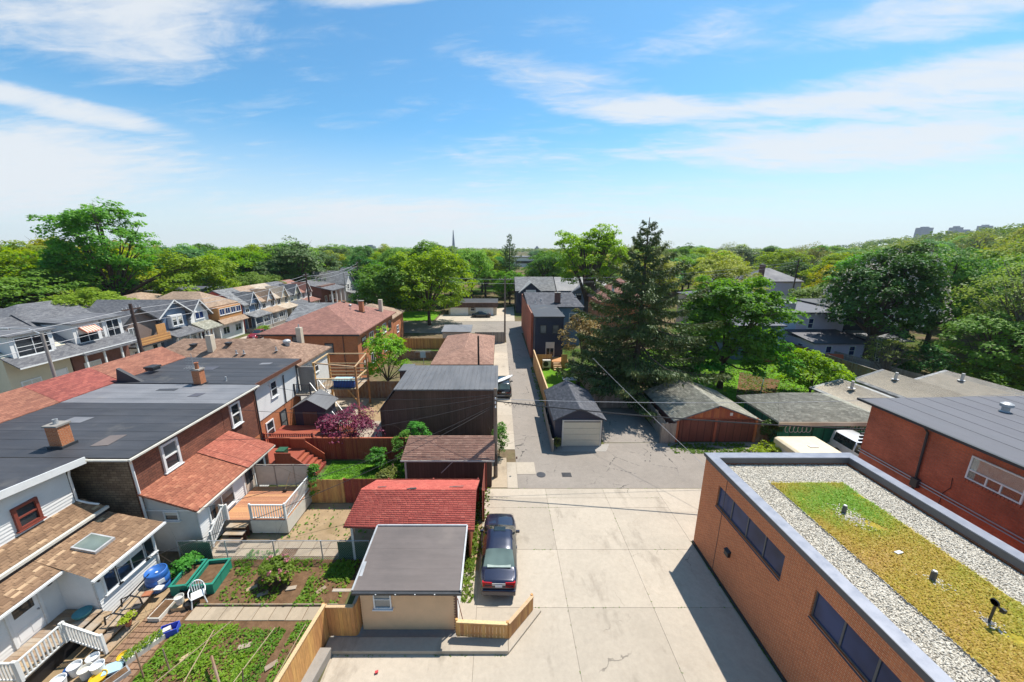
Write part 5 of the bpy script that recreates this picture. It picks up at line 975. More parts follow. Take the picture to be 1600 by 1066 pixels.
bb = thing('covered_barbecue', 'tall dark covered barbecue beside the cedar steps', 'barbecue', (9.5, 43.6, 0)); MB().lathe((9.5, 43.6, 0), [(.5, 0), (.55, .9), (.5, 1.2), (.3, 1.45), (.001, 1.5)], 14).build('cover', 'fabric_grey', bb, smooth=True)
fence('grey weathered fence between the navy house yard and the next yard', (9.95, 33.6), (9.7, 46.5), 1.5, 'wood_grey', side=1, w=.18)
pd = thing('stone_patio', 'raised grey stone patio with steps behind the navy garage', 'patio', (12, 42, 0)); MB().box(10.2, 15, 38.5, 45, 0, .5).build('platform', 'concrete_grey', pd)
for i in range(4): MB().box(12.5, 14.2, 43.5 + i*.35, 43.9 + i*.35, .5, .65 + i*.16).build('step', 'wood_grey', pd)
# ---------------------------------------------------------------- fence and blue tank at the parking pad
fence('old grey plank fence across the back of the parking pad', (9.0, 34.1), (14.1, 34.1), 1.7, 'wood_grey', side=-1, w=.16)
fence('grey weathered plank fence along the rust coloured garage', (13.6, 27.3), (14.05, 34.0), 1.75, 'wood_grey', side=1, w=.16)
fence('short pale plank gate beside the rust garage door', (13.2, 27.25), (14.35, 27.25), 1.75, 'wood_grey', side=-1, w=.16)
sp = thing('splash_pool', 'blue above-ground pool edge behind the parking pad fence', 'pool', (12, 35.6, 0)); MB().box(10.4, 14.0, 34.8, 36.2, 0, 1.6).build('wall', 'tank_blue', sp, bevel=.08)
bt = thing('blue_drum', 'upright blue drum left of the blue pool', 'drum', (10.3, 36.8, 0)); MB().lathe((10.3, 36.8, .6), [(.4, 0), (.42, .5), (.4, 1.3), (.36, 1.36), (.001, 1.36)], 18).build('drum', 'tank_blue', bt, smooth=True)
# ---------------------------------------------------------------- double garage with rust boards
Mg = thing('double_garage', 'double garage with rust board gable and two dark red doors', 'garage', (17.7, 30, 0))
gable_wall(14.4, 21.0, 27.5, 33.6, 0, 2.0, 3.2, 'y').build('wall', 'brick_dark', Mg)
MB().ext([(14.5, 27.47, 2.05), (20.9, 27.47, 2.05), (17.7, 27.47, 3.15)], (0, .03, 0)).build('gable', 'clad_rust', Mg)
for i in range(27):
    x = 14.9 + i*.216; h = (1.1 - abs(x - 17.7) * .345)
    if h > .12: board(Mg, (x, 27.455, 2.06), 0, .205, round(h, 1), .02, 'redwood' if 0 else 'cedar_red', 'gable_board')
gable_roof(Mg, 14.4, 21.0, 27.5, 33.6, 2.03, 3.3, 'sh_grey', 'y', .08, .25)
shingles(Mg, (14.1, 33.85, 1.94), (14.1, 27.25, 1.94), (17.695, 27.25, 3.31), (17.695, 33.85, 3.31), 'shg_moss', .32, .15); shingles(Mg, (21.3, 27.25, 1.94), (21.3, 33.85, 1.94), (17.705, 33.85, 3.31), (17.705, 27.25, 3.31), 'shg_moss', .32, .15)
for x in (14.65, 17.95):
    d = MB()
    for i in range(4): d.box(x + .1, x + 2.85, 27.42, 27.46, .03 + i*.48, .5 + i*.48)
    d.build('garage_door', 'door_brown', Mg)
for x in (14.45, 17.55, 20.85): MB().box(x, x + .18, 27.36, 27.46, 0, 2.05).build('door_post', 'cedar_red', Mg)
MB().box(14.4, 21.05, 27.38, 27.46, 2.051, 2.12).build('lintel', 'cedar_red', Mg); MB().box(18.7, 18.9, 27.4, 27.45, 2.35, 2.6).build('sign_plate', 'white', Mg)
MB().lathe((17.6, 27.4, 3.0), [(.001, 0), (.08, .02), (.06, .12), (.001, .14)], 10).build('gable_lamp', 'black', Mg)
# ---------------------------------------------------------------- green garage with writing
Ng = thing('green_garage', 'green garage with mossy hip roof and white sprayed writing on its doors', 'garage', (26, 29, 0))
MB().box(22.4, 30.2, 26.9, 31.2, 0, 2.15).build('wall', 'clad_green', Ng)
hip_roof(Ng, 22.2, 30.4, 26.7, 31.3, 2.35, 3.2, 'sh_moss', ((24.6, 30.2), (28.0, 30.2)), over=.35)
X0, X1, Y0, Y1 = 21.85, 30.75, 26.35, 31.65
shingles(Ng, (X0, Y0, 2.355), (X1, Y0, 2.355), (28.0, 30.2, 3.205), (24.6, 30.2, 3.205), 'shg_moss', .3, .15); shingles(Ng, (X0, Y1, 2.355), (X0, Y0, 2.355), (24.6, 30.2, 3.205), (24.6, 30.2, 3.205), 'shg_moss', .3, .15)
MB().box(21.85, 30.75, 26.28, 26.34, 2.0, 2.34).build('fascia', 'stucco_beige', Ng)
for x in (25.1, 27.7): MB().box(x - .03, x + .03, 26.86, 26.898, 0, 2.0).build('door_joint', 'bin_green', Ng)
def scribble(T, pts, r=.028, mat='white'): return MB().tube(pts, r, 5).build('sprayed_line', mat, T)
for i in range(6):
    cx, w = 23.1 + i*.34, .2; scribble(Ng, [(cx + w*math.cos(a), 26.87, 1.45 + .3*math.sin(a)) for a in np.linspace(.3*i, 5.2 + .3*i, 12)])
scribble(Ng, [(22.8 + i*.2, 26.87, 1.8 + .05*math.sin(i*2)) for i in range(13)])
P_ = {'A': [[(0,0),(.3,1),(.6,0)],[(.1,.4),(.5,.4)]], 'L': [[(.1,1),(0,0),(.45,.05)]], 'R': [[(0,0),(.05,1),(.5,.8),(.05,.5),(.55,0)]], 'O': [[(.3,0),(.05,.4),(.25,1),(.55,.6),(.3,0)]], 'S': [[(.5,.9),(.1,.8),(.4,.4),(.3,0),(0,.1)]]}
x = 28.1
for ch in 'ALLAROS':
    for st in P_[ch]: scribble(Ng, [(x + a*.36, 26.87, 1.3 + c*.5) for a, c in st], .025)
    x += .25
scribble(Ng, [(27.8, 26.87, 1.25), (28.3, 26.87, 1.75), (29.6, 26.87, 1.95), (29.9, 26.87, 1.8)], .02)
gt = thing('vine_gate', 'wooden gate overgrown with vines between the rust and green garages', 'gate', (21.7, 27.4, 0)); [board(gt, (21.2 + i*.16, 27.45, 0), 0, .15, 1.9, .03, 'wood_brown', 'picket') for i in range(7)]
# ---------------------------------------------------------------- grey roofed sheds beyond
for nm, x0, x1, y0, y1, ze, zr, mt, lb in (('pale_roof_shed', 30.9, 36.0, 28.0, 33.8, 2.3, 3.1, 'sh_pale', 'shed with pale grey gable roof right of the green garage'), ('grey_roof_garage', 36.6, 42.0, 27, 35.6, 2.5, 3.5, 'sh_grey', 'garage with darker grey gable roof behind the red brick building'), ('light_roof_garage', 42.3, 48.4, 27, 35.3, 2.5, 3.5, 'sh_pale', 'garage with wide pale roof at the foot of the wooded slope')):
    s_ = thing(nm, lb, 'shed', ((x0 + x1)/2, y0, 0)); gable_wall(x0, x1, y0, y1, 0, ze, zr, 'y').build('wall', 'stucco_beige', s_); gable_roof(s_, x0, x1, y0, y1, ze, zr, mt, 'y', .1, .3); vent(s_, (x0 + x1)/2 - 1, y1 - 2, ze + .7, 0, 2.0)
# ---------------------------------------------------------------- camper and pickup behind the planted roof
Tc = thing('folded_camper', 'cream folded camping trailer parked in front of the green garage', 'trailer', (22.6, 23.9, 0))
MB().box(21.3, 24.4, 22.6, 25.6, .35, .95).build('body', 'offwhite', Tc, bevel=.05); MB().ext([(21.2, 22.5, .96), (24.5, 22.5, .96), (24.5, 22.5, 1.32), (24.3, 22.5, 1.45), (21.4, 22.5, 1.45), (21.2, 22.5, 1.32)], (0, 3.2, 0)).build('roof_shell', 'cream_panel', Tc, bevel=.04)
MB().box(22.6, 23.2, 24.0, 24.3, 1.452, 1.5).build('roof_vent', 'offwhite', Tc); [MB().cyl((x, 24.1, .32), (x + .2, 24.1, .32), .32, n=18).build('wheel', 'tyre', Tc) for x in (21.15, 24.35)]; MB().beam((21.3, 24.1, .4), (20.2, 24.1, .4), .08, .08).build('drawbar', 'iron', Tc)
def bush_spots(): pass
# mauve and blue row houses on the right
Hr = thing('blue_row_house', 'pale blue and mauve sided house with lean-to behind the right lawn', 'house', (46, 56, 0))
MB().box(41, 52.5, 55, 64, 0, 6.0).build('wall', 'siding_mauve', Hr); MB().box(40.99, 45.2, 54.97, 54.999, 0, 6).build('front_cladding', 'siding_blue', Hr)
MB().slab([(40.6, 54.6, 6.15), (52.9, 54.6, 6.15), (52.9, 64.4, 6.5), (40.6, 64.4, 6.5)], .2).build('roof', 'roof_slate', Hr); win(Hr, '-Y', 54.99, 47.4, 3.6, .9, 1.6, 'white', 'pane_blue', 'h', .12)
MB().box(44.0, 51.0, 49.6, 54.96, 0, 2.7).build('lean_wall', 'siding_mauve', Hr); MB().slab([(43.6, 49.2, 2.75), (51.4, 49.2, 2.75), (51.4, 54.96, 3.5), (43.6, 54.96, 3.5)], .15).build('lean_roof', 'roof_slate', Hr); win(Hr, '-Y', 49.59, 49.3, .9, .9, 1.4, 'white', 'pane_blue', 'h', .1); win(Hr, '-X', 43.99, 52, .9, .9, 1.2, 'white', 'pane_blue', 'h', .1); win(Hr, '-Y', 49.59, 46, .3, .9, 2.0, 'white', 'pane_blue', 'h', .1)
MB().box(45.0, 46.3, 57, 58.2, 6.2, 7.2).build('chimney', 'galv', Hr); vent(Hr, 43.5, 57.5, 6.3, 0, 2)
Hs2 = thing('teal_house', 'dark teal sided house wing behind the maple', 'house', (36.5, 52, 0)); MB().box(33.5, 39.4, 50.5, 60, 0, 5.0).build('wall', 'siding_teal', Hs2); MB().slab([(33, 50, 5.1), (40, 50, 5.1), (40, 60.5, 5.5), (33, 60.5, 5.5)], .2).build('roof', 'roof_slate', Hs2)
Hn = thing('dark_row_house', 'dark navy sided house behind the flowering chestnut tree', 'house', (57, 57, 0)); MB().box(52.6, 63, 55.2, 65, 0, 6.4).build('wall', 'siding_navy', Hn); MB().slab([(52.4, 54.8, 6.5), (63.4, 54.8, 6.5), (63.4, 65.4, 6.8), (52.4, 65.4, 6.8)], .2).build('roof', 'roof_black', Hn); win(Hn, '-Y', 55.19, 56.6, 3.4, 1.3, 2.0, 'white', 'pane_light', 'h', .16)
MB().box(52.7, 56, 50, 55.1, 0, 2.8).build('lean_wall', 'siding_navy', Hn); MB().slab([(52.4, 49.7, 2.9), (58, 49.7, 2.9), (58, 55.1, 3.3), (52.4, 55.1, 3.3)], .12).build('lean_roof', 'roof_grey', Hn)
ld = thing('leaning_ladder', 'pale ladder leaning against the dark house wall', 'ladder', (52.0, 49.2, 0)); [MB().beam((x, 48.6, 0), (x + .7, 49.6, 3.4), .06, .06).build('stile', 'offwhite', ld) for x in (51.9, 52.4)]; [MB().beam((51.9 + .7*i/10, 48.6 + i*.1, .34*i), (52.4 + .7*i/10, 48.6 + i*.1, .34*i), .05, .05).build('rung', 'offwhite', ld) for i in range(1, 10)]
fence('long weathered fence between the right lawn and the mauve house yard', (43.4, 55), (43.6, 38.5), 1.8, 'wood_brown', side=1, w=.2, cap='wood_grey')
fence('dark grey fence past the long weathered fence on the right', (46.5, 49), (47.5, 39), 1.7, 'wood_grey', side=1, w=.22)
fence('short red board fence at the end of the right lawn', (36.5, 49), (43.2, 49.6), 1.2, 'redwood', side=1, w=.2)
od = thing('orange_sheet', 'orange painted board leaning on the yard fence', 'board', (45.2, 48, 0)); MB().obox((45.0, 47.2, .9), (.9, -.3, 0), (.02, .06, .0), (0, .25, .85)).build('sheet', 'orange_paint', od)
gs = thing('green_garden_netting', 'low green plastic netting around the flower bed', 'netting', (29.5, 38.5, 0))
for i in range(7): MB().cyl((27.5 + i*.85, 36.2 + i*1.1, 0), (27.5 + i*.85, 36.2 + i*1.1, .8), .03, n=5).build('stake', 'planter_green', gs)
for z in (.15, .3, .45, .6, .75): MB().beam((27.5, 36.2, z), (32.6, 42.8, z), .03, .05).build('strand', 'planter_green', gs)
# ---------------------------------------------------------------- houses across the street on the left (fronts face +X)
def side_gable_house(lb, y0, y1, xf, ze, zr, roof, wall, base, name='street_house'):      # ridge parallel to the street
    T = thing(name, lb, 'house', (xf - 5, (y0 + y1)/2, 0)); MB().ext([(xf, y0, 0), (xf - 10, y0, 0), (xf - 10, y0, ze), (xf - 5, y0, zr - .05), (xf, y0, ze)], (0, y1 - y0, 0)).build('wall', wall, T)
    MB().slab([(xf + 1.6, y0 - .1, ze - 1.0), (xf + 1.6, y1 + .1, ze - 1.0), (xf - 5, y1 + .1, zr), (xf - 5, y0 - .1, zr)], .12).slab([(xf - 5, y0 - .1, zr), (xf - 5, y1 + .1, zr), (xf - 10.4, y1 + .1, ze - .2), (xf - 10.4, y0 - .1, ze - .2)], .12).build('roof', roof, T)
    MB().box(xf + 1.55, xf + 1.62, y0 - .1, y1 + .1, ze - 1.14, ze - 1.0).build('fascia', 'white', T)
    return T
def dormer(T, y0, y1, xf, z0, z1, xb, roof, wall='siding_white', wn=1, fm='white'):
    d = MB().box(xb, xf, y0, y1, z0, z1).build('dormer', wall, T); MB().slab([(xf + .35, y0 - .25, z1 + .1), (xf + .35, y1 + .25, z1 + .1), (xb - 1.4, y1 + .25, z1 + .55), (xb - 1.4, y0 - .25, z1 + .55)], .1).build('dormer_roof', roof, T)
    for i in range(wn):
        y = y0 + (y1 - y0) * (i + .5) / wn; win(T, '+X', xf, y, z0 + .25, (y1 - y0)/wn - .7, z1 - z0 - .45, fm, 'pane', 'h2', .09)
    return d
def front_gable_house(lb, y0, y1, xf, ze, zr, roof, wall, gab=None, depth=10, over=.5, trim='white', name='street_house', lower=None):
    T = thing(name, lb, 'house', (xf - depth/2, (y0 + y1)/2, 0)); gable_wall(xf - depth, xf, y0, y1, 0 if not lower else 2.9, ze, zr, 'x').build('wall', wall, T)
    if lower: MB().box(xf - depth, xf + .02, y0 + .01, y1 - .01, 0, 2.899).build('ground_floor', lower, T)
    gable_roof(T, xf - depth, xf, y0, y1, ze, zr + .12, roof, 'x', .12, over)
    ym = (y0 + y1)/2; k = (zr - ze)/(ym - y0)
    for s in (-1, 1): MB().beam((xf + over + .03, ym, zr + .05), (xf + over + .03, ym + s*((y1 - y0)/2 + over), ze + .05 - k*over), .05, .16).build('barge_board', trim, T)
    return T
def porch(T, y0, y1, x0, x1, z, roof, post='white', rail=True, n=3, rise=.6):
    MB().slab([(x1 + .3, y0 - .2, z), (x1 + .3, y1 + .2, z), (x0, y1 + .2, z + rise), (x0, y0 - .2, z + rise)], .14).build('porch_roof', roof, T); MB().box(x0, x1, y0, y1, 0, .6).build('porch_floor', 'wood_grey', T)
    for i in range(n): y = y0 + .15 + (y1 - y0 - .3)*i/(n - 1); MB().box(x1 - .15, x1, y - .08, y + .08, .6, z - .05).build('porch_post', post, T)
    if rail: railing(T, (x1 - .08, y0 + .2, .6), (x1 - .08, y1 - .2, .6), .85, 'wood_white', step=.25, t=.05)
XF = -48.0
q = side_gable_house('grey roofed street house with one white dormer and cream porch front', 34.0, 39.4, XF, 5.2, 8.3, 'sh_mid', 'siding_cream', None); dormer(q, 34.6, 38.2, XF + .35, 4.7, 7.15, XF - 4.2, 'sh_mid'); win(q, '+X', XF + .01, 35.6, 1.2, 1.7, 1.3, 'white', 'pane', '2', .12); door(q, '+X', XF, 38.3, .5, 1.0, 2.1)
q = side_gable_house('grey roofed street house with two dormer windows and red striped awning', 39.55, 46.0, XF, 5.2, 8.5, 'sh_mid', 'brick_dark', None); dormer(q, 40.1, 43.0, XF + .35, 4.7, 7.25, XF - 4.4, 'sh_mid'); dormer(q, 43.4, 45.7, XF + .25, 4.7, 7.25, XF - 4.3, 'sh_mid'); MB().ext([(XF + .4, 40.7, 6.9), (XF + 1.25, 40.7, 6.3), (XF + 1.25, 40.7, 6.15), (XF + .4, 40.7, 6.6)], (0, 1.7, 0)).build('awning', 'awning', q); porch(q, 39.6, 45.9, XF, XF + 1.5, 3.95, 'sh_mid', n=4, rise=.2); win(q, '+X', XF + .01, 41.5, 1.2, 1.8, 1.4, 'white', 'pane', '2', .1)
q = front_gable_house('dark gabled street house with brown slatted balcony over a white ground floor', 46.4, 51.6, XF - 1, 5.6, 7.6, 'sh_mid', 'siding_brown', lower='stucco_white', trim='dark_trim'); MB().box(XF - 1, XF + .8, 46.5, 51.5, 2.7, 2.9).build('balcony_floor', 'dark_trim', q)
for i in range(6): MB().box(XF + .76, XF + .8, 46.5, 51.5, 2.95 + i*.17, 3.09 + i*.17).build('balcony_slat', 'cedar', q)
win(q, '+X', XF - .98, 48, 3.2, 1.2, 2.0, 'white', 'pane_light', '2', .1); win(q, '+X', XF - .97, 48.2, .9, 1.6, 1.2, 'white', 'pane', '2', .1); MB().box(XF + .3, XF + .4, 50.0, 51.4, 2.9, 5.2).build('screen_wall', 'cedar', q); win(q, '+X', XF - .97, 50.6, .6, .9, 1.9, 'white', 'pane', '', .1)
q = front_gable_house('slate blue gabled street house with white bay window', 51.9, 56.6, XF - .8, 6.2, 8.0, 'sh_mid', 'siding_slate', over=.7); MB().box(XF - .8, XF - .2, 53.2, 55.2, 4.0, 5.9).build('bay', 'white', q); win(q, '+X', XF - .2, 53.7, 4.3, .8, 1.4, 'white', 'pane', 'h', .08); win(q, '+X', XF - .2, 54.7, 4.3, .8, 1.4, 'white', 'pane', 'h', .08); porch(q, 52, 56.5, XF - .8, XF + 1.2, 3.0, 'sh_mid', rail=False, rise=.8); [win(q, '+X', XF + .6, 52.8 + i*.95, 1.0, .85, 1.5, 'white', 'pane_light', 'h', .07) for i in range(4)]; MB().box(XF - .79, XF + .58, 52.3, 56.2, .6, 2.9).build('sun_porch', 'siding_slate', q)
q = front_gable_house('narrow white gabled street house with grey awning roof', 57.0, 60.6, XF - .6, 5.4, 7.4, 'sh_mid', 'stucco_white'); win(q, '+X', XF - .58, 58.8, 4.4, 1.8, 1.2, 'white', 'pane_blue', '2', .1); porch(q, 57.1, 60.5, XF - .6, XF + 1.2, 3.0, 'sh_moss', rail=False, rise=1.0); win(q, '+X', XF - .58, 58.8, .9, 2.0, 1.4, 'white', 'pane', '3', .1)
q = thing('street_house', 'tan hip roofed street house with glazed upper sun room', 'house', (XF - 5, 64, 0)); MB().box(XF - 12, XF - 1, 61, 67.4, 0, 5.9).build('wall', 'brick_orange', q); hip_roof(q, XF - 12, XF - 1, 61, 67.4, 5.9, 8.2, 'sh_tan', over=.6); MB().box(XF - .99, XF + .6, 61.4, 67.0, 3.6, 5.7).build('sun_room', 'cedar', q); [win(q, '+X', XF + .6, 62.2 + i*1.35, 4.4, 1.2, 1.1, 'white', 'pane_blue', '2', .08) for i in range(4)]; MB().slab([(XF + 1.5, 61, 3.0), (XF + 1.5, 67.4, 3.0), (XF + .6, 67.4, 3.7), (XF + .6, 61, 3.7)], .1).build('skirt_roof', 'sh_tan', q); MB().box(XF - .98, XF + .5, 61.3, 67.1, 0, 3.0).build('lower_front', 'stucco_white', q); [win(q, '+X', XF + .5, 62.6 + i*3, 1.0, 1.6, 1.3, 'white', 'pane', '2', .1) for i in range(2)]
ROW = [('sh_grey', 'siding_slate', 'siding_slate', 'first of the attached gabled row with slate roof and red end wall'), ('sh_tan', 'siding_white', 'stucco_white', 'attached row house with tan roof and white front'), ('sh_beige', 'stucco_beige', 'stucco_beige', 'attached row house with beige roof and small dormer'), ('sh_mid', 'siding_cream', 'siding_cream', 'attached row house with dark roof and pale yellow gable'), ('sh_maroon', 'siding_white', 'stucco_beige', 'last attached row house with maroon roof and shuttered windows')]
y = 68.2
for i, (rf, wl2, lo, lb) in enumerate(ROW):
    w = 5.2; q = thing('row_house', lb, 'house', (XF - 5, y + w/2, 0), 'attached gabled row across the street'); MB().ext([(XF, y, 0), (XF - 10, y, 0), (XF - 10, y, 5.2), (XF - 5, y, 7.7), (XF, y, 5.2)], (0, w - .02, 0)).build('wall', [wl2, 'brick_orange'][0], q)
    if i == 0: MB().ext([(XF, y - .03, 0), (XF - 10, y - .03, 0), (XF - 10, y - .03, 5.2), (XF - 5, y - .03, 7.7), (XF, y - .03, 5.2)], (0, .029, 0)).build('end_wall', 'siding_red', q)
    MB().slab([(XF + .4, y, 5.1), (XF + .4, y + w - .01, 5.1), (XF - 5, y + w - .01, 7.9), (XF - 5, y, 7.9)], .12).slab([(XF - 5, y, 7.9), (XF - 5, y + w - .01, 7.9), (XF - 10.4, y + w - .01, 5.1), (XF - 10.4, y, 5.1)], .12).build('roof', rf, q)
    ym = y + w * .55; MB().ext([(XF + .3, ym - 1.2, 5.2), (XF + .3, ym + 1.2, 5.2), (XF + .3, ym, 7.2)], (-3.5, 0, 0)).build('front_gable', wl2 if i != 3 else 'siding_cream', q)
    gr_ = MB(); [gr_.slab([(XF + .6, ym + s*1.5, 4.9), (XF + .6, ym, 7.4), (XF - 3.5, ym, 7.4), (XF - 3.5, ym + s*1.5, 4.9)], .1) for s in (-1, 1)]; gr_.build('gable_roof', rf, q); [MB().beam((XF + .63, ym, 7.38), (XF + .63, ym + s*1.5, 4.88), .05, .14).build('barge_board', 'white', q) for s in (-1, 1)]
    for s in (-.28, .28): win(q, '+X', XF + .02, y + w*(.5 + s), 3.6, 1.2, 1.35, 'white', 'pane', '2', .1)
    porch(q, y + .1, y + w - .15, XF, XF + 2.0, 2.9, rf, rail=(i < 2), rise=.7); MB().box(XF + .01, XF + 1.6, y + w*.5, y + w - .2, .6, 2.85).build('sun_porch', lo, q); win(q, '+X', XF + 1.6, y + w*.74, 1.2, 1.6, 1.2, 'white', 'pane', '2', .1); door(q, '+X', XF, y + w*.25, .6, .95, 2.0, 'brown_trim')
    y += w
q = thing('street_house', 'dark house with deep open timber porch past the attached row', 'house', (-55, 99, 0)); MB().box(-58, -46, 95.5, 104, 0, 6).build('wall', 'brick_dark', q); MB().slab([(-43, 95, 5.0), (-43, 104.5, 5.0), (-52, 104.5, 7.0), (-52, 95, 7.0)], .2).build('roof', 'sh_mid', q); MB().box(-46, -43.4, 95.5, 104, 0, 1.1).build('porch_wall', 'cedar', q); [MB().box(-43.7, -43.4, 95.8 + i*2.6, 96.1 + i*2.6, 1.1, 4.9).build('porch_post', 'white', q) for i in range(4)]; [win(q, '+X', -45.99, 97.5 + i*2.6, 1.8, 1.2, 1.5, 'white', 'pane', '2', .12) for i in range(3)]
for i, (lb, y0, w, x, ze, zr, rf, wl2) in enumerate([('pale grey gabled house beyond the timber porch house', 106, 6, -44, 6.0, 8.8, 'sh_grey', 'siding_white'), ('white gabled house further up the left street', 114, 6, -43.5, 6.0, 8.6, 'sh_mid', 'siding_white'), ('brick house with dark gable far up the left street', 123, 7, -43, 6, 9.2, 'sh_mid', 'brick_orange'), ('white house with maroon gable at the far bend of the street', 133, 7, -42.5, 6, 9, 'sh_maroon', 'siding_white')]):
    q = front_gable_house(lb, y0, y0 + w, x, ze, zr, rf, wl2); [win(q, '+X', x + .02, y0 + w*(.3 + .4*k), z, 1.1, 1.5, 'white', 'pane', 'h', .12) for k in (0, 1) for z in (1.2, 4.0)]; porch(q, y0 + .2, y0 + w - .2, x, x + 2, 2.9, rf, rail=False)
# houses behind the row
def block(nm, lb, x0, x1, y0, y1, h, wall, roof, hip=1.6, cat='house', wy=None, group=None):
    T = thing(nm, lb, cat, ((x0 + x1)/2, (y0 + y1)/2, 0), group); MB().box(x0, x1, y0, y1, 0, h).build('wall', wall, T)
    if hip > 0: hip_roof(T, x0, x1, y0, y1, h + .05, h + hip, roof)
    else: MB().box(x0 - .3, x1 + .3, y0 - .3, y1 + .3, h + .001, h + .25).build('roof', roof, T)
    n = max(1, int((x1 - x0)/3)); 
    for i in range(n):
        for z in ([1.2, 4.0] if h > 5 else [1.0]): win(T, '-Y', y0 - .01, x0 + (x1 - x0)*(i + .5)/n, z, 1.1, 1.3, 'white', 'pane', 'h', .1)
    m = max(1, int((y1 - y0)/3.5))
    for i in range(m): 
        sx = ('+X', x1 + .01) if x1 < 0 else ('-X', x0 - .01); win(T, sx[0], sx[1], y0 + (y1 - y0)*(i + .5)/m, 1.2 if h < 5 else 3.9, 1.1, 1.3, 'white', 'pane', 'h', .1)
    return T
block('brick_house', 'red brick house under the trees at the far left', -80, -70, 44, 54, 6.5, 'brick_orange', 'sh_mid'); chimney(bpy.data.objects['brick_house'], -68.8, 46, 0, 8.0, .9, .9, 'brick_dark', 0)
block('long_dark_roof_house', 'low house with long dark roof behind the dormer houses', -72, -60.5, 44.5, 60, 5.0, 'brick_dark', 'sh_mid', 3.0)
block('flat_roof_block', 'flat roofed brown brick block behind the tan hip roofed house', -75, -62, 78, 88, 6.5, 'brick_dark', 'roof_slate', -1)
block('tan_roof_house', 'low tan roofed house just behind the narrow white house', -72, -61, 62, 74, 5.6, 'stucco_beige', 'sh_tan', 2.0)
# low roofs between the street and the brick apartment house
for nm, lb, x0, x1, y0, y1, ze, zr, mt, ax in (('blue_roof_house', 'blue grey gabled roof just behind the apartment house', -33, -26.5, 56.5, 66, 4.6, 6.6, 'sh_grey', 'x'), ('tan_hip_cottage', 'small cottage with tan hip roof beyond the apartment house', -26, -17.5, 58, 66, 4.5, 6.4, 'sh_tan', None), ('pale_roof_garage', 'garage with pale grey gable roof beside the street', -34.2, -30.6, 40, 47, 2.8, 3.9, 'sh_pale', 'y')):
    T = thing(nm, lb, 'house', ((x0 + x1)/2, (y0 + y1)/2, 0))
    if ax: gable_wall(x0, x1, y0, y1, 0, ze, zr, ax).build('wall', 'siding_slate' if ax == 'x' else 'stucco_beige', T); gable_roof(T, x0, x1, y0, y1, ze, zr + .1, mt, ax)
    else: MB().box(x0, x1, y0, y1, 0, ze).build('wall', 'brick_orange', T); hip_roof(T, x0, x1, y0, y1, ze, zr, mt)
    win(T, '+X', x1 + .01, (y0 + y1)/2, 1.5, 1.2, 1.2, 'white', 'pane', 'h', .1)
# houses beyond the side street
T = block('lane_end_garage', 'long low garage with dark fascia and two pale doors facing the far driveway', -12.0, -.6, 86.7, 95, 2.6, 'stucco_beige', 'roof_black', -1, 'garage'); MB().box(-12.3, -.3, 86.3, 86.69, 1.9, 3.0).build('fascia', 'clad_brown', T); [MB().box(x, x + 4.2, 86.6, 86.68, .02, 1.88).build('garage_door', 'door_white', T) for x in (-11.6, -5.6)]
T = thing('dark_bungalow', 'navy house with small white trimmed gable at the end of the lane', 'house', (8, 96, 0)); MB().box(4.2, 13.5, 90, 101, 0, 5.6).build('wall', 'siding_navy', T); gable_roof(T, 4.2, 13.5, 90, 101, 5.6, 8.4, 'sh_grey', 'x'); gable_wall(5.2, 10.0, 88.6, 92, 2.6, 5.6, 7.4, 'y').build('gable', 'siding_navy', T); gable_roof(T, 5.2, 10.0, 88.6, 94, 5.6, 7.6, 'sh_pale', 'y', .2, .5, 'gable_roof'); win(T, '-Y', 88.59, 7.6, 3.6, 2.4, 2.2, 'white', 'pane', '3', .2)
T = thing('pale_roof_bungalow', 'navy fronted house with pale roof right of the lane end', 'house', (20, 98, 0)); MB().box(14.6, 27, 92, 103, 0, 5.4).build('wall', 'siding_slate', T); gable_roof(T, 14.6, 27, 92, 103, 5.4, 8.2, 'roof_grey', 'x'); gable_wall(17.5, 24.5, 90.6, 94, 0, 4.8, 6.8, 'y').build('gable', 'siding_slate', T); gable_roof(T, 17.5, 24.5, 90.6, 96, 4.8, 7.0, 'roof_grey', 'y', .2, .5, 'gable_roof'); [win(T, '-Y', 90.59, x, 3.2, 1.3, 1.6, 'dark_trim', 'pane', '2', .12) for x in (19.6, 22.2)]
T = thing('maroon_roof_house', 'house with steep maroon roof behind the big spruce', 'house', (24, 74, 0)); MB().box(19.5, 29, 70, 80, 0, 5.6).build('wall', 'brick_orange', T); hip_roof(T, 19.5, 29, 70, 80, 5.6, 9.6, 'sh_maroon', ((24, 75), (24.5, 75))); vent(T, 22.2, 72, 7.2, 0, 4)
T = block('mauve_house', 'mauve sided house with grey roof behind the lime green trees', 64, 75, 92, 102, 7.5, 'siding_mauve', 'roof_slate', 3.0); chimney(T, 66, 94, 8, 11.5, .9, .9, 'brick_dark', 1)
block('peaked_house', 'dark gabled house just left of the mauve house', 55, 62, 92, 102, 6.8, 'siding_brown', 'sh_mid', 3.4)
block('grey_row', 'long grey roofed house behind the pale blue row house', 38, 52, 66, 78, 6.4, 'siding_grey', 'roof_slate', 1.6)
block('rear_shingle_house', 'slate roofed house half hidden behind the chestnut', 62, 74, 68, 78, 6.5, 'siding_slate', 'sh_grey', 2.4)
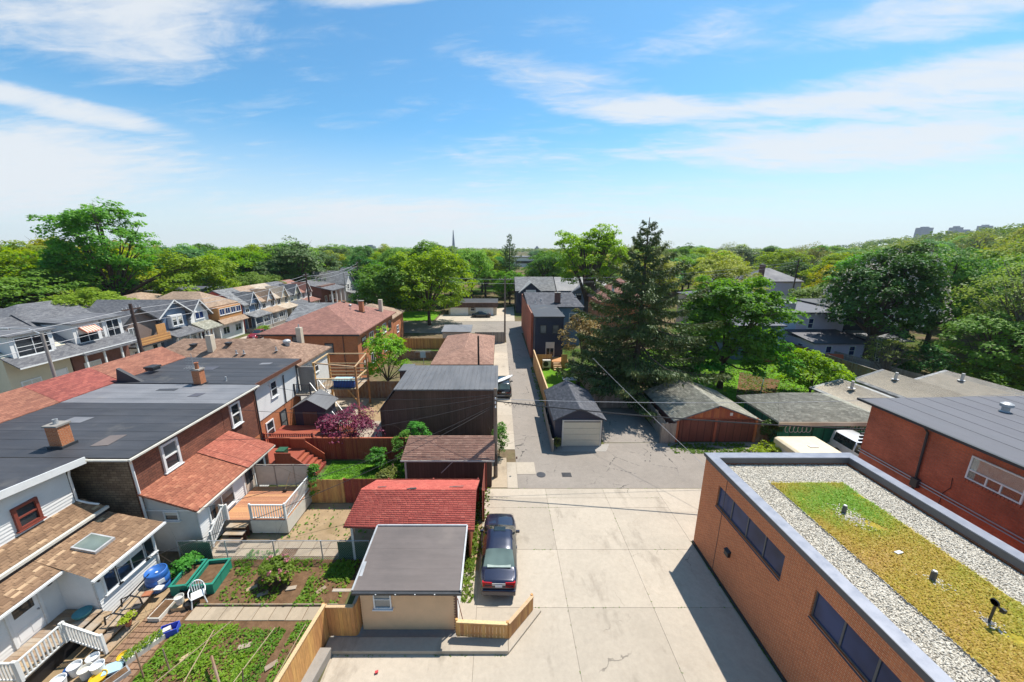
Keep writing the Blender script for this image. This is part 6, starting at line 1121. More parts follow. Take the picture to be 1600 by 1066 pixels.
# ---------------------------------------------------------------- vehicles
def lerp(tab, y):
    for (a, va), (b, vb) in zip(tab[:-1], tab[1:]):
        if a <= y <= b: t = (y - a)/(b - a); t = t*t*(3 - 2*t) if False else t; return va + (vb - va)*t
    return tab[0][1] if y < tab[0][0] else tab[-1][1]
def car(name, label, cat, loc, rz, paint_, L=4.8, W=1.8, top=None, belt=None, glass_rng=None, side_rng=None, wid=None, roofw=0.58, lights=True, group=None, plate=True, roofmat=None):
    # +y of the car is its nose
    T = thing(name, label, cat, loc, group, rz); h = L/2
    top = top or [(-h, .78), (-h+.06, .92), (-h+.75, .98), (-h+1.55, 1.36), (-h+2.1, 1.43), (-h+2.7, 1.42), (-h+3.55, .95), (-h+4.3, .82), (h-.05, .66), (h, .55)]
    belt = belt or [(-h, .74), (-h+.3, .9), (0, .9), (h-1.2, .86), (h-.05, .62), (h, .52)]
    wid = wid or [(-h, .78), (-h+.1, .9), (-h+.5, .97), (0, 1), (h-.7, .97), (h-.15, .86), (h, .68)]
    gr = glass_rng or ((-h+.8, -h+1.5), (-h+2.75, -h+3.5)); sr = side_rng or (-h+.95, -h+3.35)
    n = 49; ys = np.linspace(-h, h, n); S = []
    for y in ys:
        zt, zb = lerp(top, y), lerp(belt, y); w = W/2*lerp(wid, y); zt = max(zt, zb + .02)
        k = min(1, max(0, (zt - zb - .06)/.4)); wr = w*(.86*(1 - k) + roofw*1.22*k); lo = .2 + .12*max(0, abs(y)/h - .8)*5*.4
        half = [(0, lo), (w*.82, lo), (w*.97, lo + .1), (w*1.0, lo + .28), (w*.985, zb - .1), (w*.95, zb), (wr + (w*.95 - wr)*.08, zt - .05*k - .012), (wr*.86, zt), (wr*.45, zt + .02), (0, zt + .028)]
        S.append([(x, y, z) for x, z in half] + [(-x, y, z) for x, z in half[-2:0:-1]])
    m = len(S[0]); V = [p for s in S for p in s]; grp = {}
    for i in range(n - 1):
        yc = (ys[i] + ys[i+1])/2
        for j in range(m):
            jj = j if j < 9 else m - 1 - j
            f = (i*m + j, i*m + (j+1) % m, (i+1)*m + (j+1) % m, (i+1)*m + j); key = 'body'
            if jj in (6, 7, 8) and gr[0][0] < yc < gr[0][1]: key = 'rear_window'
            elif jj in (6, 7, 8) and gr[1][0] < yc < gr[1][1]: key = 'windscreen'
            elif jj == 5 and sr[0] < yc < sr[1] and abs(yc - (sr[0] + sr[1])/2) > .05: key = 'side_window' + ('_r' if j < 9 else '_l')
            grp.setdefault(key, []).append(f)
    body_f = grp.pop('body') + [tuple(range(m - 1, -1, -1)), tuple(range((n-1)*m, n*m))]
    def mk(nm, fs, mat, par, off=0):
        used = sorted({i for f in fs for i in f}); mp = {i: k for k, i in enumerate(used)}
        b = MB(); b.add([V[i] for i in used], [tuple(mp[i] for i in f) for f in fs]); return b.build(nm, mat, par, local=True, smooth=True)
    body = mk('body', body_f, paint_, T)
    for key, fs in grp.items(): mk(key.replace('_r', '_r').split('_r')[0] if key.startswith('side') and key.endswith('_r') else key.replace('_l', '') if key.startswith('side') else key, fs, 'pane_rear' if key == 'rear_window' else 'pane_car', T)
    for sx in (-1, 1):
        for y in (-h + .95, h - .9):
            w_ = MB().lathe((sx*(W/2 - .12), y, .32), [(.22, -.11), (.31, -.1), (.33, -.06), (.33, .06), (.31, .1), (.22, .11)], 22, axis='x').build('wheel', 'tyre', T, local=True, smooth=True)
            MB().lathe((sx*(W/2 - .12), y, .32), [(.001, -.085), (.21, -.08), (.22, 0), (.21, .08), (.001, .085)], 12, axis='x').build('rim', 'galv', w_, local=True)
        MB().obox((sx*(W/2 + .06), h - 1.75, .95), (.1, 0, 0), (0, .05, 0), (0, 0, .07)).build('mirror', paint_, T, local=True, bevel=.03)
        if lights:
            MB().ext([(sx*.3, -h - .012, .7), (sx*(W/2*.80), -h - .002, .7), (sx*(W/2*.86), -h + .1, .78), (sx*(W/2*.84), -h + .06, .9), (sx*.3, -h + .03, .9)], (0, .1, 0)).build('tail_light', 'lamp_red', T, local=True)
            MB().obox((sx*W/2*.56, h - .08, .56), (.18, -sx*.03, 0), (0, .07, 0), (0, 0, .05)).build('headlight', 'lamp_clear', T, local=True, bevel=.03)
        MB().box(sx*W/2*.98 - .015, sx*W/2*.98 + .015, -.3, -.12, .78, .81).build('door_handle', paint_, T, local=True)
    MB().box(-W*.43, W*.43, -h - .09, -h + .12, .3, .58).build('rear_bumper', paint_, T, local=True, bevel=.05); MB().box(-W*.40, W*.40, h - .14, h + .05, .28, .5).build('front_bumper', paint_, T, local=True, bevel=.05)
    if plate: MB().box(-.16, .16, -h - .03, -h - .013, .72, .84).build('number_plate', 'plate', T, local=True)
    return T
sedan = car('sedan', 'dark navy saloon parked nose away on the concrete lot', 'car', (.02, 15.75, .03), R(-1), 'paint_navy', 4.85, 1.78)
MB().obox((0, -1.55, 1.03), (.55, 0, 0), (0, .14, 0), (0, 0, .02)).build('parcel_shelf', 'seat_grey', sedan, local=True); MB().cyl((-.25, .55, 1.44), (-.32, -.1, 1.7), .012, n=5).build('aerial', 'black', sedan, local=True)
for sx in (-1, 1): MB().tube([(sx*.84, -.33, .34), (sx*.895, -.33, .6), (sx*.86, -.33, .9)], .008, 4).tube([(sx*.84, .85, .34), (sx*.895, .85, .6), (sx*.86, .8, .9)], .008, 4).build('door_seam', 'black', sedan, local=True)
MB().tube([(-.66, -2.28, .93), (-.68, -1.72, 1.0), (.68, -1.72, 1.0), (.66, -2.28, .93)], .008, 4).build('boot_seam', 'black', sedan, local=True); MB().tube([(-.72, 1.15, 1.0), (-.74, 2.2, .78), (.74, 2.2, .78), (.72, 1.15, 1.0)], .008, 4).build('bonnet_seam', 'black', sedan, local=True); MB().box(-.3, .3, -2.43, -2.415, .78, .9).build('boot_trim', 'galv', sedan, local=True)
MB().box(-.3, .3, .12, .42, 1.455, 1.465).build('sunroof', 'pane_car', sedan, local=True)
h = 2.3; suv_top = [(-h, 1.0), (-h+.12, 1.1), (-h+.4, 1.6), (-h+.8, 1.68), (0, 1.68), (.55, 1.6), (1.2, 1.05), (h-.1, .95), (h, .7)]
suv_belt = [(-h, .95), (-h+.2, 1.0), (1, 1.0), (h-.1, .85), (h, .65)]
suv = car('sport_utility_vehicle', 'black sport utility vehicle carrying a white board, parked beside the dark metal garage', 'car', (.45, 38.5, .03), 0, 'paint_black', 4.6, 1.85, suv_top, suv_belt, ((-h+.13, -h+.4), (.56, 1.18)), (-h+.5, .95))
sb = thing('white_board', 'long white surfboard on the roof of the black sport utility vehicle', 'surfboard', (.5, 37.5, 1.78)); b = MB(); P = [(.28*math.sin(math.pi*t)**.6, -1.6 + 3.2*t) for t in np.linspace(0.02, .98, 20)]
sb.rotation_euler = (0, 0, R(-38)); b.ext([(x, y, 0) for x, y in P] + [(-x, y, 0) for x, y in P[::-1]], (0, 0, .08)); b.build('board', 'white', sb, local=True)
car('hatchback', 'dark hatchback parked side-on before the long low garage', 'car', (-4.2, 84.0, .02), R(90), 'paint_black', 4.4, 1.78)
car('red_car', 'red car parked at the kerb in front of the attached row', 'car', (-43.0, 64.2, .02), R(180), 'paint_red', 4.7, 1.8)
car('dark_blue_car', 'dark blue car parked behind the red one', 'car', (-43.2, 78.5, .02), R(0), 'paint_blue', 4.6, 1.8)
car('silver_car', 'silver car parked past the dark blue one', 'car', (-43.2, 85.0, .02), R(0), 'paint_silver', 4.6, 1.8)
pk = car('pickup_truck', 'white pickup with black canopy window beside the folded camper', 'truck', (26.9, 23.6, .02), R(180), 'paint_white', 5.4, 1.95, [(-2.7, 1.1), (-2.6, 1.75), (-.9, 1.78), (.6, 1.8), (1.4, 1.15), (2.6, 1.05), (2.7, .8)], [(-2.7, 1.05), (2.5, 1.02), (2.7, .75)], ((-2.69, -2.5), (.62, 1.35)), (-2.4, 1.1), roofw=.66)
# ---------------------------------------------------------------- poles and wires
def pole(name, label, x, y, h, r=.14, mat='pole_wood', arm=None, lean=(0, 0), cat='utility pole', z0=0):
    T = thing(name, label, cat, (x, y, z0)); MB().cyl((x, y, z0), (x + lean[0], y + lean[1], h), r, r*.75, 14).build('shaft', mat, T)
    if arm:
        a = MB().beam((x - arm[0] + lean[0], y - arm[1] + lean[1], h - .5), (x + arm[0] + lean[0], y + arm[1] + lean[1], h - .5), .1, .12).build('cross_arm', mat, T)
        for s in (-.9, -.5, .5, .9): MB().lathe((x + arm[0]*s + lean[0], y + arm[1]*s + lean[1], h - .44), [(.04, 0), (.05, .04), (.03, .08), (.045, .12), (.001, .15)], 8).build('insulator', 'galv', T)
    return T
p1 = pole('utility_pole', 'weathered wooden utility pole at the corner of the lane shed', -.25, 22.6, 6.6, .15)
MB().box(-.38, -.12, 22.42, 22.47, 1.0, 1.9).build('meter_box', 'iron', p1); MB().beam((-.25, 22.5, 6.1), (.35, 22.5, 6.1), .06, .06).build('bracket', 'iron', p1)
for z in (5.3, 5.6, 5.9): MB().lathe((-.25, 22.45, z), [(.05, 0), (.06, .04), (.03, .08), (.05, .12), (.001, .14)], 8).build('insulator', 'white', p1)
p2 = pole('utility_pole', 'dark slim pole rising in front of the hip roofed garage', -2.2, 37.5, 6.6, .12, 'pole_dark')
p3 = pole('utility_pole', 'tall wooden pole at the end of the lane before the side street', .95, 60.6, 11.0, .15, 'pole_wood', (1.0, 0))
p4 = pole('utility_pole', 'dark leaning utility pole in front of the balcony house', -33.6, 33.3, 10.6, .17, 'pole_dark', (0, .9))
p5 = pole('street_light_pole', 'pale concrete street light pole in front of the cream porch house', -32.8, 25.7, 9.6, .12, 'concrete_grey', None, cat='street light'); MB().tube([(-32.8, 25.7, 9.5), (-33.6, 25.7, 9.9), (-35, 25.7, 9.95)], .05).build('lamp_arm', 'galv', p5); MB().obox((-35.3, 25.7, 9.92), (.35, 0, 0), (0, .12, 0), (0, 0, .06)).build('lamp_head', 'galv', p5)
p6 = pole('utility_pole', 'dark utility pole in front of the attached gabled row', -33.2, 64, 11.5, .17, 'pole_dark', (0, .9))
p7 = pole('utility_pole', 'thin pale pole before the timber porch house', -40, 96, 10, .13, 'concrete_grey')
p8 = pole('utility_pole', 'dark utility pole rising behind the apartment house roof', -29, 88, 12, .17, 'pole_dark', (.8, 0))
p9 = pole('utility_pole', 'dark utility pole at the far end of the left street', -39, 103, 12, .17, 'pole_dark', (0, .9))
p10 = pole('utility_pole', 'slender dark pole among the lime green trees on the right', 70, 88, 13, .17, 'pole_dark', (.9, 0))
def wire(label, a, b, sag=.4, r=.015, mat='cable', n=18, name='overhead_cable', group=None):
    a, b = Vector(a), Vector(b); P = [a.lerp(b, i/n) - Vector((0, 0, sag*4*(i/n)*(1 - i/n))) for i in range(n + 1)]
    return tag(MB().tube(P, r, 5).build(name, mat), label, 'cable', group)
wire('thick bundled cable crossing the lane from the wooden pole to the right', (-.2, 22.5, 5.75), (22.2, 19.6, 5.2), .25, .04)
c_ = wire('grey cable running along the thick bundled one across the lane', (-.2, 22.5, 5.9), (40, 24, 5.9), .55, .014, 'wire_grey')
MB_ = MB()
for i in range(9): x = .3 + i*.28; MB_.tube([(x, 22.45, 5.68), (x + .12, 22.45, 5.5 - .1*(i % 3)), (x + .3, 22.42, 5.62)], .014, 5)
tag(MB_.build('cable_coils', 'cable'), 'loose loops of cable hanging from the thick bundle by the pole', 'cable')
wire('slanting service wire from the pole down to the building on the right', (8.0, 30.2, 6.4), (13.0, 20.0, 2.2), .1, .012, 'wire_grey')
for i, (lb, b_, z) in enumerate([('upper dark cable from the pole to the brown row house', (-17.8, 22.3, 5.3), 6.1), ('lower dark cable from the pole to the brown row house', (-17.8, 20.2, 4.2), 5.8), ('dark cable from the pole to the enclosed porch', (-15.2, 16.0, 2.7), 5.5), ('dark cable from the pole to the row house with white siding', (-18.4, 27.5, 4.9), 6.2), ('thin cable from the pole to the white house lean-to', (-16.5, 12.5, 2.4), 5.4)]): wire(lb, (-.3, 22.5, z), b_, .7, .014)
for i, z in enumerate((10.1, 9.6, 8.8)): wire(('top', 'middle', 'lowest')[i] + ' pale street wire passing over the dormer houses', (-33.6, 33.3, z), (-32.5, 5, z + .2), .4, .022, 'wire_grey'); wire(('top', 'middle', 'lowest')[i] + ' pale street wire between the two dark street poles', (-33.6, 33.3, z), (-33.2, 64, z + .9), .5, .022, 'wire_grey')
for i, z in enumerate((10.8, 10.1)): wire(('upper', 'lower')[i] + ' street wire running on past the attached row', (-33.2, 64, z), (-39, 103, z + .6), .6, .025, 'wire_grey')
for i, z in enumerate((8.9, 8.2)): wire(('upper', 'lower')[i] + ' wire over the side street from the lane pole to the right', (.95, 60.6, z + 1.7), (70, 88, z + 3.6), 1.0, .022, 'wire_grey'); wire(('upper', 'lower')[i] + ' wire over the side street from the lane pole to the left', (.95, 60.6, z + 1.7), (-29, 88, z + 3), 1.0, .022, 'wire_grey')
# ---------------------------------------------------------------- trees
def quads(Cn, N, S, mat, name, col, asp=1.0):              # leaf faces: centres, normals, sizes
    n = len(Cn); N = N / (np.linalg.norm(N, axis=1, keepdims=True) + 1e-9)
    t = rng.normal(size=(n, 3)); u = np.cross(N, t); u /= np.linalg.norm(u, axis=1, keepdims=True) + 1e-9; w = np.cross(N, u)
    S = S[:, None]; k = rng.uniform(.5, .8, (n, 1))
    V = np.stack([Cn - u*S*asp*.5, Cn - w*S*.5*k, Cn + u*S*asp*.5, Cn + w*S*.5*k], 1)
    return npmesh(name, V.reshape(-1, 3), np.arange(4*n).reshape(-1, 4), mat, np.repeat(col, 4))
def rand_dir(n): v = rng.normal(size=(n, 3)); return v/np.linalg.norm(v, axis=1, keepdims=True)
def crown_mesh(mat, rx, ry, z0, z1, clumps, per, leaf, cr=(.8, 1.5), shape='round', gap=0.0, flat=.75, droop=0.0, name='crown', shell=.74):
    zc, rz = (z0 + z1)/2, (z1 - z0)/2
    d = rand_dir(clumps); d[:, 2] = np.where(d[:, 2] < -.55, -d[:, 2], d[:, 2]); r = rng.uniform(shell**3, 1, clumps)**(1/3)
    lump = 1 + .16*np.sin(3.1*d[:, 0]*2 + 4*d[:, 2] + rng.uniform(0, 6)) + .12*np.sin(5*d[:, 1] + 3*d[:, 2] + rng.uniform(0, 6))
    p = d*(r*lump)[:, None]
    if shape == 'vase': p[:, :2] *= (.45 + .55*np.clip((p[:, 2] + 1)/1.5, 0, 1))[:, None]
    if shape == 'cone': p[:, :2] *= np.clip(1.15 - .55*(p[:, 2] + 1)/1.2, .1, 1)[:, None]
    c = p*np.array([rx, ry, rz]) + np.array([0, 0, zc])
    if gap: keep = rng.uniform(size=clumps) > gap*np.exp(-((d - rand_dir(1))**2).sum(1)*1.5); c = c[keep]; d = d[keep]; p = p[keep]
    m = len(c); R_ = rng.uniform(cr[0], cr[1], m); cc = rng.uniform(-.28, .28, m)
    ci = np.repeat(np.arange(m), per); q = rand_dir(len(ci)); q[:, 2] = np.abs(q[:, 2])*1.1 - .35; rr = rng.uniform(.25, 1, len(ci))**.5
    P = c[ci] + q*(R_[ci]*rr)[:, None]*np.array([1, 1, flat]); P[:, 2] -= droop*rng.uniform(0, 1, len(ci))**2*R_[ci]
    N = q*.5 + d[ci]*.3 + np.array([.25, .25, .95]) + rng.normal(0, .45, (len(ci), 3))
    hgt = (P[:, 2] - z0)/(z1 - z0)
    col = np.clip(.45 + cc[ci] + rng.normal(0, .16, len(ci)), 0, 1)
    return quads(P, N, leaf*rng.uniform(.65, 1.35, len(ci)), mat, name, col), c
def wood_mesh(h0, r0, tips, zfork, name='trunk', mat='bark', lean=(0, 0), nl=10, base=(0, 0)):
    b = MB(); bx, by = base; f = Vector((bx + lean[0], by + lean[1], zfork)); b.tube([(bx, by, -.1), (bx + lean[0]*.3, by + lean[1]*.3, zfork*.4), f], [r0*1.25, r0*.95, r0*.8], 9)
    idx = rng.choice(len(tips), min(nl, len(tips)), replace=False)
    for i in idx:
        t = Vector(tips[i]); mid = f.lerp(t, .5) + Vector((rng.normal(0, .3), rng.normal(0, .3), .12*(t.z - f.z))); b.tube([f - Vector((0, 0, .2)), f.lerp(mid, .55), mid, t], [r0*.55, r0*.42, r0*.3, r0*.06], 6)
        for k in range(2):
            t2 = t + Vector(tuple(rng.normal(0, 1.0, 3))); b.tube([mid, mid.lerp(t2, .6) + Vector((0, 0, .2)), t2], [r0*.22, r0*.14, r0*.03], 5)
    me_o = b.build(name, mat); me = me_o.data; bpy.data.objects.remove(me_o); me.polygons.foreach_set('use_smooth', [True]*len(me.polygons)); return me
def tree_pair(kind):
    K = {'maple': ('leaf_maple', 5.0, 5.0, 1.8, 11.5, 190, 80, .33, (.8, 1.5), 'round', 0), 'broad': ('leaf_mid', 5.2, 5.2, 2.0, 12, 190, 65, .38, (.9, 1.6), 'round', .2),
         'lime': ('leaf_lime', 5.5, 5.5, 2.2, 11.5, 200, 60, .34, (.7, 1.5), 'round', .35), 'bright': ('leaf_bright', 5.2, 5.2, 2.0, 12.5, 210, 65, .34, (.7, 1.4), 'round', .3),
         'dark': ('leaf_dark', 5.2, 5.2, 1.6, 12.5, 170, 70, .36, (.8, 1.5), 'round', .05), 'vase': ('leaf_mid', 7.0, 7.0, 4, 18, 190, 60, .42, (.9, 1.9), 'vase', .4), 'olive': ('leaf_olive', 5.0, 5.0, 2.0, 11, 170, 36, .28, (.7, 1.6), 'round', .4)}[kind]
    me, tips = crown_mesh(K[0], *K[1:8], cr=K[8], shape=K[9], gap=K[10]); zf = K[3] + (K[4] - K[3])*(.15 if K[9] != 'vase' else .05)
    return me, wood_mesh(0, .3 if kind != 'vase' else .5, tips, zf, mat='bark' if kind != 'olive' else 'bark_grey', nl=14)
PROTO = {}
for kind, n in (('maple', 2), ('broad', 3), ('lime', 2), ('bright', 3), ('dark', 2), ('vase', 2), ('olive', 2)): PROTO[kind] = [tree_pair(kind) for _ in range(n)]
HREF = {'maple': 12.3, 'broad': 12.8, 'lime': 12.3, 'bright': 13.3, 'dark': 13.3, 'vase': 19.0, 'olive': 11.8}; RREF = {'maple': 5.8, 'broad': 6, 'lime': 6.2, 'bright': 5.9, 'dark': 5.9, 'vase': 7.6, 'olive': 5.7}
def tree(kind, label, x, y, h, r, v=None, name=None, group=None, z=0.0):
    cm, tm = PROTO[kind][random.randrange(len(PROTO[kind])) if v is None else v % len(PROTO[kind])]
    T = thing(name or 'leafy_tree', label, 'tree', (x, y, z), group, random.uniform(0, 6.28)); s = (r/RREF[kind], r/RREF[kind]*random.uniform(.93, 1.07), h/HREF[kind])
    T.scale = s
    for nm, me in (('crown', cm), ('trunk', tm)): o = bpy.data.objects.new(nm, me); C.objects.link(o); o.parent = T
    return T
def own_tree(name, label, x, y, crowns, trunk_mat='bark', r0=.3, zf=3.0, nl=12, lean=(0, 0), extra=None):   # a tree with a crown of its own
    T = thing(name, label, 'tree', (x, y, 0)); tips = []
    for kw in crowns:
        off = kw.pop('off', (0, 0)); nm = kw.get('name', 'crown'); me, c = crown_mesh(**kw); o = bpy.data.objects.new(nm, me); C.objects.link(o); o.parent = T; o.location = (*off, 0); tips += [(a[0] + off[0], a[1] + off[1], a[2]) for a in c]
    me = wood_mesh(0, r0, tips, zf, mat=trunk_mat, nl=nl, lean=lean); o = bpy.data.objects.new('trunk', me); C.objects.link(o); o.parent = T
    return T
# the big spruce
def spruce(name, label, x, y, H, Rm, dens=1.0, mat='leaf_spruce', lowz=1.2, fat=1.0):
    T = thing(name, label, 'tree', (x, y, 0)); b = MB(); b.tube([(0, 0, -.1), (.05, 0, H*.3), (0, .05, H*.65), (0, 0, H*.98)], [.34*H/19, .26*H/19, .15*H/19, .03], 10)
    Pc, Nn, Ss, K = [], [], [], []; z = lowz
    while z < H*.97:
        f = (z - lowz)/(H - lowz); rad = Rm*((1 - f)**.92)*(.5 + .5*min(1, (f + .03)/.2))*rng.uniform(.72, 1.18) + .15
        nb = int(max(4, 4 + 2.6*(1 - f)))
        a0 = rng.uniform(0, 6.28)
        for k in range(nb):
            a = a0 + 6.28*k/nb + rng.normal(0, .25); L = rad*rng.uniform(.62, 1.14); zb = z + rng.normal(0, .15)
            if rng.uniform() < .05: continue
            up = (.55 if f > .5 else .16) ; drop = -.22*(1 - f)*min(1, .35 + 2.2*f)
            t = np.linspace(0, 1, 7); ca, sa = math.cos(a), math.sin(a); rr = t*L; zz = zb + L*(drop*t*1.1 + (up*.55)*t**2.4 - .08*np.sin(t*3.1))
            path = [(ca*r_, sa*r_, h_) for r_, h_ in zip(rr, zz)]; b.tube(path[::2] + [path[-1]] if len(path) % 2 == 0 else path[::2], [max(.012, .045*(1 - t_)*(L/4 + .3)) for t_ in np.linspace(0, 1, 4)], 4)
            m = int(150*dens*(L/3)**1.15) + 14; tt = rng.uniform(.1, 1.0, m)**.75; side = rng.normal(0, 1, m)*.17*L*(1.15 - tt); hang = rng.exponential(.17, m)*(.4 + .6*(1 - f))*fat
            px_ = ca*tt*L - sa*side; py_ = sa*tt*L + ca*side; pz = np.interp(tt, t, zz) - hang + rng.normal(0, .05, m) - .12*np.abs(side)
            pz = np.maximum(pz, .9 + rng.uniform(0, .5, m)); Pc.append(np.stack([px_, py_, pz], -1)); nv = np.stack([ca*.5 + rng.normal(0, .6, m), sa*.5 + rng.normal(0, .6, m), rng.uniform(.1, 1.0, m)], -1); Nn.append(nv)
            Ss.append(rng.uniform(.22, .46, m)*(.7 + .3*(1 - f))); base = rng.normal(.3, .1); K.append(np.clip(base + (hang > .3)*.16*rng.uniform(0, 1, m) + .42*(tt > .86)*rng.uniform(0, 1, m)*(1 - f) + rng.normal(0, .1, m), 0, 1))
        z += (.46 + .2*(1 - f))*(H/19)
    Pc, Nn, Ss, K = [np.concatenate(q) for q in (Pc, Nn, Ss, K)]; n = len(Pc)
    # long narrow sprays that hang outward and down
    rad_ = np.stack([Pc[:, 0], Pc[:, 1], 0*Pc[:, 0]], -1); rad_ /= np.linalg.norm(rad_, axis=1, keepdims=True) + 1e-6
    d = rad_*rng.uniform(.2, 1.0, (n, 1)) + rng.normal(0, .35, (n, 3)) + np.array([0, 0, -.45]); d /= np.linalg.norm(d, axis=1, keepdims=True); w = np.cross(d, Nn); w /= np.linalg.norm(w, axis=1, keepdims=True) + 1e-6; S = Ss[:, None]
    V = np.stack([Pc, Pc + d*S*.5 + w*S*.2, Pc + d*S*1.1, Pc + d*S*.5 - w*S*.2], 1)
    me = npmesh('crown', V.reshape(-1, 3), np.arange(4*n).reshape(-1, 4), mat, np.repeat(K, 4)); o = bpy.data.objects.new('crown', me); C.objects.link(o); o.parent = T
    b.build('trunk', 'bark', T, local=True); return T
spruce('spruce_tree', 'tall ragged spruce tree rising above everything right of centre', 14.2, 36.5, 18.7, 9.4, 1.75, lowz=1.8)
spruce('far_spruce', 'dark pointed spruce tree beyond the lane end garage', 3.2, 118, 20.5, 7.5, .8, 'leaf_dark', fat=1.5)
own_tree('golden_tree', 'tree with pale golden brown leaves beside the navy house', 10.4, 44.0, [dict(mat='leaf_gold', rx=2.7, ry=2.6, z0=1.2, z1=7.6, clumps=80, per=60, leaf=.24, cr=(.5, 1.0))], r0=.16, zf=2)
own_tree('maple_tree', 'dense bright green maple standing right of the tall spruce', 25.2, 39.5, [dict(mat='leaf_maple', rx=5.0, ry=4.7, z0=1.8, z1=12.3, clumps=340, per=95, leaf=.3, cr=(.6, 1.25), shell=.5), dict(mat='leaf_maple', rx=2.6, ry=2.4, z0=1.6, z1=6, clumps=50, per=80, leaf=.3, cr=(.6, 1.0), off=(3.6, -2.2), name='low_limb'), dict(mat='leaf_maple', rx=2.0, ry=2.2, z0=.8, z1=4.6, clumps=40, per=80, leaf=.3, cr=(.5, .9), off=(-3.4, -2.6), name='low_limb')], r0=.28, zf=3.2)
ch = own_tree('chestnut_tree', 'huge dark chestnut tree dotted with white blossom on the right', 51.5, 49.5, [dict(mat='leaf_dark', rx=5.7, ry=5.6, z0=1.6, z1=14.6, clumps=340, per=95, leaf=.34, cr=(.7, 1.35), flat=.8, shell=.6), dict(mat='leaf_dark', rx=3.3, ry=3.4, z0=7, z1=15.6, clumps=120, per=90, leaf=.34, cr=(.6, 1.2), off=(3.6, 1), name='crown')], r0=.55, zf=4.0, nl=18)
n = 620; d = rand_dir(n); d[:, 2] = np.abs(d[:, 2])*1.2 - .35; Pb = np.concatenate([d[:440]*np.array([6.6, 6.4, 6.8]) + np.array([0, 0, 8.6]), d[440:]*np.array([4.0, 4.0, 4.6]) + np.array([3.6, 1, 11.6])])
Pq = np.repeat(Pb, 5, 0) + rng.normal(0, .09, (n*5, 3))*np.array([.7, .7, 1.6]); o = bpy.data.objects.new('blossom', quads(Pq, rand_dir(len(Pq)), rng.uniform(.12, .24, len(Pq)), 'blossom', 'blossom', rng.uniform(0, 1, len(Pq)))); C.objects.link(o); o.parent = ch; o['kind'] = 'stuff'
own_tree('young_tree', 'fresh lime green young tree behind the high deck', -12.2, 38.0, [dict(mat='leaf_bright', rx=2.3, ry=2.2, z0=1.0, z1=6.6, clumps=75, per=75, leaf=.24, cr=(.45, .9))], r0=.12, zf=1.6)
own_tree('round_bush_tree', 'round bright green bush on the right lawn', 33.2, 36.8, [dict(mat='leaf_bright', rx=3.0, ry=2.7, z0=.2, z1=4.6, clumps=90, per=80, leaf=.26, cr=(.5, 1.0))], r0=.14, zf=1.0)
own_tree('lane_end_tree', 'wide bright green tree on the corner left of the lane end', -14.5, 75, [dict(mat='leaf_bright', rx=8.4, ry=7.5, z0=.6, z1=14.2, clumps=430, per=62, leaf=.4, cr=(.8, 1.6), gap=.2)], r0=.35, zf=3.5, nl=18)
own_tree('dense_tree', 'dense green tree behind the apartment house', -22.0, 74, [dict(mat='leaf_maple', rx=6.4, ry=6.0, z0=.2, z1=12.6, clumps=300, per=70, leaf=.42, cr=(.9, 1.7))], r0=.4, zf=3)
own_tree('dense_tree', 'tall green tree filling the space behind the apartment house chimney', -18.5, 95, [dict(mat='leaf_maple', rx=7.5, ry=7, z0=2, z1=15.6, clumps=260, per=60, leaf=.5, cr=(1, 1.9))], r0=.4, zf=4)
own_tree('spreading_tree', 'big yellow green tree with dark forked limbs behind the navy house', 20.5, 86, [dict(mat='leaf_bright', rx=8.8, ry=8, z0=5.2, z1=19.0, clumps=340, per=55, leaf=.45, cr=(.9, 1.7), gap=.35, shape='vase')], r0=.75, zf=3.4, nl=26)
own_tree('elm_tree', 'tall wind-swept elm towering over the left street', -75, 72, [dict(mat='leaf_mid', rx=7.4, ry=7, z0=7.5, z1=22.8, clumps=330, per=60, leaf=.46, cr=(.9, 1.8), gap=.25, flat=.7), dict(mat='leaf_mid', rx=7.5, ry=7, z0=4, z1=15, clumps=170, per=60, leaf=.5, cr=(1, 1.9), off=(-4, 0)), dict(mat='leaf_bright', rx=7.5, ry=6, z0=1.5, z1=13.6, clumps=190, per=60, leaf=.48, cr=(1, 1.8), off=(12, 5))], r0=.5, zf=6, nl=26)
own_tree('loose_tree', 'tall loose twiggy tree at the right edge', 62.5, 42, [dict(mat='leaf_olive', rx=6.5, ry=6, z0=4.0, z1=13.2, clumps=190, per=42, leaf=.28, cr=(.8, 1.8), gap=.3)], 'bark_grey', r0=.3, zf=2.6, nl=34)
own_tree('twiggy_shrub', 'sparse upright shrub with yellowish leaves by the grey fence', 47.0, 42.5, [dict(mat='leaf_olive', rx=2.2, ry=2.0, z0=1.4, z1=5.0, clumps=60, per=36, leaf=.2, cr=(.4, .9), gap=.2)], 'bark_grey', r0=.09, zf=.6, nl=30)
pu = own_tree('purple_shrub', 'feathery purple leaved shrub behind the red fence', -11.8, 26.6, [dict(mat='leaf_purple', rx=2.1, ry=1.5, z0=.5, z1=3.0, clumps=70, per=60, leaf=.16, cr=(.35, .8), gap=.1)], r0=.05, zf=.6, nl=24)
for i, (x, y, r, h, lb) in enumerate([(-6.9, 24.3, .85, 2.4, 'rounded white flowering shrub at the end of the red fence'), (-8.8, 23.7, .55, 1.5, 'small leafy shrub against the red fence'), (-7.6, 22.0, .6, .9, 'low mixed border plants beside the small lawn'), (-6.6, 26.0, .9, 2.6, 'green shrub beside the purple one')]):
    own_tree('garden_shrub', lb, x, y, [dict(mat='leaf_maple' if i != 2 else 'leaf_olive', rx=r, ry=r, z0=.05, z1=h, clumps=40, per=55, leaf=.13, cr=(.2, .42))], r0=.04, zf=.3, nl=8)
